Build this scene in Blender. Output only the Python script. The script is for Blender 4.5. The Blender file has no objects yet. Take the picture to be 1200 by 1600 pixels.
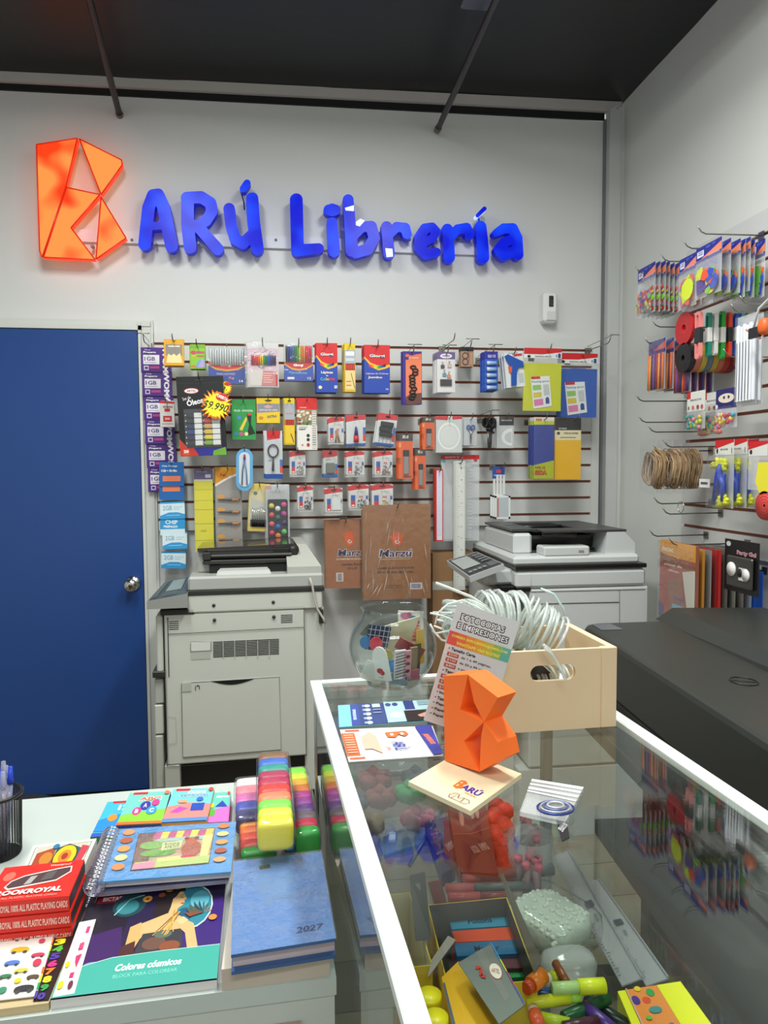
import bpy, math, random
import numpy as np
from mathutils import Vector, Matrix
random.seed(7)
S=bpy.context.scene
# ------------------------------------------------------------ camera, light, exposure
F=1143.; H=1.44; D=3.35
Yc=np.array([-153,69,-1143.]);Yc/=np.linalg.norm(Yc)
Xc=np.array([8600,118,-1143.]);Xc-=Xc.dot(Yc)*Yc;Xc/=np.linalg.norm(Xc)
R3=np.array([Xc,Yc,np.cross(Xc,Yc)])
cd=bpy.data.cameras.new('camera'); cam=bpy.data.objects.new('camera',cd); S.collection.objects.link(cam)
cd.sensor_fit='VERTICAL'; cd.sensor_height=36; cd.lens=36*F/1600; cd.clip_start=.02
cam.matrix_world=Matrix.Translation((0,0,H))@Matrix([list(map(float,r)) for r in R3]).to_4x4()
S.camera=cam
S.view_settings.view_transform='Standard'; S.view_settings.look='None'; S.view_settings.gamma=1
S.view_settings.use_curve_mapping=False; S.view_settings.exposure=-0.13
W=bpy.data.worlds.new('world'); S.world=W; W.use_nodes=True
W.node_tree.nodes['Background'].inputs[0].default_value=(.93,.97,.95,1); W.node_tree.nodes['Background'].inputs[1].default_value=.8
def area(x,y,z,sx,sy,p,c=(.975,1,.965),rot=(0,0,0)):
    l=bpy.data.lights.new('ceiling_panel_light','AREA'); l.shape='RECTANGLE'; l.size=sx; l.size_y=sy; l.energy=p; l.color=c
    o=bpy.data.objects.new('ceiling_panel_light',l); o.location=(x,y,z); o.rotation_euler=rot; S.collection.objects.link(o)
area(-.55,1.55,2.98,.22,1.3,50)
area(.6,1.45,2.98,.22,1.3,50)
area(.1,-.9,3.0,1.2,.3,32)
S.cycles.transparent_max_bounces=40; S.cycles.max_bounces=10
# ------------------------------------------------------------ pixel rays on real planes
def ray(x,y): return R3@np.array([x-600,800-y,-F])
O3=np.array([0,0,H])
def onY(x,y,Y): d=ray(x,y); return Vector(O3+d*(Y/d[1]))
def onZ(x,y,Z): d=ray(x,y); return Vector(O3+d*((Z-H)/d[2]))
def onX(x,y,X): d=ray(x,y); return Vector(O3+d*(X/d[0]))
def onP(x,y,p,n):
    d=Vector(ray(x,y)); o=Vector(O3); return o+d*((Vector(p)-o).dot(n)/d.dot(n))
# ------------------------------------------------------------ materials
def lin(h):
    h=h.lstrip('#'); 
    if len(h)==3: h=''.join(c*2 for c in h)
    return tuple(((int(h[i:i+2],16)/255)/12.92 if int(h[i:i+2],16)/255<=.04045 else ((int(h[i:i+2],16)/255+.055)/1.055)**2.4) for i in (0,2,4))+(1,)
MC={}
def M(c,rough=.45,metal=0,emit=0,noise=0,scale=8,bump=0,coat=0,alpha=None,spec=.5):
    k=(c,rough,metal,emit,noise,scale,bump,coat,spec)
    if k in MC: return MC[k]
    m=bpy.data.materials.new('paint_'+c.strip('#')); m.use_nodes=True; nt=m.node_tree; b=nt.nodes['Principled BSDF']
    b.inputs['Base Color'].default_value=lin(c); b.inputs['Roughness'].default_value=rough; b.inputs['Metallic'].default_value=metal
    b.inputs['Coat Weight'].default_value=coat; b.inputs['Specular IOR Level'].default_value=spec
    if emit: b.inputs['Emission Color'].default_value=lin(c); b.inputs['Emission Strength'].default_value=emit
    if noise or bump:
        tc=nt.nodes.new('ShaderNodeTexCoord'); n=nt.nodes.new('ShaderNodeTexNoise'); n.inputs['Scale'].default_value=scale; n.inputs['Detail'].default_value=4
        nt.links.new(tc.outputs['Object'],n.inputs['Vector'])
        if noise:
            mx=nt.nodes.new('ShaderNodeMix'); mx.data_type='RGBA'
            a=lin(c); mx.inputs[6].default_value=tuple(v*(1-noise) for v in a[:3])+(1,); mx.inputs[7].default_value=tuple(min(1,v*(1+noise)) for v in a[:3])+(1,)
            nt.links.new(n.outputs['Fac'],mx.inputs[0]); nt.links.new(mx.outputs[2],b.inputs['Base Color'])
        if bump:
            bp=nt.nodes.new('ShaderNodeBump'); bp.inputs['Strength'].default_value=bump; bp.inputs['Distance'].default_value=.01
            nt.links.new(n.outputs['Fac'],bp.inputs['Height']); nt.links.new(bp.outputs[0],b.inputs['Normal'])
    MC[k]=m; return m
def clear(name,tint=(1,1,1),ior=1.45,rough=.02,haze=0,bump=0,hazec=(.9,.93,.95),boost=1):
    m=bpy.data.materials.new(name); m.use_nodes=True; nt=m.node_tree; nt.nodes.clear()
    out=nt.nodes.new('ShaderNodeOutputMaterial'); t=nt.nodes.new('ShaderNodeBsdfTransparent'); t.inputs[0].default_value=tint+(1,)
    g=nt.nodes.new('ShaderNodeBsdfGlossy'); g.inputs['Roughness'].default_value=rough
    f=nt.nodes.new('ShaderNodeFresnel'); ge=nt.nodes.new('ShaderNodeNewGeometry'); ma=nt.nodes.new('ShaderNodeMapRange'); ma.inputs[3].default_value=ior; ma.inputs[4].default_value=1/ior; nt.links.new(ge.outputs['Backfacing'],ma.inputs[0]); nt.links.new(ma.outputs[0],f.inputs[0]); mx=nt.nodes.new('ShaderNodeMixShader')
    src=t
    if haze:
        d=nt.nodes.new('ShaderNodeBsdfDiffuse'); d.inputs[0].default_value=hazec+(1,); m2=nt.nodes.new('ShaderNodeMixShader'); m2.inputs[0].default_value=haze
        nt.links.new(t.outputs[0],m2.inputs[1]); nt.links.new(d.outputs[0],m2.inputs[2]); src=m2
    if bump:
        tc=nt.nodes.new('ShaderNodeTexCoord'); n=nt.nodes.new('ShaderNodeTexNoise'); n.inputs['Scale'].default_value=22; n.inputs['Detail'].default_value=3
        bp=nt.nodes.new('ShaderNodeBump'); bp.inputs['Strength'].default_value=bump; bp.inputs['Distance'].default_value=.01
        nt.links.new(tc.outputs['Object'],n.inputs['Vector']); nt.links.new(n.outputs['Fac'],bp.inputs['Height']); nt.links.new(bp.outputs[0],g.inputs['Normal']); nt.links.new(bp.outputs[0],f.inputs['Normal'])
    nt.links.new(f.outputs[0],mx.inputs[0]); nt.links.new(src.outputs[0],mx.inputs[1]); nt.links.new(g.outputs[0],mx.inputs[2]); nt.links.new(mx.outputs[0],out.inputs[0])
    return m
GLASS=clear('counter_glass',(.93,.97,.95),1.62,.0)
SIDEGLASS=clear('side_glass',(.85,.9,.9),1.7,.0)
BOWL=clear('bowl_glass',(.93,.96,.95),1.45,.0)
FILM=clear('plastic_film',(.985,.985,.985),1.42,.07,.015,.35)
HAZY=clear('hazy_plastic',(.95,.95,.95),1.45,.12,.28,.3)
RIB=clear('iridescent_ribbon',(.9,.95,.93),1.65,.08,.36,.15,(.95,.98,.95))
CHROME=M('#c8c8c4',.18,1); STEEL=M('#8f8b84',.3,1); DKSTEEL=M('#4a4642',.35,1)
# ------------------------------------------------------------ mesh builder
class MB:
    def __init__(s): s.v=[];s.f=[];s.m=[];s.sm=[];s.ms=[]
    def mi(s,m):
        if isinstance(m,str): m=M(m)
        if m not in s.ms: s.ms.append(m)
        return s.ms.index(m)
    def add(s,vs,fs,m,smooth=False,T=None):
        n=len(s.v); i=s.mi(m)
        s.v+=[tuple(T@Vector(v)) if T else tuple(v) for v in vs]
        for f in fs: s.f.append([n+k for k in f]); s.m.append(i); s.sm.append(smooth)
        return s
    def box(s,x0,y0,z0,x1,y1,z1,m,T=None,b=0):
        if x0>x1:x0,x1=x1,x0
        if y0>y1:y0,y1=y1,y0
        if z0>z1:z0,z1=z1,z0
        if b:
            b=min(b,(x1-x0)*.45,(y1-y0)*.45,(z1-z0)*.45); vs=[]
            for z in (z0,z0+b,z1-b,z1):
                if z in (z0,z1):
                    X0,X1,Y0,Y1=x0+b,x1-b,y0+b,y1-b; vs+=[(X0,Y0,z),(X1,Y0,z),(X1,Y0,z),(X1,Y1,z),(X1,Y1,z),(X0,Y1,z),(X0,Y1,z),(X0,Y0,z)]
                else: vs+=[(x0+b,y0,z),(x1-b,y0,z),(x1,y0+b,z),(x1,y1-b,z),(x1-b,y1,z),(x0+b,y1,z),(x0,y1-b,z),(x0,y0+b,z)]
            fs=[[r*8+k,r*8+(k+1)%8,(r+1)*8+(k+1)%8,(r+1)*8+k] for r in range(3) for k in range(8)]+[[5,3,1,0],[24,25,27,29]]
            return s.add(vs,fs,m,False,T)
        vs=[(x0,y0,z0),(x1,y0,z0),(x1,y1,z0),(x0,y1,z0),(x0,y0,z1),(x1,y0,z1),(x1,y1,z1),(x0,y1,z1)]
        return s.add(vs,[(3,2,1,0),(4,5,6,7),(0,1,5,4),(1,2,6,5),(2,3,7,6),(3,0,4,7)],m,False,T)
    def hexa(s,b,t,m):  # bottom 4, top 4 points ccw
        return s.add([tuple(p) for p in b]+[tuple(p) for p in t],[(3,2,1,0),(4,5,6,7),(0,1,5,4),(1,2,6,5),(2,3,7,6),(3,0,4,7)],m)
    def prism(s,a,b,m,m2=None): # two equal rings of points
        n=len(a); vs=[tuple(p) for p in a]+[tuple(p) for p in b]
        s.add(vs,[list(range(n-1,-1,-1)),list(range(n,2*n))],m)
        return s.add(vs,[(k,(k+1)%n,n+(k+1)%n,n+k) for k in range(n)],m2 or m)
    def tube(s,pts,r,m,n=6,closed=False,sm=True,T=None):
        P=[Vector(p) for p in pts]; L=len(P); vs=[];fs=[]; up=None
        rr=r if isinstance(r,(list,tuple)) else [r]*L
        for i,p in enumerate(P):
            if closed: t=P[(i+1)%L]-P[i-1]
            else: t=P[min(i+1,L-1)]-P[max(i-1,0)]
            if t.length<1e-9: t=Vector((0,0,1))
            t.normalize()
            if up is None: up=Vector((0,0,1)) if abs(t.z)<.9 else Vector((1,0,0))
            a=(up-t*up.dot(t)); 
            if a.length<1e-6: a=t.orthogonal()
            a.normalize(); up=a; b=t.cross(a)
            for k in range(n):
                an=2*math.pi*k/n; vs.append(p+(a*math.cos(an)+b*math.sin(an))*rr[i])
        for i in range(L if closed else L-1):
            j=(i+1)%L
            for k in range(n): fs.append([i*n+k,i*n+(k+1)%n,j*n+(k+1)%n,j*n+k])
        if not closed: fs.append(list(range(n-1,-1,-1))); fs.append([(L-1)*n+k for k in range(n)])
        return s.add(vs,fs,m,sm,T)
    def lathe(s,prof,m,n=20,T=None,sm=True):
        vs=[];fs=[]
        for r,z in prof:
            for k in range(n): vs.append((r*math.cos(2*math.pi*k/n),r*math.sin(2*math.pi*k/n),z))
        for i in range(len(prof)-1):
            for k in range(n): fs.append([i*n+k,i*n+(k+1)%n,(i+1)*n+(k+1)%n,(i+1)*n+k])
        return s.add(vs,fs,m,sm,T)
    def pillow(s,c,r,m,p=.4,n=12,T=None):
        vs=[];fs=[];k2=n//2
        f=lambda a:math.copysign(abs(a)**p,a)
        for i in range(k2+1):
            ph=-math.pi/2+math.pi*i/k2
            for j in range(n):
                th=2*math.pi*j/n
                vs.append((c[0]+r[0]*f(math.cos(ph))*f(math.cos(th)),c[1]+r[1]*f(math.cos(ph))*f(math.sin(th)),c[2]+r[2]*f(math.sin(ph))))
        for i in range(k2):
            for j in range(n): fs.append([i*n+j,i*n+(j+1)%n,(i+1)*n+(j+1)%n,(i+1)*n+j])
        return s.add(vs,fs,m,True,T)
    def build(s,name,parent=None,loc=None,rot=None):
        me=bpy.data.meshes.new(name); me.from_pydata(s.v,[],s.f)
        for m in s.ms: me.materials.append(m)
        me.polygons.foreach_set('material_index',s.m); me.polygons.foreach_set('use_smooth',s.sm); me.update()
        o=bpy.data.objects.new(name,me); S.collection.objects.link(o)
        if parent: o.parent=parent
        if loc is not None: o.location=loc
        if rot is not None: o.rotation_euler=rot
        return o
def tag(o,label=None,cat=None,group=None,kind=None):
    if label:o['label']=label
    if cat:o['category']=cat
    if group:o['group']=group
    if kind:o['kind']=kind
    return o
def empty(name,loc,rz=0,label=None,cat=None,group=None,rot=None):
    o=bpy.data.objects.new(name,None); S.collection.objects.link(o); o.empty_display_size=.02
    o.location=loc; o.rotation_euler=rot or (0,0,rz); return tag(o,label,cat,group)
def copy_tree(o,parent=None):
    c=o.copy(); S.collection.objects.link(c)
    if parent: c.parent=parent
    for ch in [x for x in o.children]: copy_tree(ch,c)
    return c
# ------------------------------------------------------------ lettering and printed art
TC={}
def glyphs(t,bold=0,shear=0):
    k=(t,bold,shear)
    if k not in TC:
        c=bpy.data.curves.new('lettering','FONT'); c.body=t; c.size=1; c.resolution_u=2; c.offset=bold; c.shear=shear; c.fill_mode='FRONT'
        o=bpy.data.objects.new('lettering',c); me=bpy.data.meshes.new_from_object(o)
        vs=np.array([v.co[:2] for v in me.vertices]) if len(me.vertices) else np.zeros((1,2)); fs=[list(p.vertices) for p in me.polygons]
        bpy.data.objects.remove(o); bpy.data.curves.remove(c); bpy.data.meshes.remove(me)
        mn=vs.min(0);mx=vs.max(0); TC[k]=(vs-(mn+mx)/2,fs,mx-mn)
    return TC[k]
LAY=.00022
def art(mb,mapf,w,h,ops,k0=1,rough=.4):
    k=k0; dk=min(1,9/max(1,len(ops)))
    for o in ops:
        t=o[0]
        if t=='r':
            _,a,b,c,d,col=o; mb.add([mapf(a,b,k),mapf(a,d,k),mapf(c,d,k),mapf(c,b,k)],[(0,1,2,3)],M(col,rough))
        elif t=='p':
            mb.add([mapf(u,v,k) for u,v in o[1]],[list(range(len(o[1])))],M(o[2],rough))
        elif t=='e':
            _,cx,cy,rx,ry,col=o; mb.add([mapf(cx+rx*math.cos(a),cy-ry*math.sin(a),k) for a in [i*math.pi/8 for i in range(16)]],[list(range(16))],M(col,rough))
        elif t=='l': # polyline stroke with width fraction of w
            _,pts,lw,col=o; hw=lw*w/2
            for (a,b),(c,d) in zip(pts,pts[1:]):
                dx=(c-a)*w;dy=(d-b)*h;L=math.hypot(dx,dy) or 1; nx=-dy/L*hw/w; ny=dx/L*hw/h
                mb.add([mapf(a+nx,b+ny,k),mapf(a-nx,b-ny,k),mapf(c-nx,d-ny,k),mapf(c+nx,d+ny,k)],[(0,1,2,3)],M(col,rough))
        elif t=='t': # text,cx,cy,width frac,height frac,col,rot,bold,shear
            txt,cx,cy,wf,hf,col=o[1:7]; rot=o[7] if len(o)>7 else 0; bold=o[8] if len(o)>8 else .012; sh=o[9] if len(o)>9 else 0
            vs,fs,sz=glyphs(txt,bold,sh); 
            sx=wf*(w if True else 0)/max(sz[0],1e-6); sy=hf*h/max(sz[1],1e-6)
            if wf==0: sx=sy
            if hf==0: sy=sx
            c,s_=math.cos(math.radians(rot)),math.sin(math.radians(rot)); P=[]
            for x,y in vs:
                x*=sx;y*=sy; P.append(mapf(cx+(x*c-y*s_)/w, cy-(x*s_+y*c)/h, k))
            mb.add(P,fs,M(col,rough))
        elif t=='s': # star burst cx,cy,r_out,r_in,n,col
            _,cx,cy,ro,ri,n,col=o
            mb.add([mapf(cx+(ro if i%2 else ri)*math.cos(math.pi*i/n),cy+(ro if i%2 else ri)*w/h*math.sin(math.pi*i/n),k) for i in range(2*n)]+[mapf(cx,cy,k)],[(i,(i+1)%(2*n),2*n) for i in range(2*n)],M(col,rough))
        k+=dk
def wallmap(w,h,y0=0,x0=None,z0=0):
    x0=-w/2 if x0 is None else x0
    return lambda u,v,k:(x0+u*w,y0-k*LAY,z0-v*h)
def quadmap(c):
    TL,TR,BR,BL=[Vector(p) for p in c]; n=(TR-TL).cross(TL-BL).normalized()
    return lambda u,v,k:(TL*(1-u)+TR*u)*(1-v)+(BL*(1-u)+BR*u)*v+n*(k*LAY)
# signed-distance strokes -> extruded plate (rounded brush shapes)
def strokes(mb,ST,res,place,mface,mside,d):
    """ST list of polylines [(x,y,r)..]; place(x,y,depth)->3D"""
    P=[p for s in ST for p in s]; x0=min(p[0]-p[2] for p in P)-2*res; x1=max(p[0]+p[2] for p in P)+2*res
    y0=min(p[1]-p[2] for p in P)-2*res; y1=max(p[1]+p[2] for p in P)+2*res
    nx=int((x1-x0)/res)+2; ny=int((y1-y0)/res)+2
    X,Y=np.meshgrid(x0+np.arange(nx)*res,y0+np.arange(ny)*res,indexing='ij'); G=np.full(X.shape,1e9)
    for s in ST:
        if len(s)==1: s=[s[0],s[0]]
        for (ax,ay,ar),(bx,by,br) in zip(s,s[1:]):
            dx,dy=bx-ax,by-ay; L=dx*dx+dy*dy
            t=np.clip(((X-ax)*dx+(Y-ay)*dy)/L,0,1) if L>0 else np.zeros_like(X)
            G=np.minimum(G,np.hypot(X-ax-t*dx,Y-ay-t*dy)-(ar+(br-ar)*t))
    VF={};vs=[]
    def vid(key,x,y):
        if key not in VF: VF[key]=len(vs)//2; vs.append(place(x,y,0)); vs.append(place(x,y,d))
        return VF[key]
    face=[];side=[];back=[]
    def cross(i,j,i2,j2):
        a,b=G[i,j],G[i2,j2]; t=a/(a-b); key=(min((i,j),(i2,j2)),max((i,j),(i2,j2)))
        return vid(key,X[i,j]+(X[i2,j2]-X[i,j])*t,Y[i,j]+(Y[i2,j2]-Y[i,j])*t)
    for j in range(ny-1):
        run=None
        for i in range(nx-1):
            c=[(i,j),(i+1,j),(i+1,j+1),(i,j+1)]; ins=[G[a]<0 for a in c]
            if all(ins):
                if run is None: run=i
                continue
            if run is not None:
                face.append([vid((a,b),X[a,b],Y[a,b]) for a,b in ((run,j),(i,j),(i,j+1),(run,j+1))]); run=None
            if not any(ins): continue
            poly=[];kind=[]
            for q in range(4):
                a=c[q];b=c[(q+1)%4]
                if ins[q]: poly.append(vid(a,X[a],Y[a]));kind.append(0)
                if ins[q]!=ins[(q+1)%4]: poly.append(cross(*a,*b)); kind.append(1 if ins[q] else 2)
            face.append(poly)
            for q in range(len(poly)):
                if kind[q]==1 and kind[(q+1)%len(poly)]==2: side.append((poly[q],poly[(q+1)%len(poly)]))
    mb.add(vs,[[2*a for a in f] for f in face],mface)
    mb.add(vs,[[2*a+1 for a in f[::-1]] for f in face],mside)
    mb.add(vs,[[2*a,2*a+1,2*b+1,2*b] for a,b in side],mside)
# ------------------------------------------------------------ THE ROOM
XR=1.58
def st(mb,name,label=None,parent=None): return tag(mb.build(name,parent),label,None,None,'structure')
wallm=M('#d6d7d5',.55,noise=.03,scale=1.5,bump=.03)
b=MB(); b.box(-2.6,D,0,XR+.1,D+.1,3.045,wallm); st(b,'wall_back','plain light grey painted wall')
b=MB(); b.box(XR,-1.2,0,XR+.1,D,3.16,M('#d9dbd5',.55,noise=.03,scale=1.5,bump=.03)); st(b,'wall_right')
b=MB(); b.box(-2.7,-1.2,0,-2.6,D,3.16,wallm); st(b,'wall_left')
# ceiling: matt black, slightly sloping, lumpy
b=MB(); nx,ny=16,14; vs=[];
for j in range(ny):
    for i in range(nx):
        x=-2.7+i*(XR+2.8)/(nx-1); y=-1.2+j*(D+.1+1.2)/(ny-1); vs.append((x,y,3.104+.0145*x+(.006*math.sin(i*2.1+j)*math.cos(j*1.3) if 0<j<ny-1 else 0)))
b.add(vs+[(x,y,z+.05) for x,y,z in vs],[(j*nx+i,(j+1)*nx+i,(j+1)*nx+i+1,j*nx+i+1) for j in range(ny-1) for i in range(nx-1)]+[(nx*ny+j*nx+i,nx*ny+j*nx+i+1,nx*ny+(j+1)*nx+i+1,nx*ny+(j+1)*nx+i) for j in range(ny-1) for i in range(nx-1)],M('#131416',.42,noise=.25,scale=2.5,bump=.5),True)
st(b,'ceiling','black painted ceiling')
# beam, dark gap, corner post
b=MB(); b.prism([(-2.6,D-.03,3.035),(1.50,D-.03,3.078),(1.50,D,3.078),(-2.6,D,3.035)],[(-2.6,D-.03,3.07),(1.57,D-.03,3.124),(1.57,D,3.124),(-2.6,D,3.07)],M('#bdb8b4',.6,noise=.06,scale=6)); st(b,'trim_1','pale beam along the top of the wall')
b=MB(); b.prism([(-2.6,D-.012,3.012),(1.49,D-.012,3.046),(1.49,D+.0,3.046),(-2.6,D+.0,3.012)],[(-2.6,D-.012,3.034),(1.49,D-.012,3.077),(1.49,D,3.077),(-2.6,D,3.034)],M('#0d0d0e',.8,noise=.4,scale=20)); st(b,'trim_2','black strip under the beam')
b=MB(); b.box(1.50,D-.05,0,1.555,D,3.08,M('#c4c6c4',.5,noise=.04)); b.box(1.488,D-.012,0,1.50,D,3.05,M('#77787a',.6)); b.box(1.555,D-.03,0,1.58,D,3.10,M('#d6d8d6',.5)); st(b,'trim_3','pale corner post')
# floor of wood-look tiles
fl=MB(); fl.box(-2.7,-1.2,-.05,XR+.1,D+.1,-.004,M('#5a5145',.8)); floor=st(fl,'floor','brown wood-look tiled floor')
tilemats=[M(c,.45,noise=.35,scale=14) for c in ('#8a7c68','#7d705e','#948670','#75695a')]
tm={}
for k in range(4):
    t=MB(); t.box(-.298,-.098,-.006,.298,.098,0,tilemats[k]); o=t.build('tile',floor); tm[k]=o.data
    if True: o.location=(-2.4+.6*k,-1.05,0)
for j in range(22):
    for i in range(8):
        if j==0 and i<4: continue
        x=-2.4+.6*i+(.3 if j%2 else 0); y=-1.05+.2*j
        if x>XR-.1 or y>D-.05: continue
        o=bpy.data.objects.new('tile',tm[(i*3+j*5)%4]); o.parent=floor; o.location=(x,y,0); S.collection.objects.link(o)
# door
dm=M('#1f4688',.32,noise=.12,scale=1.2)
b=MB(); b.box(-1.55,D-.045,.012,-.628,D-.005,2.032,dm); door=st(b,'door_1','blue painted door')
kn=onY(208,912,D-.045)
b=MB(); T=Matrix.Translation(kn)@Matrix.Rotation(math.radians(90),4,'X')
b.lathe([(0,0),(.032,0),(.034,.004),(.028,.008),(.012,.012),(.011,.03),(.02,.036),(.028,.045),(.029,.055),(.024,.064),(.012,.067),(0,.067)],CHROME,24,T); b.lathe([(0,.068),(.007,.068),(.007,.066)],M('#7a6030',.3,1),12,T)
tag(b.build('door_knob',door),'round chrome door knob')
fm=M('#d0d2cc',.4,noise=.03)
b=MB(); b.box(-.624,D-.05,0,-.612,D,2.07,fm); b.box(-.612,D-.03,0,-.575,D,2.07,fm); b.box(-.575,D-.022,0,-.565,D,2.085,fm); b.box(-1.62,D-.05,2.036,-.612,D,2.055,fm); b.box(-1.62,D-.035,2.055,-.575,D,2.078,fm); b.box(-1.62,D-.05,0,-1.56,D,2.07,fm)
st(b,'trim_4','white door frame')
# back slatwall: brown core, white boards
Z0,PIT=1.214,.0769
b=MB(); b.box(-.562,D-.012,1.165,1.437,D,2.03,M('#8f5642',.7,noise=.2,scale=30)); sw=tag(b.build('trim_5'),'white slatwall panel with brown grooves on back wall',None,None,'structure')
bm_=M('#d6d7d4',.4,noise=.02)
zs=[1.165]+[Z0+PIT*i for i in range(11)]+[2.03]
for i in range(12):
    a=zs[i]+(.006 if i else 0); c=zs[i+1]-(.006 if i<11 else 0)
    p=MB(); p.box(-.562,D-.024,a,1.437,D-.012,c,bm_); p.build('slat',sw)
b=MB(); b.box(1.437,D-.026,1.165,1.475,D,2.03,bm_); st(b,'trim_6')
# small slot inserts at right end of the panel
# right slatwall
b=MB(); ZR=[1.205+.0823*i for i in range(13)]
b.box(XR-.012,-.6,1.125,XR,2.72,2.27,M('#8f5642',.7,noise=.2,scale=30)); sr=tag(b.build('trim_7'),'white slatwall panel with brown grooves on side wall',None,None,'structure')
zz=[1.125]+[z for z in ZR]+[2.27]
for i in range(len(zz)-1):
    a=zz[i]+(.006 if i else 0); c=zz[i+1]-(.006 if i<len(zz)-2 else 0)
    p=MB(); p.box(XR-.024,-.6,a,XR-.012,2.72,c,M('#cbccc9',.4,noise=.02)); p.build('slat',sr)
# ceiling rods
for (px,py,qx,ys,lab,z) in ((187,180,140,1.6,'dark steel rod under the ceiling above the orange sign',2.95),(684,202,775,1.6,'grey steel rod under the ceiling above the middle of the sign',2.95)):
    a=onZ(px,py,z); c=onZ(qx,0,z); d=(c-a).normalized(); e=a+d*2.2
    b=MB(); b.tube([a,e],.0125,M('#46413f' if px>300 else '#2e2322',.4,.6,noise=.3,scale=30),10); b.tube([a-d*.012,a+d*.02],.0155,M('#77726c',.5,.6),10)
    for t in (1.05,1.9):
        q=a+d*t; b.tube([q,q+Vector((0,0,.17))],.004,DKSTEEL,6); b.box(q.x-.018,q.y-.012,q.z-.016,q.x+.018,q.y+.012,q.z+.016,DKSTEEL)
    tag(b.build('ceiling_rod'),lab,'rod')
p0=onZ(740,18,2.98); b=MB(); b.box(-.05,-.3,0,.05,.03,.05,M('#5d6064',.4,.3),b=.006); tag(b.build('ceiling_light_fixture',None,(p0.x+.01,p0.y,3.0)),'grey boxy light fixture on the black ceiling beside the rod','box')  # ceiling light fixture, left unlit and built as a plain grey box
# ------------------------------------------------------------ illuminated sign
YS=D-.085
def sp(x,y,d): # sign-plane px to 3D; d goes back
    p=onY(x,y,YS); return (p.x,YS+d,p.z)
BLUE=M('#0a3cf0',.35,emit=.95,noise=0); BLUES=M('#040c96',.35,emit=.75,spec=.2)
def emis(name,c1,c2,scale,st_,lo=.4,hi=.65):
    m=bpy.data.materials.new(name); m.use_nodes=True; nt=m.node_tree; bb=nt.nodes['Principled BSDF']; bb.inputs['Roughness'].default_value=.3
    tc=nt.nodes.new('ShaderNodeTexCoord'); n=nt.nodes.new('ShaderNodeTexNoise'); n.inputs['Scale'].default_value=scale; n.inputs['Detail'].default_value=1
    r=nt.nodes.new('ShaderNodeValToRGB'); r.color_ramp.elements[0].position=lo; r.color_ramp.elements[1].position=hi; r.color_ramp.elements[0].color=lin(c1); r.color_ramp.elements[1].color=lin(c2)
    nt.links.new(tc.outputs['Object'],n.inputs['Vector']); nt.links.new(n.outputs['Fac'],r.inputs[0]); nt.links.new(r.outputs[0],bb.inputs['Emission Color'])
    bb.inputs['Specular IOR Level'].default_value=.15; bb.inputs['Base Color'].default_value=(.0,.0,.01,1); bb.inputs['Emission Strength'].default_value=st_; return m
BLUE=emis('lit_blue_acrylic','#0818d4','#1648ff',8,1.15,.38,.66); ORNG=emis('lit_orange_acrylic','#ff4310','#ff9a48',7,1.15,.32,.5)
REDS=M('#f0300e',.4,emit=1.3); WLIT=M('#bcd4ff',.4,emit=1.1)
rail=MB(); 
a=onY(190,371,D-.02); c=onY(745,391,D-.02)
b=MB(); b.box(onY(110,371,D-.02).x,D-.018,onY(300,383,D-.02).z,onY(745,371,D-.02).x,D,onY(300,364,D-.02).z,M('#d6d8de',.4)); 
for x in (206,431,640,715): q=onY(x,374,D-.02); b.lathe([(0,0),(.006,0),(.006,.003),(0,.004)],'#777b84',10,Matrix.Translation((q.x,D-.018,q.z-.002))@Matrix.Rotation(math.radians(90),4,'X'))
tag(b.build('mounting_rail'),'long pale mounting rail behind the lit letters','rail')
def spacer(b,pts):
    for x,y in pts: q=onY(x,y,YS); b.box(q.x-.005,YS+.03,q.z-.005,q.x+.005,D-.018,q.z+.005,'#8d8f98')
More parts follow.
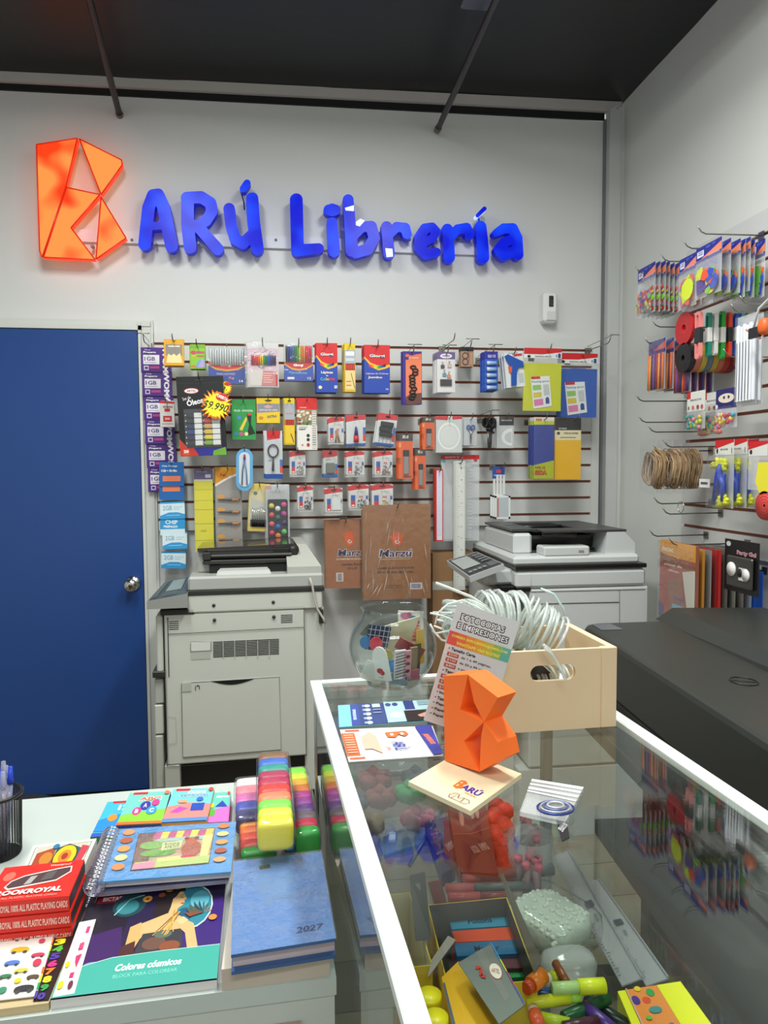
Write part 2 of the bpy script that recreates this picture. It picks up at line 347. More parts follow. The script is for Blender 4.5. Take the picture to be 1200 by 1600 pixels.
# orange folded letter B
b=MB(); facets=[[(57,226),(121,216),(103,292),(66,402),(62,392)],[(124,217),(190,250),(191,258),(158,304)],[(104,293),(156,304),(111,356),(149,406),(68,402)],[(158,308),(197,372),(150,405)]]
for f in facets:
    A=[sp(x,y,0) for x,y in f]; Bk=[sp(x,y,.035) for x,y in f]; b.prism(A,Bk,ORNG,REDS)
for f in facets:  # dark red seams
    for (x,y),(u,v) in zip(f,f[1:]+f[:1]): b.tube([sp(x,y,-.001),sp(u,v,-.001)],.0028,M('#c92208',.4,emit=.7),4)
spacer(b,[(85,380),(90,300),(170,260),(140,380)])
tag(b.build('sign_letter'),'large orange lit letter B made of folded triangles','sign letter','illuminated sign letters')
LET=[('A','blue lit capital A next to the orange B',[[(226,381,10),(232,325,10),(239,305,9.5),(247,304,9.5),(255,322,10),(268,384,10)],[(230,354,6),(256,352,6)]]),
('R','blue lit capital R between A and Ú',[[(293,312,10),(293,350,10),(297,386,10)],[(292,309,9.5),(314,308,9.5),(329,317,9),(331,330,9),(322,345,8.5),(306,354,8)],[(308,352,9),(325,372,9),(340,389,9.5)]]),
('U','blue lit capital Ú with an accent',[[(358,326,9),(361,352,9),(368,374,9),(380,380,9),(392,368,8.5)],[(394,310,9.5),(396,345,10),(402,388,10)],[(380,295,5.5),(386,286,5.5)]]),
('L','blue lit capital L starting the second word',[[(463,312,10),(465,390,10)],[(465,391,9.5),(498,388,8)]]),
('i','blue lit letter i with an oval dot before the b',[[(514,328,8.5),(524,328,8.5)],[(519,328,10)],[(519,348,8.5),(522,392,9.5)]]),
('b','blue lit letter b with a peeling pale patch',[[(544,312,8.5),(547,350,9),(550,391,10)],[(553,368,7.5),(566,354,8),(580,354,9),(585,372,9),(575,389,9),(556,395,8.5)]]),
('r','blue lit letter r after the b',[[(604,354,8.5),(606,375,8.5),(608,396,9)],[(609,366,7),(620,354,7.5),(633,356,8),(636,366,7.5)]]),
('e','blue lit letter e between the two letters r',[[(659,381,6.5),(676,372,6.5),(682,362,7),(675,355,7.5),(664,357,8),(656,370,8.5),(656,386,8.5),(666,397,8),(682,394,7)]]),
('r','blue lit second letter r, left of the accented i',[[(699,358,8.5),(701,378,8.5),(702,402,9)],[(704,370,7),(715,358,7.5),(729,356,8),(734,366,7.5)]]),
('i','blue lit letter í with a glowing white accent',[[(751,354,9),(754,378,9),(755,402,9.5)],]),
('a','blue lit letter a ending the sign',[[(775,364,6),(787,357,8),(801,357,8.5),(808,372,8.5),(810,398,8)],[(806,372,7),(789,378,8),(780,390,8.5),(788,399,8),(804,392,8)]])]
for ch,lab,stq in LET:
    b=MB(); strokes(b,stq,1.15,lambda x,y,d:sp(x,y,d),BLUE,BLUES,.042)
    xs=[p[0] for s_ in stq for p in s_]; spacer(b,[(sum(xs)/len(xs)-4,376),(stq[0][-1][0],380)])
    o=tag(b.build('sign_letter'),lab,'sign letter','illuminated sign letters')
    if ch=='U': c=MB(); c.tube([sp(377,300,.03),sp(380,310,.04),sp(381,322,.05)],.003,M('#1c2a70',.5)); c.build('wire',o)
    if lab.find('accent')>0 and ch=='i': c=MB(); strokes(c,[[(746,337,3),(757,326,3.4)]],.8,lambda x,y,d:sp(x,y,d),BLUE,WLIT,.035); c.box(*sp(750,343,.03),*[v+.006 for v in sp(750,336,.03)],BLUES); c.build('accent_mark',o)
    if lab.find('peeling')>0:
        c=MB()
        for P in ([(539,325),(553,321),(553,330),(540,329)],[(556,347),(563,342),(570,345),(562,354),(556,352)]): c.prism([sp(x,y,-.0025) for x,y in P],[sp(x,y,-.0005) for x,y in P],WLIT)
        c.build('pale_patch',o)
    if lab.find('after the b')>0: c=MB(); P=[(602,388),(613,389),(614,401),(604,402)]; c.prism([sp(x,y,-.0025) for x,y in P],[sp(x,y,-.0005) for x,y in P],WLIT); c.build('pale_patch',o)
# sensor on wall
q=onY(857,482,D-.03); b=MB(); b.box(-.034,-.035,-.07,.034,0.03,.07,M('#e6e6e4',.35),b=.012); so=tag(b.build('wall_sensor',None,(q.x,D-.03,q.z)),'white capsule-shaped motion sensor on the back wall below the sign','sensor')
b=MB(); b.box(-.011,-.039,.0,.011,-.034,.05,M('#2a2c30',.2),b=.003); b.pillow((0,-.037,.038),(.008,.004,.008),'#0e0f11',1); b.build('lens',so)
b=MB(); b.box(-.02,-.0365,-.06,.02,-.034,-.02,'#d3d4d2',b=.002); b.build('cover_ridge',so)
# ------------------------------------------------------------ peg hooks
def hook(p,L,ax='y',label='',tee=False,m=None,up=.022,grp='peg hooks on the back panel'):
    m=m or STEEL; f=(lambda a,b_,c:(a,-b_,c)) if ax=='y' else (lambda a,b_,c:(-b_,a,c))
    b=MB(); b.tube([f(0,.0,0),f(0,L-.03,-.002),f(0,L-.014,.004),f(0,L,up)],.0024 if L>.12 else .002,m,6)
    B2=f(.014,0.0,.012); A2=f(-.014,.004,-.014); b.box(min(A2[0],B2[0]),min(A2[1],B2[1]),-.014,max(A2[0],B2[0]),max(A2[1],B2[1]),.012,m)
    if tee: b.tube([f(0,0,.02),f(0,L+.02,.026)],.0014,m,5); b.tube([f(-.03,L+.02,.026),f(.03,L+.02,.026)],.002,m,5)
    return tag(b.build('peg_hook',None,p),label,'hook',grp)
ORD=['second','third','fourth','fifth','sixth','seventh','eighth']
def ordl(t,i,n):
    w=t.split()[:12]; w=w if n>2 else t.split()[:16]
    return ' '.join(w)+((', '+ORD[i-1]+' from the front') if n>2 else '')
def wp(name,label,cat,box,off,ops=(),n=1,gap=.009,th=.003,col='#e9e7e2',rot=0,parts=None,hk=True,blabel=None,film=False,hkl=None,tee=False,group=None,hx=0,rough=.4,hkname=None,by=0):
    x0,y0,x1,y1=box; xc=(x0+x1)/2; Yp=D-off
    TL=onY(x0,y0,Yp);TR=onY(x1,y0,Yp);C=onY(xc,y0,Yp); w=TR.x-TL.x; h=C.z-onY(xc,y1,Yp).z
    b=MB(); b.box(-w/2,0,-h,w/2,th,0,M(col,rough))
    art(b,wallmap(w,h),w,h,list(ops),rough=rough)
    root=b.build(name,None,(C.x,Yp,C.z),(0,math.radians(rot),0)); tag(root,label,cat,group)
    if parts: parts(root,w,h)
    if film:
        c=MB(); c.box(-w/2-.002,-.006 if film is True else -film,-h-.003,w/2+.002,-.0055 if film is True else -film+.0005,.0,FILM); c.build('clear_wrapper',root)
    for i in range(1,n):
        c=copy_tree(root); c.location=(C.x-random.uniform(.001,.006),Yp+i*(th+gap),C.z-by*i+random.uniform(-.002,.002)); bl=blabel or (label+', hanging behind the front one')
        tag(c,ordl(bl,i,n),cat,group or ('copies of the '+label)); root['group']=c['group']
    if hk:
        L=hkl or max(.2,off+.05); hook((C.x+hx,D-.024,C.z-.008),L-.024,'y','peg hook carrying the '+' '.join(label.split()[:11]),tee)
    return root
def ops_glor(w,h,top,title,mid=.34): # red-over-blue box with yellow swoosh
    arc=[(i/10,mid+.1*math.sin(math.pi*i/10)) for i in range(11)]; arc2=[(i/10,mid+.035+.14*math.sin(math.pi*i/10)) for i in range(11)]
    return [('r',0,0,1,1,'#2346a6'),('p',[(0,top),(1,top)]+[(u,v) for u,v in arc2[::-1]],'#e9b32a'),('p',[(0,top),(1,top)]+arc[::-1],'#cf1f22')]
# coloured pens shown as geometry
def sticks(n,cols,u0,u1,v0,v1,name='markers',r=None,tip=.15,y=-.004):
    def fn(root,w,h):
        b=MB()
        for i in range(n):
            u=u0+(u1-u0)*(i+.5)/n; x=-w/2+u*w; rr=r or (u1-u0)*w/n*.42; c=cols[i%len(cols)]
            b.tube([(x,y,-v0*h),(x,y,-v0*h-.002),(x,y,-v1*h)],[rr*.7,rr,rr],M(c,.3),6)
        b.build(name,root)
    return fn
RAIN=['#17181c','#1d2a7a','#1f6fc4','#1e9a48','#6cc42c','#f2da20','#f08a1c','#ea3a24','#e2386e','#e0251f']
WOM=[]
# purple linked prepaid chip cards
P0=onY(243,543,D-.05); root=empty('chip_card_strip',(P0.x,D-.05,P0.z),0,'long strip of purple prepaid phone chip cards hanging left of the shelves','card strip')
for i in range(6):
    c=onY(243+i*2.2,543+i*37.5,D-.05); w,h=.125,.106
    b=MB(); b.box(-w/2,0,-h,w/2,.002,0,M('#4b2383',.4))
    art(b,wallmap(w,h),w,h,[('t','Chip',.22,.1,.2,.06,'#e8def2'),('t','Prepago',.3,.2,.42,.09,'#ffffff',0,.03),('r',.08,.3,.62,.68,'#ece8ee'),('t','1GB',.3,.46,.36,.16,'#4b2383',0,.02),('r',.12,.6,.5,.62,'#9d8fb0'),('r',.1,.74,.26,.92,'#d9d0e4'),('r',.13,.78,.23,.88,'#4b2383'),('r',.3,.76,.62,.86,'#c23b8e'),('t','WOM',.82,.5,.9,.22,'#f4f0f8',-90,.05),('r',0,.985,1,1,'#2e1258')])
    b.build('chip_card',root,(c.x-P0.x,0,c.z-P0.z-.0),(math.radians(random.uniform(-3,3)),0,0))
hook((P0.x-.03,D-.024,P0.z+.01),.14,'y','double peg hook above the purple chip card strip',True)
P0=onY(268,722,D-.09); root=empty('chip_card_strip',(P0.x,D-.09,P0.z),0,'blue strip of prepaid chip cards hanging in front of the purple strip','card strip')
specs=[('#1668b4','a'),('#1668b4','b'),('#2f9bd8','c'),('#2f9bd8','d'),('#2f9bd8','c'),('#2f9bd8','c')]
ys=[722,754,784,810,831,862]; xo=[0,0,1,2,5,3]
for i,(c0,k) in enumerate(specs):
    c=onY(268+xo[i],ys[i],D-.09); w=.104; h=.104 if k=='a' else .074
    ops={'a':[('t','Chip Prepago',.42,.17,.62,.09,'#e8f2fa',0,.02),('t','1GB + 30 Min',.4,.36,.62,.1,'#ffffff',0,.03),('r',.14,.58,.86,.8,'#f2855c')],
     'b':[('r',.14,.2,.84,.52,'#f2855c'),('r',.1,.1,.5,.12,'#7fb2dc')],
     'c':[('p',[(0,.1),(1,.1),(1,.75),(.7,.62),(.35,.62),(0,.8)],'#d9ebf2'),('t','2GB',.3,.36,.36,.26,'#4b8cb4',0,.0),('r',.55,.3,.9,.33,'#9cc0d0'),('r',.55,.42,.8,.45,'#9cc0d0'),('r',.25,.78,.8,.81,'#bfe2f6')],
     'd':[('t','CHIP',.45,.22,.5,.24,'#e4f4fc',0,.03),('t','PREPAGO',.42,.48,.56,.14,'#ffffff',0,.03),('p',[(0,.65),(1,.6),(1,1),(0,1)],'#d9ebf2')]}[k]
    b=MB(); b.box(-w/2,0,-h,w/2,.002,0,M(c0,.35)); art(b,wallmap(w,h),w,h,ops); b.build('chip_card',root,(c.x-P0.x,-.001*i*(1 if i<5 else -1),c.z-P0.z),(math.radians(random.uniform(-5,5)),math.radians(random.uniform(-2,2)),0))
hook((P0.x,D-.024,P0.z-.006),.11,'y','peg hook behind the blue chip cards')
# row 1
wp('crayon_box','yellow box of crayons hanging in the top row beside the door','crayon box',(256,530,287,571),.22,[('r',.08,.2,.92,.9,'#8f8a80'),('r',.08,.62,.92,.92,'#e2a43c'),('p',[(.1,.9),(.2,.55),(.35,.62),(.5,.55),(.62,.64),(.8,.52),(.92,.9)],'#f3dfa0'),('r',.2,.24,.8,.3,'#ddd8cc'),('e',.5,.06,.1,.02,'#6b4a10')],3,.008,.011,'#e3a72a',blabel='yellow crayon box, one of those behind the front box beside the door')
wp('chalk_box','lime green box of coloured chalk in the top row','chalk box',(297,538,320,576),.17,[('r',.0,.0,1,.16,'#79b52e'),('e',.22,.34,.2,.08,'#e0425c'),('r',.3,.28,.95,.38,'#c85b7c'),('r',.1,.46,.35,.5,'#f2c83a'),('r',.45,.46,.9,.5,'#d2452c'),('p',[(.45,.95),(.7,.6),(.98,.62),(.98,.95)],'#b6a8d8'),('p',[(.3,.95),(.62,.62),(.75,.66),(.5,.95)],'#74a6dc'),('r',.04,.86,.4,.93,'#d8842c')],3,.006,.012,'#8fc83c')
def fn(root,w,h):
    sticks(14,['#dfe3e2','#d2d8d8'],.04,.96,.06,.5)(root,w,h)
    b=MB(); b.box(-w/2,-.011,-h,w/2,-.0105,0,FILM); b.build('clear_case',root)
wp('marker_wallet','wide clear wallet of markers with white caps, topmost left','marker wallet',(325,542,383,600),.2,[(o) for o in ops_glor(1,1,.38,'',.45)][0:0]+[('r',0,0,1,.4,'#b9bfbf'),('r',0,.4,1,1,'#23479f'),('p',[(0,.4),(1,.4),(1,.52),(.8,.62),(.5,.66),(.2,.62),(0,.5)],'#e2a02c'),('p',[(0,.4),(1,.4),(1,.46),(.8,.57),(.5,.61),(.2,.57),(0,.45)],'#cf1f22'),('t','Glorgi',.47,.49,.3,.1,'#f4f4f4',0,.05),('t','MARCADORES',.47,.73,.5,.06,'#c8b4d8'),('t','Kg',.62,.84,.14,.08,'#e5a084'),('t','14',.88,.92,.1,.07,'#ffffff')],2,.014,.01,parts=fn,blabel='second clear marker wallet behind the white-capped one',tee=False,hkl=.2)
def fn(root,w,h):
    b=MB(); b.box(-w*.56,-.012,-h*1.02,w*.5,-.0115,.02*h,FILM); b.build('clear_bag',root)
    sticks(12,['#c51f3a','#d83a5c','#e0403a','#ea6a30','#f0b030','#e8d838','#2f9a3c','#1f7a4a','#2a6ac4','#2a3f9a','#3a2a7a','#1a1c30'],.12,.92,.28,.5)(root,w,h)
wp('marker_pack','large glossy pack of rainbow brush markers with white patterned bag','marker pack',(386,536,435,605),.24,[('r',0,0,1,.12,'#d8d8d6'),('r',0,.12,1,.64,'#d9bcc8')]+[('l',[(random.random()*.96,.14+random.random()*.48) for _ in range(2)] ,.012,random.choice(['#2b2440','#ffffff','#ffffff','#3a3a60'])) for _ in range(34)]+[('p',[(.05,.62),(.55,.6),(.95,.64),(.92,.97),(.08,.97)],'#d7cfc9'),('p',[(.5,.62),(.95,.64),(.92,.97),(.44,.97)],'#cf7f7c')]+[('r',.5,.68+.05*i,.82-.05*(i%3),.69+.05*i,'#f5e8e6') for i in range(5)]+[('r',.9,.7,.96,.97,'#c81f30'),('t','12',.9,.68,.12,.05,'#ffffff')],3,.012,.004,'#c9c6c8',parts=fn,blabel='glossy rainbow marker pack behind the front one')
def fn(root,w,h):
    sticks(12,['#1c1c20','#1d2a7a','#25459f','#1f6fc4','#1e8a48','#5cb42c','#f2da20','#f08a1c','#f0a070','#ea3a24','#e2386e','#e0251f'],.04,.96,.06,.5)(root,w,h)
    b=MB(); b.box(-w/2,-.011,-h,w/2,-.0105,0,FILM); b.build('clear_case',root)
wp('marker_wallet','clear wallet of rainbow-capped markers between bright pack and red pencil box','marker wallet',(444,537,489,595),.2,[('r',0,0,1,.5,'#c4c8c8'),('r',0,.5,1,1,'#2a4db0'),('p',[(0,.5),(1,.5),(1,.58),(.75,.7),(.5,.73),(.25,.7),(0,.57)],'#e8a52c'),('p',[(0,.5),(1,.5),(1,.54),(.75,.65),(.5,.68),(.25,.65),(0,.53)],'#d02222'),('t','Glorgi',.48,.585,.34,.08,'#fff',0,.05),('t','Marcadores',.47,.78,.62,.07,'#7fc0e8'),('r',.1,.9,.34,.96,'#e8e8f0'),('t','12',.86,.93,.12,.06,'#fff')],2,.014,.01,parts=fn,blabel='second wallet behind the rainbow-capped markers')
def penc(title,t2,mid):
    a=[('r',0,0,1,1,'#2346a8'),('p',[(0,0),(1,0),(1,.45),(.85,.49),(.55,.53),(.3,.47),(0,.28)],'#ebb424')]
    a+=[('p',[(0,0),(1,0),(1,.4),(.75,.43),(.5,.42),(.25,.37),(0,.24)],'#d41f22')]
    cols=['#e0302a','#ea5a24','#f08a1c','#f2c81c','#b8d82c','#3aa84a','#1f8a5c','#1f5ab0','#1c2a6a','#16181c']
    a+=[('p',[(.18+.066*i,.4+.045*(1-abs(i-4.5)/5)),(.18+.066*(i+1),.4+.045*(1-abs(i-3.5)/5)),(.18+.066*(i+1),.45+.05*(1-abs(i-3.5)/5)),(.18+.066*i,.45+.05*(1-abs(i-4.5)/5))],cols[i]) for i in range(10)]
    a+=[('t','Glorgi',.5,.24,.64,.085,'#31343c',0,.09),('t','Glorgi',.5,.235,.6,.075,'#eef0ee',0,.03),('e',.45,.03,.17,.012,'#701012')]
    return a
wp('pencil_box','red and blue box of coloured pencils with rainbow tips, narrower of the two','pencil box',(494,536,527,613),.24,penc('','','')+[('t','Lápices',.5,.6,.56,.065,'#f0e8d8',0,.03),('t','de',.5,.66,.12,.03,'#f0e8d8'),('t','Co',.3,.73,.24,.06,'#4fc0c8',0,.03),('t','lo',.52,.73,.16,.06,'#e8b83a',0,.03),('t','res',.74,.735,.24,.05,'#e2384a',0,.03),('e',.17,.9,.09,.035,'#e8dcb8'),('r',.84,.86,.98,.92,'#d8e0f0'),('t','12',.91,.89,.1,.04,'#1b2a6a')],5,.004,.009,'#1c3580',blabel='red and blue pencil box, behind the narrower front box',film=False)
wp('pencil_box','slim yellow-topped box of red pencils between two blue pencil boxes','pencil box',(538,536,555,612),.24,[('r',0,0,1,.14,'#e3c41f'),('r',.02,.14,1,.42,'#a9aeb4'),('r',.1,.17,.9,.26,'#e4e6ea'),('r',.1,.31,.9,.37,'#c9d0d8'),('r',.08,.42,.95,.56,'#8e1712')]+[('r',.14+.2*i,.44,.28+.2*i,.54,'#d23a26') for i in range(4)]+[('r',.08,.56,.95,.96,'#e8cf8c'),('l',[(.6,.62),(.93,.93)],.06,'#7a4a20'),('r',.15,.78,.6,.8,'#c86a50'),('r',.15,.86,.6,.88,'#c86a50')],5,.004,.011,'#e0bf2a',blabel='slim yellow-topped pencil box behind the front slim box')
wp('pencil_box','wider red and blue box of jumbo coloured pencils','pencil box',(569,539,609,614),.24,penc('','','')+[('t','Lápices de Colores',.5,.6,.86,.045,'#d9c8d8',0,.02),('t','Jumbo',.42,.68,.56,.06,'#e8e0c8',0,.03),('t','12',.89,.92,.1,.03,'#ffffff')],5,.005,.01,'#1c3580',blabel='jumbo pencil box behind the wider front box')
wp('hair_tie_card','purple and orange hanging card of black hair ties','accessory card',(629,549,659,632),.22,[('r',0,0,1,1,'#3a2a86'),('p',[(.35,.08),(.98,.04),(.98,.16),(.3,.16)],'#ee7a50'),('r',.16,.16,.98,.9,'#ee8058'),('e',.25,.08,.12,.03,'#e06a4a'),('t','ACCESORIOS',.58,.12,.5,.03,'#f6e8e0')]+[('p',[(.2,1),(.16,.86),(.4,.8),(.98,.78),(.98,.98),(.5,1)],'#6a4238')],2,.01,.004,'#3a2a86',parts=lambda r,w,h:[(lambda b:[b.tube([(x+.012*math.cos(a*.785),-.005,z+.007*math.sin(a*.785)) for a in range(8)],.003,'#1b1a1e',5,True) for x,z in [(random.uniform(-.006,.016),-h*(.3+.058*i)) for i in range(11)]] and b.build('hair_ties',r))(MB())],tee=True,blabel='second hair tie card behind the front one')
def cl(root,w,h):
    b=MB()
    for x,z,c in ((-.2,-.36,'#4a2424'),(.18,-.34,'#c9b6a8'),(-.1,-.56,'#3f9ab4'),(.15,-.6,'#d8845c')): b.box(x*w-.008,-.006,z*h-.008,x*w+.008,-.001,z*h+.006,c); b.tube([(x*w,-.004,z*h+.005),(x*w+.003,-.004,z*h+.02),(x*w-.003,-.004,z*h+.02),(x*w,-.004,z*h+.005)],.0008,STEEL,4)
    b.box(-.34*w,-.008,-.84*h,.3*w,-.001,-.68*h,'#2a1c22'); b.build('binder_clips',root)
    b=MB(); b.box(-w*.46,-.012,-h*.93,w*.46,-.0115,-h*.2,FILM); b.build('blister',root)
wp('clip_card','white card of assorted binder clips with purple top, front of a thick stack','clip card',(683,550,711,613),.25,[('r',0,0,1,.18,'#6d5a86'),('e',.5,.1,.34,.06,'#e8e0ea'),('r',.3,.08,.7,.11,'#9a7aa8'),('r',.05,.19,.95,.97,'#e4e2e0')],5,.016,.004,'#e2e0e2',parts=cl,tee=True,blabel='white binder clip card in the stack behind the front one',hx=.0)
wp('ring_pack','small dark-topped pack of two rings in the top row','ring pack',(720,542,740,573),.12,[('r',0,0,1,.22,'#1c1a1a'),('r',0,.22,1,1,'#b08a72'),('e',.35,.45,.25,.18,'#4a3a34'),('e',.35,.45,.18,.12,'#b9907a'),('e',.35,.76,.25,.18,'#4a3a34'),('e',.35,.76,.18,.12,'#b9907a'),('r',.7,.3,.92,.9,'#c99a80')],3,.01,.004,'#8f6f5c',tee=True)
def gs(root,w,h):
    for i in range(5):
        b=MB(); z=-h*(.3+.155*i); T=Matrix.Translation((-w*.36,-.008,z))@Matrix.Rotation(math.radians(90),4,'Y'); b.lathe([(0,0),(.0085,0),(.0085,w*.7),(0,w*.7)],M('#8fb7e6',.3),10,T); b.lathe([(.0088,0),(.0088,.014),(0,.014)],'#dfe8f4',10,T); b.build('glue_stick',root)
wp('glue_stick_card','blue card of five glue sticks beside the glue gun','glue stick card',(757,549,778,611),.24,[('r',0,0,1,.2,'#2f2f96'),('t','GLUE STICK',.55,.12,.6,.07,'#e0e4f8',0,.03)]+[('r',0,.2+.155*i,1,.33+.155*i,'#2a5cc0') for i in range(5)],4,.014,.004,'#2a4aa8',parts=gs,blabel='glue stick card behind the front one',tee=True)
def gun(root,w,h):
    b=MB(); pl=lambda x,y,d:(-w/2+x*w,-.012+d,-y*h)
    P=[(.05,.1),(.2,.06),(.62,.2),(.95,.3),(.98,.46),(.72,.44),(.58,.58),(.5,.95),(.24,.95),(.28,.7),(.34,.48),(.1,.22)]
    b.prism([pl(x,y,0) for x,y in P],[pl(x,y,.01) for x,y in P],M('#1c4fa6',.35)); b.build('glue_gun',root)
    b=MB(); P=[(.18,.4),(.36,.42),(.3,.6),(.2,.55)]; b.prism([pl(x,y,0) for x,y in P],[pl(x,y,.009) for x,y in P],'#ea5a24'); b.build('trigger',root)
wp('glue_gun_pack','hanging card with a blue hot glue gun and orange trigger','glue gun pack',(786,550,816,605),.24,[('r',0,0,.06,1,'#c9d2dc'),('r',.55,.06,.97,.13,'#c6343a'),('r',.7,.62,.95,.9,'#b8c0c4'),('t','GLUE GUN',.5,.03,.5,.03,'#445')],3,.02,.005,'#dcdfdd',rot=-6,parts=gun,blabel='glue gun card hanging behind the front one')
def apron(col,txt):
    def fn(root,w,h):
        b=MB(); b.box(-w/2,0.001,-h,w/2,.008,-.24*h,M(col,.5)); art(b,wallmap(w,h,.0005),w,h,[('p',[(.25,.26),(.8,.26),(.72,.235),(.35,.235)],col),('t',txt,.78,.58,.24,.05,'#e8ecb0')]); b.build('folded_apron',root)
        b=MB(); m=wallmap(w,h,-.001); c=[(.18,.46),(.68,.44),(.76,.92),(.27,.97)]
        q=quadmap([m(u,v,4) for u,v in c]); b.add([m(u,v,3) for u,v in c],[(0,1,2,3)],M('#e9ebe8',.4))
        art(b,q,w*.5,h*.5,[('r',.02,.0,.5,.08,'#c8242a'),('t','Painting apron',.5,.17,.9,.08,'#3f86b8',0,.02),('r',.06,.27,.5,.43,'#8fc46a'),('r',.06,.5,.5,.66,'#d6c247'),('r',.06,.72,.55,.92,'#da7fae'),('r',.68,.72,.88,.9,'#2a4a8e'),('e',.78,.71,.06,.03,'#2a4a8e')]+[('r',.62,.28+.04*i,.92,.29+.04*i,'#8aa0a8') for i in range(9)]); b.build('product_leaflet',root)
        b=MB(); b.box(-w*.5,-.009,-h*1.01,w*.5,-.0085,-h*.16,FILM); b.build('clear_bag',root)
    return fn
hd=[('r',0,0,1,1,'#e4e6e4'),('p',[(0,0),(1,0),(1,.06),(.5,.1),(0,.1)],'#c9262c'),('t','PAINTING APRON',.5,.135,.42,.03,'#333',0,.02),('e',.13,.135,.045,.022,'#222'),('r',.9,.08,.97,.15,'#2a4a8e'),('r',.84,.1,.88,.14,'#7fa4a0')]
for bx,col,lab,of in (((819,544,878,642),'#c9cf1a','yellow painting apron in a clear bag with red-edged header',.24),((872,552,934,652),'#1d57b4','blue painting apron in a clear bag with red-edged header',.2)):
    x0,y0,x1,y1=bx
    Yp=D-of; TL=onY(x0,y0,Yp);TR=onY(x1,y0,Yp);C=onY((x0+x1)/2,y0,Yp);w=TR.x-TL.x;h=C.z-onY((x0+x1)/2,y1,Yp).z
    b=MB(); b.box(-w/2,-.001,-.16*h,w/2,.004,0,M('#e4e6e4',.4)); art(b,wallmap(w,h,-.001),w,h,[o if o[0]!='r' or o[5]!='#e4e6e4' else ('r',0,0,1,.16,'#e4e6e4') for o in hd])
    r_=tag(b.build('apron_pack',None,(C.x,Yp,C.z),(0,math.radians(.6),0)),lab,'apron pack'); apron(col,'')(r_,w,h)
    hook((C.x+.02,D-.024,C.z-.01),.27,'y','peg hook through the '+lab.split(' in ')[0],False)
# row 2
wp('tape_card','small white card with red panels hanging over the purple chip cards','tape card',(250,626,272,667),.14,[('p',[(0,0),(1,.04),(1,.12),(0,.1)],'#c8232a'),('r',.2,.2,.9,.28,'#9a8a86'),('r',.3,.3,.7,.42,'#c8232a'),('r',.2,.58,.82,.8,'#c01f2a'),('t','500',.5,.69,.34,.08,'#fff'),('r',.1,.86,.9,.9,'#b0a8a4')],3,.01,.004,'#dcd6d2')
def oleo(root,w,h):
    b=MB(); b.box(-w*.36,-.003,-h*.88,w*.4,-.001,-h*.42,M('#2c2d33',.3)); b.build('tray_window',root)
    cols=['#20242e','#24303c','#1f2a52','#203a7c','#18204a','#1f2028'],['#b8352c','#d24238','#caa06a','#d8b83a','#e0c832','#7aa83a']
    for c in range(2):
        for r_ in range(6):
            t=MB(); x=(-.33+.38*c)*w; z=-h*(.49+.07*r_); t.box(x,-.012,z-.0092,x+.17*w,-.003,z+.0092,M(cols[c][r_],.35),b=.003); t.box(x+.17*w,-.013,z-.0102,x+.34*w,-.003,z+.0102,M('#dedfdc',.4),b=.002); t.tube([(x-.004,-.008,z),(x,-.008,z)],.004,'#c9c9c9',6); t.build('paint_tube',root)
    b=MB(); b.box(-w*.37,-.0165,-h*.9,w*.41,-.016,-h*.41,FILM); b.build('clear_window',root)
wp('oil_paint_set','big black box of oil paint tubes carrying a yellow price star','paint set',(275,588,348,712),.26,[('r',0,0,1,.08,'#0e0f11'),('r',.02,.08,1,.083,'#3a3c40'),('e',.48,.045,.09,.006,'#3c3e42'),('e',.31,.18,.16,.036,'#c9403a'),('e',.31,.18,.145,.03,'#eceae6'),('t','ARTEL',.31,.18,.2,.03,'#7a3a3a',0,.02),('t','Set de',.2,.27,.18,.04,'#e8e8e8',14,.0),('t','Óleos',.37,.31,.36,.09,'#f4f4f4',12,.03),('p',[(0,.78),(.12,.86),(.18,.92),(0,1)],'#c33a22'),('p',[(0,.9),(1,.9),(1,1),(0,1)],'#2a2c8a'),('p',[(0,.9),(.3,.9),(.4,1),(0,1)],'#c2331f'),('p',[(.72,.94),(.98,.9),(1,1),(.7,1)],'#6ea832'),('r',.06,.91,.2,.985,'#d8542a'),('t','20',.13,.94,.1,.035,'#fff',0,.03)],2,.018,.018,'#131417',rot=-2,parts=oleo,blabel='black oil paint box behind the one with the price star')
def star(px,py,r,off,lab,txt):
    C=onY(px,py,D-off); b=MB(); N=22; P=[];Q=[];P2=[]
    for i in range(2*N):
        rr=(r*(1 if i%2==0 else .78)*(1+.12*math.sin(i*3.7))); a=math.pi*i/N+.2; P.append((rr*math.cos(a),0,rr*.98*math.sin(a))); P2.append((rr*.86*math.cos(a),-.0012,rr*.84*math.sin(a)))
    b.prism(P,[(x,.0012,z) for x,y,z in P],M('#e8741f',.4)); b.add(P2+[(0,-.0012,0)],[(i,(i+1)%(2*N),2*N) for i in range(2*N)],M('#f3ea2a',.4))
    art(b,lambda u,v,k:((u-.5)*2*r,-.0016-k*LAY,(.5-v)*2*r),2*r,2*r,[('e',.66,.24,.2,.12,'#c9302a')]+([('t','OFERTA',.67,.24,.36,.1,'#fff',-18,.03)] if txt else [])+[('t',txt or '9.',.48,.55,.8 if txt else .3,.28,'#22242c',-8 if txt else 20,.005,.3)])
    return tag(b.build('price_star',None,C,(0,math.radians(6),0)),lab,'price sign')
star(338,633,.064,.29,'large yellow and orange starburst reading OFERTA $9.990','$9.990')
star(351,606,.032,.235,'smaller yellow starburst peeking out behind the large price star','')
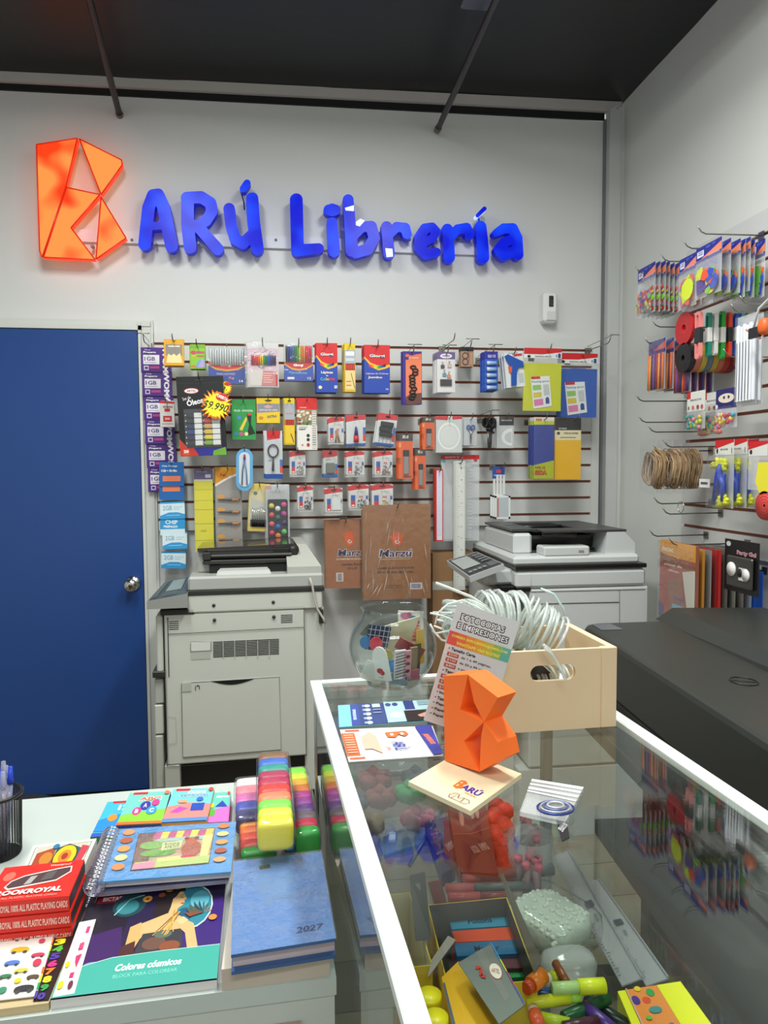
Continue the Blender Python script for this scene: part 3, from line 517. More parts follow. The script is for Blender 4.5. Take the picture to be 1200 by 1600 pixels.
wp('colour_pencil_box','green box of coloured pencils beside the price star','pencil box',(362,624,399,687),.2,[('r',0,0,1,.14,'#2e8a44'),('t','PLUS - SCHOOL',.5,.28,.8,.05,'#e2efdf',0,.02),('p',[(.62,.36),(.82,.36),(.8,.62),(.98,.85),(.62,.9),(.72,.62)],'#16281c'),('p',[(.3,.75),(.6,.42),(.64,.5),(.42,.78)],'#e7c64a'),('r',.66,.34,.82,.4,'#d2452c'),('e',.3,.46,.09,.05,'#4a86c8'),('e',.16,.86,.09,.05,'#3f86b8'),('e',.38,.86,.09,.05,'#c85b8c'),('e',.6,.86,.08,.05,'#e8d8a0')],3,.006,.009,'#2f9448',blabel='green pencil box hanging behind the front one')
wp('eraser_box','square yellow and grey box of pencils in the second row','pencil box',(401,622,437,661),.2,[('r',0,0,1,.22,'#e6c31e'),('e',.5,.1,.16,.04,'#443610'),('r',.02,.22,.98,.6,'#8d8c96'),('e',.5,.34,.2,.06,'#cfa6a8'),('t','LÁPICES DE CERA',.5,.47,.8,.07,'#eceaf0',0,.02),('p',[(0,.6),(1,.54),(1,1),(0,1)],'#e8c42e'),('t','EXTRA',.66,.74,.4,.1,'#3a2a6a',6,.03),('e',.18,.8,.1,.07,'#c88a2c')],4,.006,.01,'#d9b82a',blabel='yellow and grey pencil box behind the square front one')
wp('pencil_box','slim yellow-topped pencil box left of the acrylic paint pack','pencil box',(444,622,460,695),.2,[('r',0,0,1,.12,'#e3c41f'),('e',.5,.06,.18,.02,'#443610'),('r',.02,.12,1,.46,'#a9aeb4'),('r',.08,.46,.95,.58,'#7e1712')]+[('r',.14+.2*i,.47,.28+.2*i,.57,'#c23226') for i in range(4)]+[('r',.05,.58,.97,.97,'#e9c52e'),('l',[(.6,.76),(.9,.95)],.08,'#26222a'),('r',.12,.3,.8,.33,'#c9a0a4')],4,.004,.01,'#d9b82a',blabel='slim pencil box behind the front one in the second row')
wp('acrylic_paint_pack','tall red-topped acrylic paint pack with flower picture','paint pack',(464,622,495,703),.2,[('r',0,0,1,.22,'#d42426'),('t','artmate',.3,.18,.34,.02,'#f6e4e0'),('r',0,.22,1,.52,'#8a8a62')]+[('e',random.uniform(.05,.7),random.uniform(.25,.5),random.uniform(.04,.09),random.uniform(.015,.03),random.choice(['#c84a4a','#e8dcc8','#d88a8a','#5a7a44','#e0b8a0','#3f5a38'])) for _ in range(36)]+[('r',.74,.24,.96,.98,'#d4d2cc')]+[('r',.76,.26+.045*i,.94,.275+.045*i,random.choice(['#777','#999','#a88'])) for i in range(15)]+[('t','ACRYLIC',.3,.56,.42,.02,'#333'),('t','PAINT',.26,.6,.34,.03,'#333',0,.03),('e',.54,.72,.08,.03,'#2a2a2a'),('e',.54,.8,.08,.03,'#2a2a2a'),('e',.54,.9,.08,.035,'#c0282c'),('e',.25,.9,.05,.018,'#d88a8a')],3,.008,.009,'#e6e3dc',blabel='acrylic paint pack behind the tall front one')
# red-topped blister cards
def blis(kind):
    def fn(root,w,h):
        b=MB(); rnd=random.Random(hash(kind)%999 if False else len(kind)*7)
        if kind=='sticks': [b.tube([(rnd.uniform(-.06,.12)*w,-.004,-.5*h),(rnd.uniform(-.1,.38)*w,-.005,-.92*h)],.0013,'#a87a50',5) for _ in range(12)]
        elif kind=='pen': b.tube([(-.02*w,-.008,-.38*h),(-.0*w,-.008,-.42*h),(0,-.008,-.62*h),(0,-.008,-.66*h)],[.003,.0045,.009,.009],M('#28306a',.3),10); b.tube([(0,-.008,-.66*h),(0,-.008,-.88*h)],[.011,.011],M('#c23a4a',.3),10)
        elif kind=='clips': [b.box(-.34*w+dx,-.016,-h*(.32+.16*i)-.012,.34*w+dx,-.002,-h*(.32+.16*i)+.009,M('#131316',.3),b=.003) for i,dx in ((0,0),(1,-.003),(2,0))]; [b.tube([(x*w,-.01,-.75*h),(x*w,-.01,-.92*h)],.0012,CHROME,5) for x in (-.3,-.1,.1,.3)]
        elif kind=='sharp': b.box(-.32*w,-.012,-.84*h,.3*w,-.001,-.46*h,M('#74786f',.4,.3),b=.002)
        elif kind=='flat': b.box(-.1*w,-.005,-.82*h,.4*w,-.001,-.4*h,M('#dfe3e0',.2))
        else:
            pal={'metal':['#9a9890','#6c6a64','#c4c2ba'],'black':['#2a2a2c','#44444a','#1c1c1e'],'pins':['#c8c8c8','#3f9ab4','#c23a4a','#8a8f94'],'mixed':['#8a2c34','#c43a3a','#3a4a6a','#d0cac0'],'gold':['#d8b040','#e0c870','#ece4c8'],'green':['#1f4a3a','#2a2a30','#7a8a7a']}[kind]
            for _ in range(34):
                x=rnd.uniform(-.04,.36)*w; z=-rnd.uniform(.56,.9)*h; a=rnd.uniform(0,3.14); b.tube([(x-.004*math.cos(a),-.003,z-.004*math.sin(a)),(x+.004*math.cos(a),-.006,z+.004*math.sin(a))],.0014,M(rnd.choice(pal),.35,.3),5)
        b.build({'sticks':'wooden_sticks','pen':'correction_pen','clips':'binder_clips','sharp':'grey_eraser','flat':'clear_contents'}.get(kind,'small_contents'),root)
        b=MB(); b.box(-w*.46,-.018 if kind=='clips' else -.014,-h*.96,w*.46,-.0175 if kind=='clips' else -.0135,-h*.22,FILM); b.box(-w*.53,-.001,-h*1.03,w*.53,-.0005,h*.02,FILM); b.build('blister',root)
    return fn
def bops(kind):
    if kind in('pen','clips'): return [('r',0,0,1,1,'#dfe2e2'),('p',[(0,0),(1,0),(1,.16),(.6,.17),(0,.24)],'#cf2326'),('p',[(0,.93),(1,.9),(1,1),(0,1)],'#1f57a4'),('r',.86,.4,1,.62,'#2a62b0'),('r',.86,.62,1,.84,'#d23a2a'),('e',.5,.09,.14,.03,'#5a1412')]
    if kind=='sharp': return [('r',0,0,1,1,'#c9ccc8'),('p',[(0,0),(1,0),(1,.2),(.6,.24),(0,.28)],'#b31f24'),('r',0,.86,1,1,'#1f4f9a'),('r',.84,.5,1,.7,'#2a62b0'),('r',.84,.7,1,.86,'#d23a2a'),('e',.5,.1,.14,.03,'#4a1412'),('t','ARTMATE',.34,.33,.4,.03,'#666')]
    return [('r',0,0,1,1,'#dcdcd9'),('p',[(0,.04),(.2,0),(.85,0),(1,.05),(1,.14),(.5,.17),(0,.23)],'#cb2125'),('e',.5,.07,.16,.03,'#641614'),('t','ARTMATE',.62,.28,.4,.025,'#8a8a8a'),('r',.1,.4,.32,.62,'#2458a8'),('r',.1,.62,.32,.86,'#cf2a2a'),('r',.14,.78,.28,.84,'#e8e0e0'),('p',[(.0,.9),(1,.92),(1,.96),(0,.96)],'#a8a8a4'),('l',[(.5,.5),(.56,.42),(.6,.5),(.66,.42),(.7,.52)],.03,'#d24a4a'),('r',.86,.42,.96,.56,'#2458a8')]
BL=[('sticks',(513,652,537,694),'with wooden sticks, first in its row'),('pen',(541,648,571,697),'holding a correction pen'),('clips',(592,647,622,697),'of black binder clips, hanging tilted'),
('metal',(453,705,477,745),'left of the grey eraser card'),('sharp',(505,704,527,746),'with a grey square eraser'),('pins',(541,705,569,745),'right of the grey eraser card'),('mixed',(585,705,613,745),'with red and blue contents beside the orange cutters'),
('black',(465,760,489,799),'right of the watercolour palette'),('flat',(508,763,535,804),'with clear contents above the copper pack'),('green',(545,758,576,797),'with dark green contents, above the cork packs'),('gold',(581,757,614,799),'with golden contents resting over the cork sheet pack')]
for kd,bx,tx in BL:
    wp('blister_card','small red-topped blister card '+tx,'blister card',bx,.17 if bx[1]<740 else .2,bops(kd),3 if kd not in('clips',) else 2,.02,.002,'#dcdcd9',rot=9 if kd=='clips' else 0,parts=blis(kd),blabel='red-topped blister card hanging behind the one '+tx)
def cutter(root,w,h):
    b=MB(); b.box(-w*.16,-.014,-h*.9,w*.2,-.003,-h*.5,M('#8f8a86',.3),b=.002); b.box(-w*.18,-.016,-h*.5,w*.22,-.003,-h*.36,M('#1b1b1d',.4),b=.002); b.build('cutter_knife',root)
    b=MB(); b.box(-w*.48,-.018,-h,w*.48,-.0175,0,FILM); b.build('blister',root)
for bx,tx,bh in (((622,678,645,748),'large orange card of a utility knife, left of the smaller ones',1),((659,652,679,702),'upper small orange card of a black utility knife',1),((648,702,665,765),'lower small orange card of a black utility knife beside the red rulers',1)):
    wp('utility_knife_card',tx,'knife card',bx,.2,[('r',0,0,1,.16,'#3a3430'),('r',.3,.03,.7,.1,'#c8c2b8'),('r',0,.16,1,1,'#e8601c'),('r',.04,.2,.2,.3,'#f09a70'),('t','CUTTER',.1,.6,.4,.06,'#3a1c10',90),('r',.3,.95,.9,.97,'#402010')],3,.014,.004,'#d4551a',parts=cutter,blabel=tx.split(' card')[0]+' card behind, '+('left' if bx[0]<630 else 'upper' if bx[1]<660 else 'lower')+' stack')
def scis(root,w,h):
    b=MB(); b.tube([(0,-.003,-.2*h),(w*.06,-.004,-.5*h),(-w*.08,-.004,-.88*h)],[.002,.003,.001],CHROME,5); b.tube([(0,-.004,-.2*h),(-w*.08,-.004,-.5*h),(w*.1,-.004,-.88*h)],[.002,.003,.001],CHROME,5); b.build('compass',root)
P_=onY(382,702,D-.22)
b=MB(); strokes(b,[[(382,714,13),(382,754,13)]],1.5,lambda x,y,d:(onY(x,y,D-.22).x,D-.22+d,onY(x,y,D-.22).z),M('#5fa8d8',.35),M('#5fa8d8',.35),.008)
strokes(b,[[(382,715,8.5),(382,752,8.5)]],1.5,lambda x,y,d:(onY(x,y,D-.22).x,D-.223+d,onY(x,y,D-.22).z),M('#cfd6dc',.3),M('#cfd6dc',.3),.002)
cp_=tag(b.build('compass_pack'),'oval light blue pack of a drawing compass','compass pack')
b=MB(); q=lambda x,y:(onY(x,y,D-.232).x,D-.232,onY(x,y,D-.232).z); b.tube([q(382,716),q(379,735),q(378,758)],.0022,M('#5a6a86',.3,.5),6); b.tube([q(382,716),q(385,738),q(386,758)],.0022,M('#5a8ac0',.3,.3),6); b.tube([q(382,710),q(382,718)],.004,'#8a3a6a',6); b.build('compass',cp_)
hook((P_.x,D-.024,onY(382,704,D-.22).z),.22,'y','peg hook carrying the oval compass pack')
def magn(root,w,h):
    b=MB(); cx,cz=-.02*w,-.42*h; r_=w*.28
    b.tube([(cx+r_*math.cos(a*.3927),-.008,cz+r_*1.25*math.sin(a*.3927)) for a in range(16)],.0032,'#1c1c1e',6,True); b.tube([(cx,-.008,cz-r_*1.25),(cx-.002,-.008,-.84*h)],[.003,.0055],'#1c1c1e',8); b.build('magnifying_glass',root)
    b=MB(); b.box(-w*.46,-.014,-h*.9,w*.46,-.0135,-h*.16,FILM); b.build('blister',root)
wp('magnifier_card','red-topped card with a black round magnifying glass','magnifier card',(413,673,441,748),.2,[('p',[(.12,0),(.9,0),(.86,.16),(.14,.2)],'#c9252a'),('r',.05,.2,.95,.9,'#c9cdd0'),('r',0,.9,1,1,'#1f4f9a'),('r',.84,.6,1,.74,'#2a62b0'),('r',.84,.74,1,.88,'#d23a2a'),('t','LUPA',.3,.62,.2,.04,'#555')],2,.02,.003,'#c9cdd0',parts=magn)
wp('compass_set','white-ringed hoop pack in clear wrapper with red header corners','hoop pack',(681,650,722,707),.2,[('p',[(0,0),(.48,0),(.44,.12),(0,.1)],'#c8262c'),('p',[(.62,0),(1,0),(1,.08),(.64,.1)],'#c8262c'),('e',.5,.55,.44,.38,'#f0f2f0'),('e',.5,.55,.37,.32,'#cfd4d0'),('e',.5,.55,.34,.29,'#dde0dc')],3,.014,.004,'#d3d6d3',film=True,blabel='hoop pack behind the front one')
def blsc(root,w,h):
    b=MB()
    for s_ in(-1,1): b.tube([(s_*w*.17+w*.14*math.cos(a*.785),-.008,-.36*h+w*.16*math.sin(a*.785)) for a in range(8)],.0028,'#2450a8',6,True); b.tube([(s_*w*.1,-.008,-.46*h),(-s_*w*.05,-.008,-.6*h),(-s_*w*.03,-.008,-.95*h)],[.004,.003,.001],M('#a8aab0',.25,.9) if True else 0,6)
    b.build('scissors',root); b=MB(); b.box(-w/2,-.014,-h,w/2,-.0135,0,FILM); b.build('clear_bag',root)
wp('scissors_pack','clear pack of small blue-handled scissors','scissors pack',(725,652,745,696),.22,[('r',0,0,1,.12,'#b9bec2'),('r',.1,.2,.9,.9,'#c4c8ca')],4,.02,.002,'#c0c4c6',parts=blsc,blabel='blue-handled scissors pack behind the front one')
# black scissors hanging on the hook
P_=onY(765,652,D-.2); hook((P_.x-.005,D-.024,P_.z),.22,'y','T-ended peg hook carrying the black scissors',True)
for i in range(5):
    b=MB(); x=-.018+.009*i; y=.02*i-.04
    for s_ in(-1,1): b.tube([(x+s_*.014+.011*math.cos(a*.63),y,-.024+.02*math.sin(a*.63)) for a in range(10)],.0042,M('#121214',.3),6,True); b.tube([(x+s_*.008,y,-.046),(x+s_*.002,y,-.062)],.005,M('#121214',.3),6)
    o=b.build('handles'); b=MB()
    for s_ in(-1,1): b.tube([(x+s_*.003,y,-.06),(x-s_*.001,y,-.1),(x,y,-.138)],[.004,.004,.001],M('#77767a',.3,.9),5)
    r_=empty('black_scissors',(P_.x,D-.2,P_.z+.0),0,('leftmost black-handled scissors in the hanging bunch' if i==0 else ORD[i-1]+' black-handled scissors from the left in the hanging bunch'),'scissors','black scissors bunched on one hook'); o.parent=r_; b.build('blades',r_)
wp('protractor_pack','white half-round protractor in a clear black-topped pack','protractor pack',(776,651,803,700),.18,[('r',.15,0,1,.28,'#141414'),('t','PROTRACTOR',.58,.12,.6,.05,'#ddd',0,.02),('p',[(.9,.45)]+[(.9-.62*math.sin(math.pi*i/10),.65-.28*math.cos(math.pi*i/10)) for i in range(11)],'#eef0f0'),('p',[(.86,.5)]+[(.86-.4*math.sin(math.pi*i/10),.66-.18*math.cos(math.pi*i/10)) for i in range(11)],'#c9cdcc')],2,.014,.003,'#ccd0cf',film=True)
wp('tissue_paper_pack','blue tissue paper pack with lime PAPEL DE SEDA corner','tissue paper',(834,652,866,748),.25,[('r',0,0,1,.06,'#dfdcd6'),('r',.1,.02,.4,.06,'#c8802c'),('r',0,.06,1,.12,'#c9cf1a'),('r',0,.12,1,1,'#2c3f96'),('p',[(0,.78),(1,.7),(1,1),(0,1)],'#b6bf1a'),('t','PAPEL DE',.32,.82,.5,.04,'#7a2414',0,.03),('t','SEDA',.36,.9,.62,.08,'#7a2414',0,.09),('t','SEDA',.355,.898,.6,.065,'#e06a28',0,.03)],5,.012,.003,'#27388a',film=True,blabel='blue and lime tissue paper pack behind the front one')
wp('tissue_paper_pack','bright yellow tissue paper pack with black and cream header','tissue paper',(867,653,908,749),.24,[('r',0,0,1,.2,'#151515'),('t','art mates',.3,.17,.3,.03,'#ddd'),('r',0,.2,1,.36,'#eadfb4'),('e',.14,.25,.06,.025,'#2a2a20'),('t','TISSUE PAPER',.62,.25,.56,.03,'#2a2a20',0,.03),('r',.2,.31,.8,.325,'#8a8468'),('r',0,.36,1,1,'#efb90c')],2,.006,.004,'#efb90c',film=True,hx=.03)
wp('ruler_pack','narrow stack of red-edged white rulers beside the clear set squares','ruler pack',(680,733,692,846),.17,[('r',0,0,1,1,'#c8382c'),('r',.2,.02,.9,.98,'#dfe0ee')]+[('r',.3,.04+.03*i,.8,.043+.03*i,'#9aa0c0') for i in range(30)],4,.009,.003,'#c03428',by=.0,blabel='red-edged ruler behind the front ruler')
def sq(root,w,h):
    b=MB(); b.prism([(-w*.48,-.003,-.08*h),(-w*.44,-.003,-.08*h),(w*.1,-.003,-h*.98),(-w*.48,-.003,-h*.98)],[(-w*.48,-.001,-.08*h),(-w*.44,-.001,-.08*h),(w*.1,-.001,-h*.98),(-w*.48,-.001,-h*.98)],HAZY)
    b.box(w*.12,-.004,-h*.97,w*.3,-.002,-.1*h,HAZY); [b.box(w*.2,-.0045,-h*(.15+.04*i),w*.3,-.004,-h*(.15+.04*i)+.0006,'#555') for i in range(20)]; b.build('set_square',root)
b0=wp('geometry_set','tall clear pack of set squares and rulers with red header','geometry set',(689,711,749,845),.16,[('r',0,0,1,.05,'#c9262c'),('t','GEOMETRY SET',.3,.025,.4,.02,'#f2d8d8'),('e',.9,.06,.05,.02,'#c9464c'),('e',.07,.07,.05,.02,'#4fa0b0')],1,.01,.0008,'#e8e8e6',parts=sq,hk=True)
b0.data.materials[0]=HAZY
wp('long_ruler','long white metal ruler hanging down to the cardboard box','ruler',(711,720,727,922),.19,[('r',.1,.03,.9,.97,'#d9dbd4'),('e',.5,.02,.14,.004,'#555')]+[('r',.12,.04+.0155*i,.3 if i%5 else .45,.0415+.0155*i,'#6a6a66') for i in range(60)]+[('t',str(i+1),.62,.055+.03*i,.16,.006,'#555') for i in range(0,30,3)],2,.008,.002,'#c9ccc4',hk=True)
# badge holders on lanyards
P_=onY(779,728,D-.16); r_=empty('badge_holder_bundle',(P_.x,D-.16,P_.z),0,'bundle of white badge holders with white straps and blue top tag','badge holders')
s_=1/((D-.16)) ; k=(D-.16)/F
b=MB(); b.box(-10*k,-.002,-20*k,10*k,.002,-1*k,M('#2c4f9c',.4)); art(b,wallmap(20*k,20*k,-.002),20*k,20*k,[('r',.3,.3,.7,.55,'#c8404a'),('r',.1,.7,.9,.8,'#9ab0d8')]); b.build('blue_tag',r_)
b=MB(); [b.box((-9+5*i)*k,-.003*i,-46*k,(-5+5*i)*k,-.003*i+.0012,-14*k,M('#d9dbd8',.5)) for i in range(4)]; b.build('straps',r_)
for i in range(3):
    b=MB(); x=(-14+3*i)*k; z=-(46+i)*k; w_=26*k; y=-.006*(i+1)
    for A in ((0,0,w_,-3*k),(0,-34*k,w_,-37*k),(0,0,3*k,-37*k),(w_-3*k,0,w_,-37*k)): b.box(x+A[0],y,z+A[3],x+A[2],y+.003,z+A[1],'#e2e4e2')
    b.box(x+3*k,y+.001,z-34*k,x+w_-3*k,y+.002,z-3*k,M('#b9c4c6',.3)); b.box(x+.012,y,z-34*k,x+.018,y+.001,z-3*k,'#c86a5a'); b.build('badge_frame',r_)
hook((P_.x+.01,D-.024,P_.z-.004),.2,'y','peg hook holding the badge holders')
# lower row
wp('sticky_note_strip','long yellow hanging strip of sticky notes with purple header','sticky notes',(303,732,332,862),.16,[('r',0,0,1,.13,'#57427e'),('t','STICKY NOTE',.4,.04,.6,.02,'#d8cce4'),('r',.6,.07,.9,.11,'#ddd4e4'),('r',.0,.13,1,.15,'#ddd8c0')]+[('r',0,.15+.0*i,1,1,'#e3d91c') for i in range(1)]+[('r',0,v,1,v+.005,'#a89f14') for v in (.25,.38,.49,.66,.86)]+[('t','NOTE',.45,.75,.3,.02,'#8a8420')],3,.01,.006,'#d8cf22',film=True,blabel='yellow sticky note strip behind the front strip')
def pens(root,w,h):
    for v in (.42,.58,.73,.95):
        b=MB(); z=-v*h; b.tube([(-w*.42,-.008,z),(-w*.36,-.008,z),(-w*.1,-.008,z),(w*.12,-.008,z),(w*.3,-.008,z),(w*.44,-.008,z)],[.001,.003,.004,.006,.006,.003],M('#2a2626',.3),8); b.tube([(w*.13,-.009,z),(w*.4,-.009,z)],[.0063,.005],M('#c9823a',.3),8); b.build('pen',root)
    b=MB(); b.box(-w*.48,-.016,-h,w*.48,-.0155,-h*.3,FILM); b.build('blister',root)
wp('pen_card','grey and orange hanging card of four fountain pens','pen card',(336,730,377,850),.17,[('r',0,0,1,1,'#9c9892'),('p',[(0,0),(1,0),(1,.06),(.5,.12),(0,.22)],'#e09a20'),('p',[(0,.22),(.5,.12),(1,.06),(1,.09),(.5,.15),(0,.25)],'#e8e4dc'),('e',.3,.1,.24,.05,'#d8861c'),('t','Pen',.3,.1,.2,.04,'#4a3010'),('e',.2,.38,.16,.03,'#e0a040'),('e',.2,.55,.16,.03,'#e0a040'),('e',.2,.7,.16,.03,'#e0a040'),('e',.2,.9,.16,.03,'#e0a040'),('t','BIC',.75,.8,.14,.02,'#d8741c')],3,.02,.003,'#9c9892',parts=pens,blabel='grey and orange pen card behind the front one')
def bl_(root,w,h):
    b=MB(); [b.tube([(-w*.3+i*w*.085,-.006,-.76*h),(-w*.3+i*w*.085,-.006,-.9*h)],.0035,'#17171a',6) for i in range(8)]; [b.tube([(-w*.3+i*w*.085,-.005,-.5*h-.02*math.sin(i)*h),(-w*.3+i*w*.085,-.006,-.77*h)],[.001,.002],CHROME,5) for i in range(8)]; b.build('tools',root)
wp('brush_pack','yellow and silver pack of fine black-handled tools, hanging tilted','tool pack',(390,756,422,830),.2,[('r',0,0,1,1,'#e3c64a'),('r',.03,.13,.97,.85,'#d9cda0'),('p',[(.1,.3),(.95,.42),(.95,.85),(.05,.85)],'#c3c3b8'),('e',.3,.2,.1,.04,'#6a7a4a'),('r',.1,.76,.92,.91,'#23231f')],3,.014,.003,'#e3c64a',rot=3,parts=bl_,film=True,blabel='yellow tool pack behind the tilted one')
def pal(root,w,h):
    b=MB(); b.box(-w*.42,-.012,-h,w*.42,0,-.27*h,M('#26242a',.35),b=.012); b.build('palette_tray',root)
    cols=['#d8c83a','#d8dcd8','#d4508a','#d4583e','#2a6a6a','#b8428c','#dc5a6a','#2a62b0','#3a2a5a','#d83a5a','#e0803a','#5cc45a']
    for i,c in enumerate(cols):
        x=(-.26+.26*(i%3))*w; z=-h*(.39+.165*(i//3)+(.05 if i%3==1 else 0)-(.02 if i%3==2 else 0)); q=MB(); q.lathe([(.0,0),(.0115,0),(.0115,.003),(0,.0035)],M(c,.5),14,Matrix.Translation((x,-.012,z))@Matrix.Rotation(math.radians(90),4,'X')); q.build('paint_pan',root)
    b=MB(); b.box(-w*.5,-.018,-h,w*.5,-.0175,-.02*h,FILM); b.box(-w*.5,-.001,-.28*h,w*.5,0,-.02*h,HAZY); b.build('clear_cover',root)
b0=wp('watercolour_palette','black watercolour palette with twelve round paint pans','paint palette',(415,757,452,842),.22,[('r',.0,.02,.24,.09,'#c9252a'),('t','ARTMATE',.5,.14,.6,.04,'#777')],2,.02,.0006,'#e8e8e6',parts=pal,blabel='second watercolour palette behind the front one')
b0.data.materials[0]=HAZY
HANDC='#e05a24'
def hand(cx,cy,s): # small spiral-palm hand mark
    o=[('e',cx,cy,.1*s,.07*s,HANDC)]
    for i,a in enumerate((-60,-30,-5,20,50)): 
        r_=math.radians(a); o.append(('l',[(cx+.06*s*math.sin(r_),cy-.04*s*math.cos(r_)),(cx+.16*s*math.sin(r_),cy-.125*s*math.cos(r_))],.045*s,HANDC))
    o.append(('l',[(cx+.05*s*math.cos(t*.8)*(1-t*.1),cy+.01*s+.035*s*math.sin(t*.8)*(1-t*.1)) for t in range(9)],.02*s,'#f0dccc')); return o
wp('copper_sheet_pack','shiny copper-coloured craft sheet pack left of the cork sheets','craft sheet pack',(508,812,571,919),.16,[('r',.03,.04,.97,1,'#a5673f')]+hand(.6,.3,1.1)+[('t','Marzú',.66,.48,.72,.11,'#f2ece4',0,.05,.1),('t','Marzú',.66,.48,.7,.1,'#23235c',0,.02,.1),('t','La creatividad en tus manos',.62,.57,.7,.03,'#f6e8d8'),('t','Láminas Prácticas',.7,.65,.6,.035,'#3a2418'),('t','23 x 33',.66,.71,.24,.03,'#3a2418'),('r',.26,.77,.44,.9,'#d9c9bc')]+[('r',.3,.79+.02*i,.4,.8+.02*i,'#3a3a6a') for i in range(5)],3,.006,.003,'#a5673f',rough=.25,film=.004,blabel='copper craft sheet pack behind the front one')
def bar(root,w,h): pass
wp('cork_sheet_pack','big clear-wrapped stack of brown cork sheets with orange hand mark','cork sheets',(567,789,673,936),.21,[('r',.01,.07,.99,1,'#9a683f')]+hand(.5,.38,.75)+[('t','Marzú',.48,.51,.5,.09,'#ece4dc',0,.05,.1),('t','Marzú',.48,.51,.48,.08,'#22245c',0,.02,.1),('r',.26,.57,.7,.575,'#d8c4ac'),('t','LÁMINA DE CORCHO',.48,.665,.54,.025,'#2e1f16',0,.02),('t','30 x 45 cms de 2 mm.',.48,.71,.54,.025,'#2e1f16',0,.02),('t','Industria Argentina',.45,.855,.26,.014,'#3a2a20'),('t','www.cork.com',.45,.875,.26,.012,'#3a2a20'),('r',.69,.83,.87,.9,'#dcd8d4')]+[('r',.71+.011*i,.84,.71+.011*i+.006,.89,'#2a3a7a') for i in range(13)],5,.005,.003,'#9a683f',rough=.6,film=.004,blabel='cork sheet pack behind the front one',hkl=.26)
# crease highlights on the cork wrapper, put in as thin pale tubes
P_=onY(620,789,D-.225); b=MB(); rnd=random.Random(5); w_=.285;h_=.41
for i in range(26):
    u=rnd.uniform(-.48,.45)*w_; v=-rnd.uniform(.02,.9)*h_; L=rnd.uniform(.03,.14); a=math.atan2(v+.02,u*.6+.01)+rnd.uniform(-.3,.3); 
    x2=min(max(u+L*.35*math.copysign(1,u)*rnd.random(),-.49*w_),.49*w_); z2=max(v-L,-.99*h_)
    b.tube([(u,-.0,v),((u+x2)/2+rnd.uniform(-.004,.004),-.003,(v+z2)/2),(x2,0,z2)],[.0002,.0014,.0002],HAZY if i%3 else M('#d9cfc6',.15,coat=1),5)
ck0=bpy.data.objects['cork_sheet_pack']; tag(b.build('wrapper_crease_glints',ck0,P_-ck0.location),None,None,None,'stuff')
# hooks on the back wall that show no goods + clip strips
for px,py,L,t in ((690,545,.27,False),(918,548,.25,True)):
    P_=onY(px,py,D-.024); hook(P_,L,'y',{236:'bare T-ended hook beside the door frame',690:'long bare hook right of the binder clips',918:'T-ended hook above the blue apron'}[px],t)
# ------------------------------------------------------------ goods on the side wall
def rp(name,label,cat,TL,TR,BL,X,ops=(),n=1,gap=.02,th=.003,col='#e9e7e2',parts=None,blabel=None,film=False,w=None,h=None,wob=.004,group=None):
    a=onX(*TL,X); w_=w or abs(a.y-onX(*TR,X).y); h_=h or a.z-onX(*BL,X).z
    b=MB(); b.box(-w_/2,0,-h_,w_/2,th,0,M(col,.4) if isinstance(col,str) else col); art(b,wallmap(w_,h_),w_,h_,list(ops))
    root=tag(b.build(name,None,(X,a.y-w_/2,a.z),(0,0,-math.pi/2)),label,cat,group)
    if parts: parts(root,w_,h_)
    if film: c=MB(); c.box(-w_/2-.002,-.008,-h_-.003,w_/2+.002,-.0075,0,FILM); c.build('clear_wrapper',root)
    for i in range(1,n):
        c=copy_tree(root); c.location=(X+i*(th+gap),a.y-w_/2+random.uniform(-wob,wob)*2,a.z+random.uniform(-wob,wob)); tag(c,ordl(blabel or label+', further along the hook',i,n),cat,group or 'copies of '+label); root['group']=c['group']
    return root
def foam(seed,pal,big):
    def fn(root,w,h):
        rnd=random.Random(seed); b=MB(); b.box(-w/2,.0005,-.3*h,w/2,.0008,0,'#2a3088'); b.box(-w*.49,-.012,-h*.985,w*.49,-.0115,-.28*h,FILM); b.build('clear_bag',root)
        b=MB()
        for i in range(24 if big else 110):
            r=(rnd.uniform(.02,.038) if big else rnd.uniform(.004,.011)); x=rnd.uniform(-.5*w+r,.5*w-r); z=-rnd.uniform(.36*h+r if big else .46*h,h-r); nn=rnd.choice((5,6,7,12)); a0=rnd.random()*3; y=-.001-.0004*i/(1 if big else 5)
            q=[(x+r*(1 if k%2 or nn==12 else .72)*math.cos(a0+2*math.pi*k/nn),z+r*(1 if k%2 or nn==12 else .72)*math.sin(a0+2*math.pi*k/nn)) for k in range(nn)]
            b.prism([(u,y-.002,v) for u,v in q],[(u,y,v) for u,v in q],M(rnd.choice(pal),.6))
        b.build('foam_shapes',root)
    return fn
PAL=['#e0402a','#f0802a','#e8d82a','#8ad03a','#2a7ad0','#5a3aa0','#d83a8a','#2a9a8a','#c8202a','#f0a0b0']
HOP=[('r',0,0,1,.27,'#2a2f88'),('p',[(.2,.24),(1,.07),(1,.22)],'#ee8a66'),('r',.05,.08,.32,.2,'#d8dcea'),('r',.1,.1,.28,.115,'#333a7a'),('r',.1,.14,.28,.155,'#333a7a'),('e',.5,.06,.1,.025,'#4a58b8'),('e',.72,.05,.08,.02,'#4a58b8'),('r',0,.255,1,.27,'#8890c0'),('t','FOAM SHAPES',.72,.235,.44,.018,'#e8e8f4')]
rp('foam_shapes_bag','bag of small foam shapes with purple header, leftmost on the side wall','craft bag',(997,423),(1024,411),(996,498),1.36,HOP,7,.017,.002,HAZY,parts=foam(1,PAL,False),blabel='small foam shapes bag behind the leftmost bag')
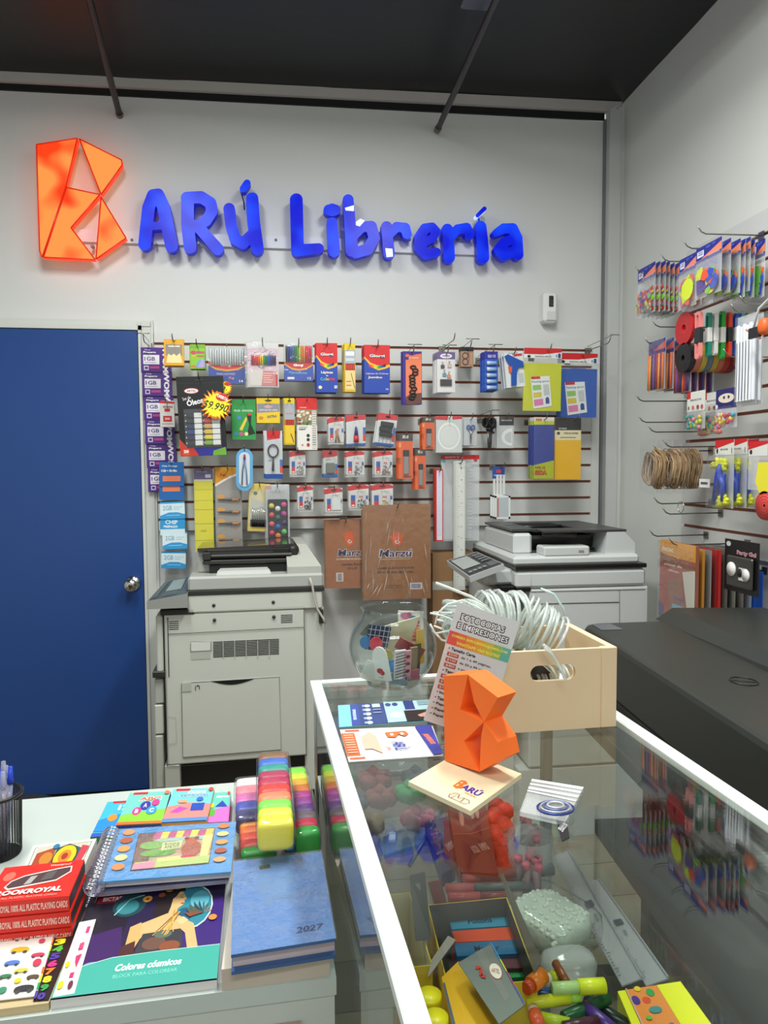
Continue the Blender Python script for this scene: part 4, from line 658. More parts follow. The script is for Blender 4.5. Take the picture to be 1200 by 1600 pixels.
rp('foam_shapes_bag','bag of pink and lime foam ribbons, second bag group on the side wall','craft bag',(1062,407),(1089,395),(1061,486),1.36,HOP,3,.02,.002,HAZY,parts=foam(5,['#f0602a','#e8308a','#d8e83a','#8ad03a','#e8402a','#6a3aa0','#f0402a'],True),blabel='foam ribbons bag behind the second bag group front')
rp('foam_shapes_bag','bag of large foam flowers above a striped orange sheet','craft bag',(1088,390),(1128,367),(1087,470),1.34,HOP,4,.03,.002,HAZY,parts=foam(9,['#d8e82a','#f0e82a','#8ad03a','#f07040','#e85a34','#2a52c8','#5a3a9a','#f0803a'],True),blabel='large foam flowers bag behind the front one')
rp('foam_shapes_bag','bag of round foam pieces, orange and green, nearest the right picture edge','craft bag',(1146,382),(1165,372),(1146,470),1.42,HOP,3,.03,.002,HAZY,parts=foam(13,['#7ac83a','#f0602a','#5aa83a','#f0702a','#6a4ab0','#2a4ac8'],True),blabel='round foam pieces bag behind the nearest-to-edge one')
HK=[((1090,353),'topmost bare hook on the side wall'),((1068,376),'hook carrying the large foam flowers'),((1033,397),'hook carrying the pink and lime foam ribbons'),((993,416),'hook carrying the leftmost foam bags'),((1007,527),'hook left of the black ribbon roll'),((1019,500),'hook carrying the red ribbon roll'),((1142,475),'hook curving up above the white elastic bag'),((994,617),'bare hook under the pipe cleaners, far left'),((998,650),'lower bare hook left of the bead bags'),((1013,665),'bare hook just above the twine'),((1037,688),'hook over the middle twine bundle'),((1021,695),'hook carrying the twine'),((1022,777),'upper empty hook below the twine'),((1035,793),'lower empty hook with a wire ring below the twine'),((1015,828),'hook above the folder catalogue'),((1156,462),'hook beside the round foam pieces'),((1130,545),'hook through the ribbon skeins')]
for (px,py),lab in HK:
    p=onX(px,py,1.33); hook((XR-.024,p.y,p.z-.022),XR-.024-1.33,'x',lab,grp='peg hooks on the side panel')
def rollat(px,py,X,r,th,col,hole,label,name='ribbon_roll',cat='ribbon roll',group=None,Yv=None,z=None):
    if Yv is None: p=onX(px,py,X); Yv,z=p.y,p.z
    b=MB(); T=Matrix.Translation((X,Yv,z))@Matrix.Rotation(math.radians(90),4,'Y')
    b.lathe([(hole,0),(r,0),(r,th),(hole,th),(hole,0)],M(col,.35),26,T,False)
    for q in (1,2,3,4,5): rr=hole+(r-hole)*q/6; b.lathe([(rr,-.0004),(rr+.0008,-.0004)],M('#111111' if col=='#c92026' else '#2a2a2c',.6),26,T)
    return tag(b.build(name),label,cat,group)
pr=onX(1068,513,1.375); rollat(0,0,1.375,.056,.016,'#c92026',.014,'wide red ribbon roll hanging on the side wall',Yv=pr.y,z=pr.z)
pb=onX(1067,559,1.375)
for i,c in enumerate(['#141416','#c86a5a','#c8a83a','#5f7a8c','#c8a02e','#c86a4a','#b8341f','#8a2a26']):
    rollat(0,0,1.375+.022*i,.051,.02,c,.01,('black ribbon roll below the red one','dusty pink ribbon roll behind the black one','mustard ribbon roll in the lower roll row','grey-blue ribbon roll in the lower roll row','golden ribbon roll behind the grey-blue one','salmon ribbon roll in the lower roll row','brick red ribbon roll in the lower roll row','dark red ribbon roll nearest the wall')[i],Yv=pb.y+.001*i,z=pb.z,group='ribbon rolls on the side wall')
# skeins
SK=[('#ee8a86',1.372,.042,'pink'),('#13806a',1.405,.03,'teal'),('#d8d6d0',1.425,.03,'white'),('#1f9a3a',1.448,.03,'green'),('#e8401c',1.47,.03,'orange-red'),('#1f5ac8',1.492,.03,'dark blue'),('#6ab0e0',1.51,.028,'light blue'),('#b8902a',1.53,.028,'golden'),('#4a9ac8',1.55,.026,'sky blue')]
py_=onX(1086,489,1.372)
for i,(c,X,w,nm) in enumerate(SK):
    h=.158-.01*(i%3); b=MB(); z0=py_.z-.004*(i%3); yv=py_.y-.025-.004*i
    pts=[(0,w*.35*math.cos(a),-h/2+ (h/2-w*.3)*(1 if math.sin(a)>0 else -1)+w*.3*math.sin(a)) for a in [j*math.pi/8+.01 for j in range(16)]]
    vs=[];
    for s_ in (-1,1):
        for k in (1,.55): vs+=[(s_*.006,y*(k if abs(z+h/2)<h*.4 else k),z if k==1 else -h/2+(z+h/2)*.86) for _,y,z in pts]
    n=16; fs=[]
    for j in range(n):
        j2=(j+1)%n; fs+=[(j,j2,n+j2,n+j),(2*n+j,3*n+j,3*n+j2,2*n+j2),(j,2*n+j,2*n+j2,j2),(n+j,n+j2,3*n+j2,3*n+j)]
    b.add(vs,fs,M(c,.35)); o=tag(b.build('ribbon_skein',None,(X,yv,z0)),nm+' ribbon skein hanging in the row beside the red roll','ribbon skein','ribbon skeins on the side wall')
    b=MB(); b.box(-.0075,-w*.38,-h*.66,.0075,w*.38,-h*.34,M('#1c2024' if i in(0,4) else '#dcdcd8',.4),b=.001); b.build('paper_band',o)
# pipe cleaners packs
def pc(seed):
    def fn(root,w,h):
        rnd=random.Random(seed); b=MB(); 
        for i in range(9): x=(-.42+.105*i)*w; b.tube([(x,-.004,-.28*h),(x+rnd.uniform(-.002,.002),-.006,-.98*h)],.0038,M(rnd.choice(['#e86a2a','#3a2a6a','#5a2a6a','#8a4a9a','#2a2a5a','#f0a040','#b82a3a','#7a2a3a']),.6),6)
        b.build('chenille_stems',root)
    return fn
rp('chenille_stem_pack','pack of orange and purple craft stems under a purple header','craft stems',(1014,536),(1040,533),(1012,613),1.36,HOP[:2]+[('r',0,0,1,.24,'#2c2f80'),('p',[(.3,.2),(1,.05),(1,.2)],'#d8604a')],3,.03,.002,HAZY,parts=pc(2),film=True,blabel='orange and purple craft stems pack behind the front one')
rp('chenille_stem_pack','pack of red and maroon craft stems below the black ribbon roll','craft stems',(1056,560),(1080,557),(1055,616),1.40,[('r',0,0,1,.2,'#2c2f80'),('r',.2,.3,.4,1,'#c8202a'),('r',.5,.3,.8,1,'#c8302a')],4,.025,.002,HAZY,parts=pc(11),film=True,blabel='red and maroon craft stems pack behind the front one')
def ela(root,w,h):
    b=MB(); [b.box(-w*.4+i*w*.16,-.012,-h*.97,-w*.4+i*w*.16+w*.13,-.002,-h*.1-.006*(i%2),M('#dfe2ea' if i%3 else '#e9eaee',.4),b=.003) for i in range(6)]; b.build('elastic_bands',root)
    b=MB(); [b.tube([(-w*.3+i*w*.15,-.014,-h*.3),(-w*.28+i*w*.15,-.0145,-h*.6),(-w*.3+i*w*.15,-.014,-h*.95)],.0009,'#26262a',4) for i in range(5)]; b.build('black_cords',root)
rp('elastic_band_bag','long clear bag of white elastic and black cord near the right picture edge','elastic bag',(1153,497),(1184,492),(1150,634),1.38,[('r',.7,.8,.95,.9,'#c9cdd0')],2,.02,.002,HAZY,parts=ela,film=True,blabel='white elastic bag behind the front one')
def pins(root,w,h):
    b=MB(); b.box(-w*.5,-.004,-h*.5,w*.5,0,0,M('#22201f',.4)); b.build('black_card',root); b=MB(); T=Matrix.Translation((w*.3,-.01,-h*.1)); b.lathe([(0,0),(.014,0),(.017,.01),(.012,.02),(0,.022)],M('#e0602a',.4),14,T); b.build('orange_bead',root)
b0=onX(1178,512,1.33); b=MB(); b.tube([(0,0,0),(0,-.02,.05),(0,-.07,.07),(0,-.12,.05)],.003,'#dfe3e0',8); b.box(-.004,-.03,-.03,.004,.02,.0,M('#1c1c1e',.4)); b.tube([(0,.035,.0),(0,-.03,-.035)],.003,'#d87a6a',6); b.pillow((0,-.045,-.005),(.014,.02,.024),'#e0652a',.8)
tag(b.build('keyring_charm',None,b0),'white loop charm with black tag and orange bead at the right edge','charm')
def beads(seed,pal):
    def fn(root,w,h):
        rnd=random.Random(seed); b=MB()
        for i in range(20): b.pillow((rnd.uniform(-.42,.42)*w,-.008,-rnd.uniform(.66,.96)*h),(.008,.006,.008),M(rnd.choice(pal),.3),.9,8)
        b.build('beads',root); b=MB(); b.box(-w*.5,-.018,-h,w*.5,-.0175,-.46*h,FILM); b.build('clear_bag',root)
    return fn
BH=[('r',0,0,1,.52,'#dfe0da'),('r',0,0,.2,.18,'#c8232a'),('t','BEADS',.5,.22,.6,.05,'#555'),('e',.1,.42,.04,.05,'#444'),('e',.35,.42,.07,.06,'#d86a5a'),('e',.62,.42,.07,.06,'#8a3a3a'),('e',.85,.42,.07,.06,'#c85a5a')]
rp('bead_bag','white-headed bag of blue and yellow rings below the ribbon rolls','bead bag',(1074,614),(1102,612),(1074,672),1.38,BH,2,.06,.002,HAZY,parts=beads(3,['#3a9a7a','#e8c83a','#2a8ab0','#3aa89a','#c8d83a','#e88a9a']),blabel='second white-headed ring bag')
rp('bead_bag','purple-headed bag of red and pink beads by the elastic bag','bead bag',(1119,610),(1152,606),(1119,670),1.40,[('r',0,0,1,.5,'#26246a'),('e',.5,.24,.38,.12,'#e8dcc4'),('e',.4,.22,.05,.04,'#26246a'),('e',.62,.22,.05,.04,'#26246a'),('e',.06,.44,.06,.06,'#e8e8f0')],1,.03,.002,HAZY,parts=beads(8,['#c8202a','#e85a8a','#e8c8d8','#f0d83a','#4ab0d0','#d86ab8','#7ad0c0']))
rp('bead_bag','low clear bag of yellow and pink charms under the white-headed bags','bead bag',(1092,660),(1132,655),(1092,680),1.44,[],1,.02,.002,HAZY,parts=beads(21,['#e8c83a','#e89a8a','#d8b8a0','#e87a6a']))
# twine
pt=onX(1046,700,1.37)
for i,(px,sc) in enumerate(((1046,.9),(1076,1.1),(1107,.85))):
    p=onX(px,700,1.36+.03*i); rnd=random.Random(i); b=MB()
    for k in range(46):
        rx=.05*sc*rnd.uniform(.5,1.05); rz=.074*rnd.uniform(.72,1.02); cx=rnd.uniform(-.006,.006); tw=rnd.uniform(-.3,.3); ox=rnd.uniform(-.026,.026)
        b.tube([(ox+.004*math.sin(a*3),cx+rx*math.cos(a)+tw*.03*math.sin(a),-.085+rz*math.sin(a)) for a in [j*math.pi/7 for j in range(14)]],.0013,M(rnd.choice(['#b89a76','#a5855f','#c9ad88','#8f7250']),.8),4,True)
    o=tag(b.build('twine_bundle',None,(1.325+.065*i,2.5,pt.z+.01)),('left','middle open','right')[i]+' bundle of brown jute twine on the side wall','twine','twine bundles on the side wall')
    b=MB(); b.box(-.032,-.055,-.175,-.0315,.055,.02,FILM); b.build('clear_bag',o)
p=onX(1103,755,1.38); b=MB(); b.box(-.001,-.03,-.014,.001,.03,.014,'#e4e4e0'); b.box(-.0015,-.02,-.004,-.001,.02,.004,'#555'); tag(b.build('price_tag',None,(1.375,p.y,p.z)),'small white price tag at the foot of the right twine bundle','price tag')
def brushes(root,w,h):
    rnd=random.Random(4)
    for cz,cx in ((-.36,-.05),(-.9,.1)):
        b=MB()
        for k in range(22): b.tube([((cx+rnd.uniform(-.3,.3))*w,-.012,cz*h),((cx+rnd.uniform(-.4,.36))*w,-.014,(cz+rnd.uniform(-.09,.09))*h)],.0075,M(rnd.choice(['#d8dc2a','#c9d02a','#e4e43a']),.6),5)
        b.build('bristle_tuft',root)
    b=MB(); b.tube([(w*.12,-.02,-.36*h),(w*.05,-.02,-.5*h),(-w*.2,-.02,-.95*h)],[.007,.012,.009],M('#1f46b4',.35),8); b.tube([(w*.05,-.02,-.5*h),(w*.28,-.02,-.65*h),(w*.25,-.02,-.9*h)],[.011,.008,.005],M('#1f46b4',.35),8); b.box(-w*.2,-.016,-h*.8,w*.25,-.006,-h*.5,M('#1f46b4',.35),b=.003); b.build('blue_handles',root)
    b=MB(); b.box(-w*.5,-.03,-h,w*.5,-.0295,-.2*h,FILM); b.build('clear_bag',root)
rp('craft_brush_pack','pack of blue and yellow craft brushes right of the twine','brush pack',(1118,688),(1147,690),(1114,792),1.37,[('r',0,0,1,.22,'#dcdcd6'),('p',[(0,0),(1,0),(1,.04),(0,.13)],'#cb2228'),('e',.12,.16,.05,.04,'#222'),('t','BRUSHES',.5,.14,.4,.025,'#555'),('r',.88,.12,.92,.2,'#888')],3,.04,.002,HAZY,parts=brushes,blabel='blue and yellow craft brush pack behind the front one')
rp('craft_brush_pack','second red and white header pack at the right picture edge','brush pack',(1170,690),(1200,694),(1168,765),1.36,[('r',0,0,1,.3,'#dcdcd6'),('p',[(0,0),(1,0),(1,.06),(0,.17)],'#cb2228'),('e',.14,.22,.07,.05,'#222')],1,.04,.002,HAZY)
p=onX(1195,748,1.3); b=MB(); b.prism([(0,.03,.045),(0,-.05,.045),(0,-.06,-.03),(0,.02,-.045),(0,.04,-.01)],[(.01,.03,.045),(.01,-.05,.045),(.01,-.06,-.03),(.01,.02,-.045),(.01,.04,-.01)],M('#e6dc34',.6)); tag(b.build('yellow_pouch',None,p),'yellow cloth piece hanging at the right picture edge','cloth')
p=onX(1194,790,1.3); b=MB(); T=Matrix.Translation(p)@Matrix.Rotation(math.radians(90),4,'Y'); b.lathe([(.004,0),(.04,0),(.042,.02),(.04,.12),(0,.12)],M('#d84a42',.5),20,T); [b.lathe([(r,-.001),(r+.001,-.001)],'#9a2420',20,T) for r in (.01,.018,.026,.034)]; tag(b.build('tape_roll'),'coral red roll hanging at the right picture edge','roll')
p=onX(1104,795,1.38); b=MB(); b.tube([(0,.02*math.cos(a),.02*math.sin(a)) for a in [i*.5236 for i in range(12)]],.0014,CHROME,5,True); tag(b.build('wire_ring',None,(1.40,onX(1035,793,1.33).y,p.z-.005)),'thin wire ring on the lowest empty hook','ring')
# folders, sleeves and the party pack
rp('catalogue_folder','orange and brown stationery folder pack leaning below the lowest hook','folder',(1032,843),(1088,847),(1032,962),1.30,[('r',0,0,1,.16,'#dd9a30'),('p',[(0,.16),(1,.24),(1,.16)],'#dd9a30'),('t','detec',.22,.1,.36,.07,'#f0e4d0',0,.03),('r',.0,.2,1,1,'#a8584a'),('p',[(0,.2),(1,.26),(1,.3),(0,.3)],'#8c5a38'),('t','papel de',.4,.3,.5,.04,'#ecd8d0',0,.02),('t','dibujo',.42,.37,.3,.035,'#ecd8d0',0,.02),('p',[(.66,.35),(1,.3),(1,1),(.86,1)],'#d4d2c4'),('p',[(.22,.5),(.62,.42),(.8,.95),(.38,1)],'#9a6c58'),('t','Torre',.58,.7,.26,.04,'#4a5aa8',0,.04),('r',.4,.78,.72,.85,'#7ab0c8'),('p',[(0,.8),(.14,.85),(.12,1),(0,1)],'#5a4a7a')],1,.01,.012,'#9a5a48',w=.225,film=True)
for i,(c,lab) in enumerate((('#c8862c','orange-edged paper pad just behind the folder pack'),('#8a8d8c','grey plastic sleeve behind the folder pack'),('#b81f1c','red-edged paper pad standing among the sleeves'),('#6f6a60','dark translucent sleeve right of the red pad'),('#8a8880','second translucent sleeve right of the red pad'),('#777066','brownish sleeve before the blue folder'),('#8d93a0','bluish sleeve before the blue folder'))):
    rp('plastic_sleeve',lab,'sleeve',(1090,850),(1100,850),(1090,955),1.335+.026*i,[('r',0,0,1,.12,'#c8902c' if i<1 else c)],1,.01,.004 if i not in(0,2) else .009,c,w=.21,h=.27,film=True)
    o=bpy.data.objects['plastic_sleeve'+('' if i==0 else '.%03d'%i)]; p=onX(1032,846,1.30); o.location=(1.335+.026*i,p.y-.1-.004*i,p.z-.01)
rp('blue_folder','bright blue folder hanging behind the black party pack','folder',(1120,878),(1200,890),(1120,948),1.50,[],1,.01,.004,'#1c4aa4',w=.25,h=.26)
o_=bpy.data.objects['catalogue_folder']; hook((XR-.024,o_.location.y,o_.location.z-.006),XR-.024-1.27,'x','hook carrying the folder pack and sleeves',grp='peg hooks on the side panel')
o_=bpy.data.objects['blue_folder']; hook((XR-.024,o_.location.y-.06,o_.location.z-.006),.12,'x','short hook carrying the blue folder',grp='peg hooks on the side panel')
def party(root,w,h):
    b=MB(); b.box(-w*.34,-.012,-h*.9,w*.42,-.002,-h*.3,M('#3a3734',.3),b=.005)
    for x,z,r,c in ((-.16,-.56,.022,'#eceae6'),(.27,-.62,.018,'#e6e4e0'),(.1,-.6,.013,'#1c1c1e')): b.lathe([(0,0),(r,0),(r,.003),(0,.004)],M(c,.4),18,Matrix.Translation((x*w,-.012,z*h))@Matrix.Rotation(math.radians(90),4,'X'))
    b.box(.06*w,-.0135,-h*.74,.3*w,-.012,-h*.5,'#d8d6d2'); b.build('makeup_tray',root)
rp('party_makeup_pack','black hanging pack with white make-up discs and pink lettering','makeup pack',(1133,841),(1200,846),(1133,920),1.36,[('r',0,0,1,1,'#121214'),('e',.12,.09,.07,.05,'#c8ccd0'),('t','Party Gel',.66,.24,.56,.1,'#f0d8dc',0,.06),('t','Party Gel',.66,.24,.54,.08,'#b8304a',0,.02),('r',.3,.36,.5,.4,'#a83a5a')],1,.02,.004,'#141416',w=.165,parts=party)
# ------------------------------------------------------------ copiers
class Fr:
    def __init__(s,o,t): s.o=Vector(o); s.t=t; s.R=Matrix.Rotation(t,3,'Z'); s.n=s.R@Vector((0,1,0))
    def loc(s,px,py,y=0): return s.R.inverted()@(onP(px,py,s.o+s.n*y,s.n)-s.o)
    def bx(s,b,x0,y0,x1,y1,y,d,m,bev=0): A=s.loc(x0,y0,y);B=s.loc(x1,y1,y); return b.box(A.x,y,s.loc(x0,y1,y).z,B.x,y+d,A.z,m,None,bev)
    def bxw(s,w3,off=(0,0,0)): return s.R.inverted()@(Vector(w3)-s.o)
BG=M('#c6c8bf',.42,noise=.03,scale=5); BG2=M('#b3b5ac',.42,noise=.03,scale=5); DK=M('#2c2b28',.45); DK2=M('#151514',.35); LID=M('#a9aba6',.4)
c1=Fr((-.46,2.70,0),math.radians(2.5))
r1=empty('photocopier',c1.o,c1.t,'older beige-grey photocopier standing beside the blue door','photocopier')
b=MB(); c1.bx(b,256,960,480,1197,0,.58,BG,.006); b.build('body',r1)
b=MB(); c1.bx(b,474,949,509,1236,.012,.56,BG,.006); b.build('rear_tower',r1)
b=MB(); c1.bx(b,243,962,256,1060,.01,.55,BG,.005); c1.bx(b,241,1062,256,1100,.02,.55,BG2,.004); c1.bx(b,241,1102,256,1148,.02,.55,BG,.004); c1.bx(b,242,1150,257,1232,.02,.55,BG2,.004); c1.bx(b,238,1050,258,1060,.0,.4,DK,.003); b.build('front_trays',r1)
b=MB(); c1.bx(b,257,1197,282,1236,.0,.5,BG2,.003); A=c1.loc(282,1196,.05); b.box(A.x,.05,.02,.60,.5,A.z,DK2); b.box(.02,.02,.0,.6,.52,.045,M('#8d8f88',.5)); b.build('base',r1)
b=MB(); c1.bx(b,250,953,304,962,-.004,.56,DK,.003); b.build('ledge',r1)
b=MB(); c1.bx(b,292,930,504,959,-.004,.58,BG,.005); b.build('scanner_unit',r1)
b=MB(); c1.bx(b,291,924,507,931,-.008,.6,DK,.002); b.build('seam_strip',r1)
b=MB(); A=c1.loc(293,902,-.01);B=c1.loc(506,918,-.01); b.box(A.x,-.01,c1.loc(293,925,-.01).z,B.x,.56,A.z,LID,None,.008); b.build('lid',r1); LZ=A.z
# feeder tower right, towers, tray
b=MB(); A=c1.loc(449,886,0); B=c1.loc(502,886,0); T_=c1.loc(470,862,.2); zt=T_.z+.035
b.prism([(A.x,.0,LZ),(A.x,.0,A.z),(A.x,.16,zt),(A.x,.46,zt),(A.x,.46,LZ)],[(B.x,.0,LZ),(B.x,.0,A.z),(B.x-.045,.16,zt),(B.x-.045,.46,zt),(B.x,.46,LZ)],BG2); b.build('feeder_tower',r1)
b=MB(); A2=c1.loc(309,865,.1); b.box(A2.x,.1,LZ,A2.x+.045,.46,A2.z+.008,BG2,None,.004); b.build('feeder_side',r1)
b=MB(); b.box(A2.x+.045,.07,LZ-.002,A.x,.40,LZ+.03,DK2); b.box(A2.x+.02,.06,LZ+.034,A.x+.01,.38,LZ+.05,DK,None,.004); b.box(A2.x+.03,.075,LZ+.05,A.x+.015,.36,LZ+.09,DK2,None,.006); b.box(A2.x+.02,.056,LZ+.052,A2.x+.05,.09,LZ+.08,DK,None,.003); [b.tube([(A2.x+.1+.07*i,.118,LZ+.04),(A2.x+.1+.07*i+.02,.112,LZ+.04)],.008,DK,8) for i in range(4)]; b.box(A2.x+.05,.105,LZ+.052,A.x,.125,LZ+.058,M('#6b6964',.3)); b.build('feeder_mechanism',r1)
b=MB(); zt2=LZ+.1
b.hexa([(A2.x-.0,.08,zt2-.018),(A.x+.03,.08,zt2-.008),(A.x+.03,.36,zt2-.012),(A2.x-.0,.36,zt2-.022)],[(A2.x-.0,.08,zt2-.006),(A.x+.03,.08,zt2+.004),(A.x+.03,.36,zt2-.0),(A2.x-.0,.36,zt2-.01)],M('#24211f',.18,coat=.5)); b.box(A2.x+.03,.07,zt2-.03,A2.x+.28,.12,zt2-.02,DK); b.hexa([(A2.x+.03,.1,zt2-.045),(A.x+.03,.1,zt2-.03),(A.x+.03,.4,zt2-.01),(A2.x+.03,.4,zt2-.03)],[(A2.x+.03,.1,zt2-.035),(A.x+.03,.1,zt2-.018),(A.x+.03,.4,zt2),(A2.x+.03,.4,zt2-.02)],DK); b.tube([(A.x+.025,.08,zt2-.02),(A.x+.025,.36,zt2-.024)],.024,M('#2b2826',.3),16); b.box(A2.x+.01,.066,zt2-.036,A.x+.02,.08,zt2-.03,M('#6b6964',.3)); b.build('feeder_tray',r1)
b=MB(); q=[c1.loc(338,910,.02),c1.loc(424,907,.02)]; b.hexa([(q[0].x,.02,LZ-.002),(q[1].x,.02,LZ-.002),(q[1].x-.01,.11,LZ-.002),(q[0].x+.01,.11,LZ-.002)],[(q[0].x+.005,.025,LZ+.014),(q[1].x-.005,.025,LZ+.014),(q[1].x-.02,.1,LZ+.022),(q[0].x+.02,.1,LZ+.022)],M('#c3c5c0',.4)); b.build('paper_stop',r1)
# tilted control panel
nl=c1.loc(229,940,-.04); nr=c1.loc(293,928,-.04); fl_=c1.loc(259,907,.34); fr_=c1.loc(302,900,.34)
b=MB(); dn=Vector((0.0,0,-.028)); dn2=Vector((0,0,-.05)); b.hexa([nl+dn,nr+dn2,fr_+dn2,fl_+dn],[nl,nr,fr_,fl_],M('#8f918c',.4)); pan=b.build('control_panel',r1)
b=MB(); mp=lambda u,v,k:((nl*(1-u)+nr*u)*(1-v)+(fl_*(1-u)+fr_*u)*v)+Vector((0,0,k*.0006)); art(b,mp,.15,.38,[('p',[(.03,.02),(.98,.02),(.98,.98),(.03,.98)],'#3e4a4c'),('p',[(.28,.3),(.8,.3),(.8,.95),(.28,.95)],'#24302f'),('p',[(.32,.34),(.76,.34),(.76,.92),(.32,.92)],'#8d9a96')]+[('r',.84,.1+.07*i,.94,.14+.07*i,'#5d7076') for i in range(12)]+[('r',.1,.1+.09*i,.2,.15+.09*i,'#6a7c80') for i in range(9)]+[('r',.34,.08+.06*i,.7,.1+.06*i,'#61727a') for i in range(3)]); b.build('keys_and_screen',pan)
# side face details
def line(b,fr,pts,wd=.0022,m=None,y=-.0035):
    P=[fr.loc(x,yy,y) for x,yy in pts]; P=[(p.x,y,p.z) for p in P]
    b.tube(P,wd/2,m or DK2,4)
b=MB(); P=[c1.loc(x,y,-.006) for x,y in ((284,1068),(436,1058),(439,1171),(286,1183))]; b.prism([(p.x,-.006,p.z) for p in P],[(p.x,.001,p.z) for p in P],BG); pd=b.build('bypass_door',r1)
b=MB(); line(b,c1,[(284,1068),(436,1058),(439,1171),(286,1183),(284,1068)],.003,None,-.005); 
P=[c1.loc(330+66*i/10,1064.5-3.5*i/10+ (7*math.sin(math.pi*i/10)),-.0075) for i in range(11)]; b.prism([(p.x,-.008,p.z) for p in P],[(p.x,-.005,p.z) for p in P],DK2); b.box(*[0]*6,DK2) if 0 else None; b.build('grip_recess',pd)
b=MB(); c1.bx(b,284,1068,299,1081,-.009,.004,BG2); c1.bx(b,305,1072,306,1079,-.0085,.003,DK); c1.bx(b,307,1071,311,1072,-.0085,.003,DK); c1.bx(b,311,1072,312,1077,-.0085,.003,DK); b.build('latch_mark',pd)
b=MB(); line(b,c1,[(262,991),(475,980)],.002); line(b,c1,[(475,948),(479,1178)],.002); line(b,c1,[(262,965),(264,1058)],.003); line(b,c1,[(258,1060),(261,1197)],.003); line(b,c1,[(261,1197),(284,1197),(480,1180)],.002); line(b,c1,[(305,956),(474,948)],.0015); line(b,c1,[(260,1119),(275,1120),(276,1160),(259,1163)],.0012,BG2); b.build('panel_seams',r1)
b=MB(); [c1.bx(b,333,1003+2.55*i,436,1004.1+2.55*i,-.0015,.002,DK2) for i in range(10)]; [c1.bx(b,x,1001,x+1.4,1028,-.003,.002,BG) for x in (348,366,384,402,420)]; b.build('vent_grille',r1)
b=MB(); [c1.bx(b,264,971+3*i,279,971.9+3*i,-.0015,.002,DK2) for i in range(5)]; b.build('vent_grille',r1)
b=MB(); [c1.bx(b,439,961+2.8*i,457,961.9+2.8*i,-.0015,.002,DK2) for i in range(5)]; b.build('vent_grille',r1)
b=MB(); c1.bx(b,298,1004,329,1018,-.004,.003,M('#d2d4cd',.4),.001); c1.bx(b,298,1019,329,1031,-.0015,.002,BG2); line(b,c1,[(298,1018),(298,1003),(330,1003),(330,1018)],.0014); b.build('side_handle',r1)
for x,y in ((334,946),(427,941),(335,969),(428,964)): p=c1.loc(x,y,-.006); b=MB(); b.lathe([(0,0),(.0065,0),(.006,.004),(0,.005)],M('#3a3a38',.4,.4),12,Matrix.Translation((p.x,-.003,p.z))@Matrix.Rotation(math.radians(90),4,'X')); b.build('screw',r1)
b=MB(); pts=[(484,903),(488,915),(491,935),(496,952),(505,966),(508,974)]; P=[c1.loc(x,y,-.02) for x,y in pts]; b.tube([(p.x,-.02,p.z) for p in P],.0045,M('#b9b5a8',.5),8); P0=c1.loc(500,965,0); b.box(P0.x-.004,-.012,P0.z-.02,P0.x+.012,.012,P0.z+.03,DK); b.build('power_cable',r1)
# second copier
WG=M('#cccfce',.4,noise=.02,scale=4)
c2=Fr((.87,2.65,0),0)
r2=empty('photocopier',c2.o,0,'newer white photocopier with black feeder tray in the back right corner','photocopier')
b=MB(); c2.bx(b,828,921,1009,1200,0,.62,WG,.006); A=c2.loc(1009,1200,0); b.box(-.0,0,0,A.x,.6,A.z+.02,WG); b.build('body',r2)
b=MB(); c2.bx(b,806,893,1010,921,-.004,.64,WG,.012); b.build('scanner_unit',r2)
b=MB(); c2.bx(b,806,885,1011,892,-.006,.65,DK2,.003); b.build('seam_strip',r2)
b=MB(); c2.bx(b,803,870,1000,885,-.004,.62,WG,.01); b.build('lid',r2); LZ=c2.loc(803,870,0).z
b=MB(); A=c2.loc(948,868,.0); B=c2.loc(996,868,0); t=c2.loc(948,832,.0); b.prism([(A.x,.02,LZ-.003),(B.x,.02,LZ-.003),(B.x,.02,LZ+.04),(B.x-.045,.02,t.z),(A.x+.01,.02,t.z)],[(A.x,.5,LZ-.003),(B.x,.5,LZ-.003),(B.x,.5,LZ+.04),(B.x-.045,.5,t.z),(A.x+.01,.5,t.z)],WG); b.build('feeder_tower',r2)
tz=t.z; b=MB(); b.box(.0,.08,LZ-.003,.075,.5,tz-.006,WG,None,.01); b.build('feeder_side',r2)
b=MB(); b.box(.075,.14,LZ,A.x+.01,.45,LZ+.055,DK2); b.box(.08,.1,LZ+.004,A.x,.14,LZ+.008,M('#4a4644',.4)); [b.tube([(.13+.06*i,.12,LZ+.02),(.16+.06*i,.11,LZ+.012)],.004,DK,6) for i in range(4)]; b.box(.07,.1,LZ+.055,A.x-.02,.42,LZ+.068,DK); b.build('feeder_mechanism',r2)
b=MB(); X0,X1=.1,B.x-.035
for a in ((X0,.02,X1,.14),(X0,.42,X1,.5),(X1-.16,.14,X1,.42),(0.0,.1,X0+.0,.5)): b.box(a[0],a[1],tz,a[2],a[3],tz+.009,M('#3b3b3c',.35),None,.002)
b.box(X0,.14,tz-.012,X1-.16,.42,tz-.006,DK2); b.tube([(X0,.04,tz-.006),(X1-.2,.03,tz-.01)],.009,DK2,8); b.tube([(.03,.3,tz-.0),(.3,.3,tz+.0)],.01,DK2,8); b.build('feeder_tray',r2)
b=MB(); A=c2.loc(850,868,.0); B2=c2.loc(922,852,0); b.box(A.x,.0,LZ-.003,B2.x,.09,LZ+.035,WG,None,.006); b.box(B2.x-.045,-.002,LZ+.012,B2.x-.025,.0,LZ+.02,'#8a8c8c'); b.build('paper_stop',r2)
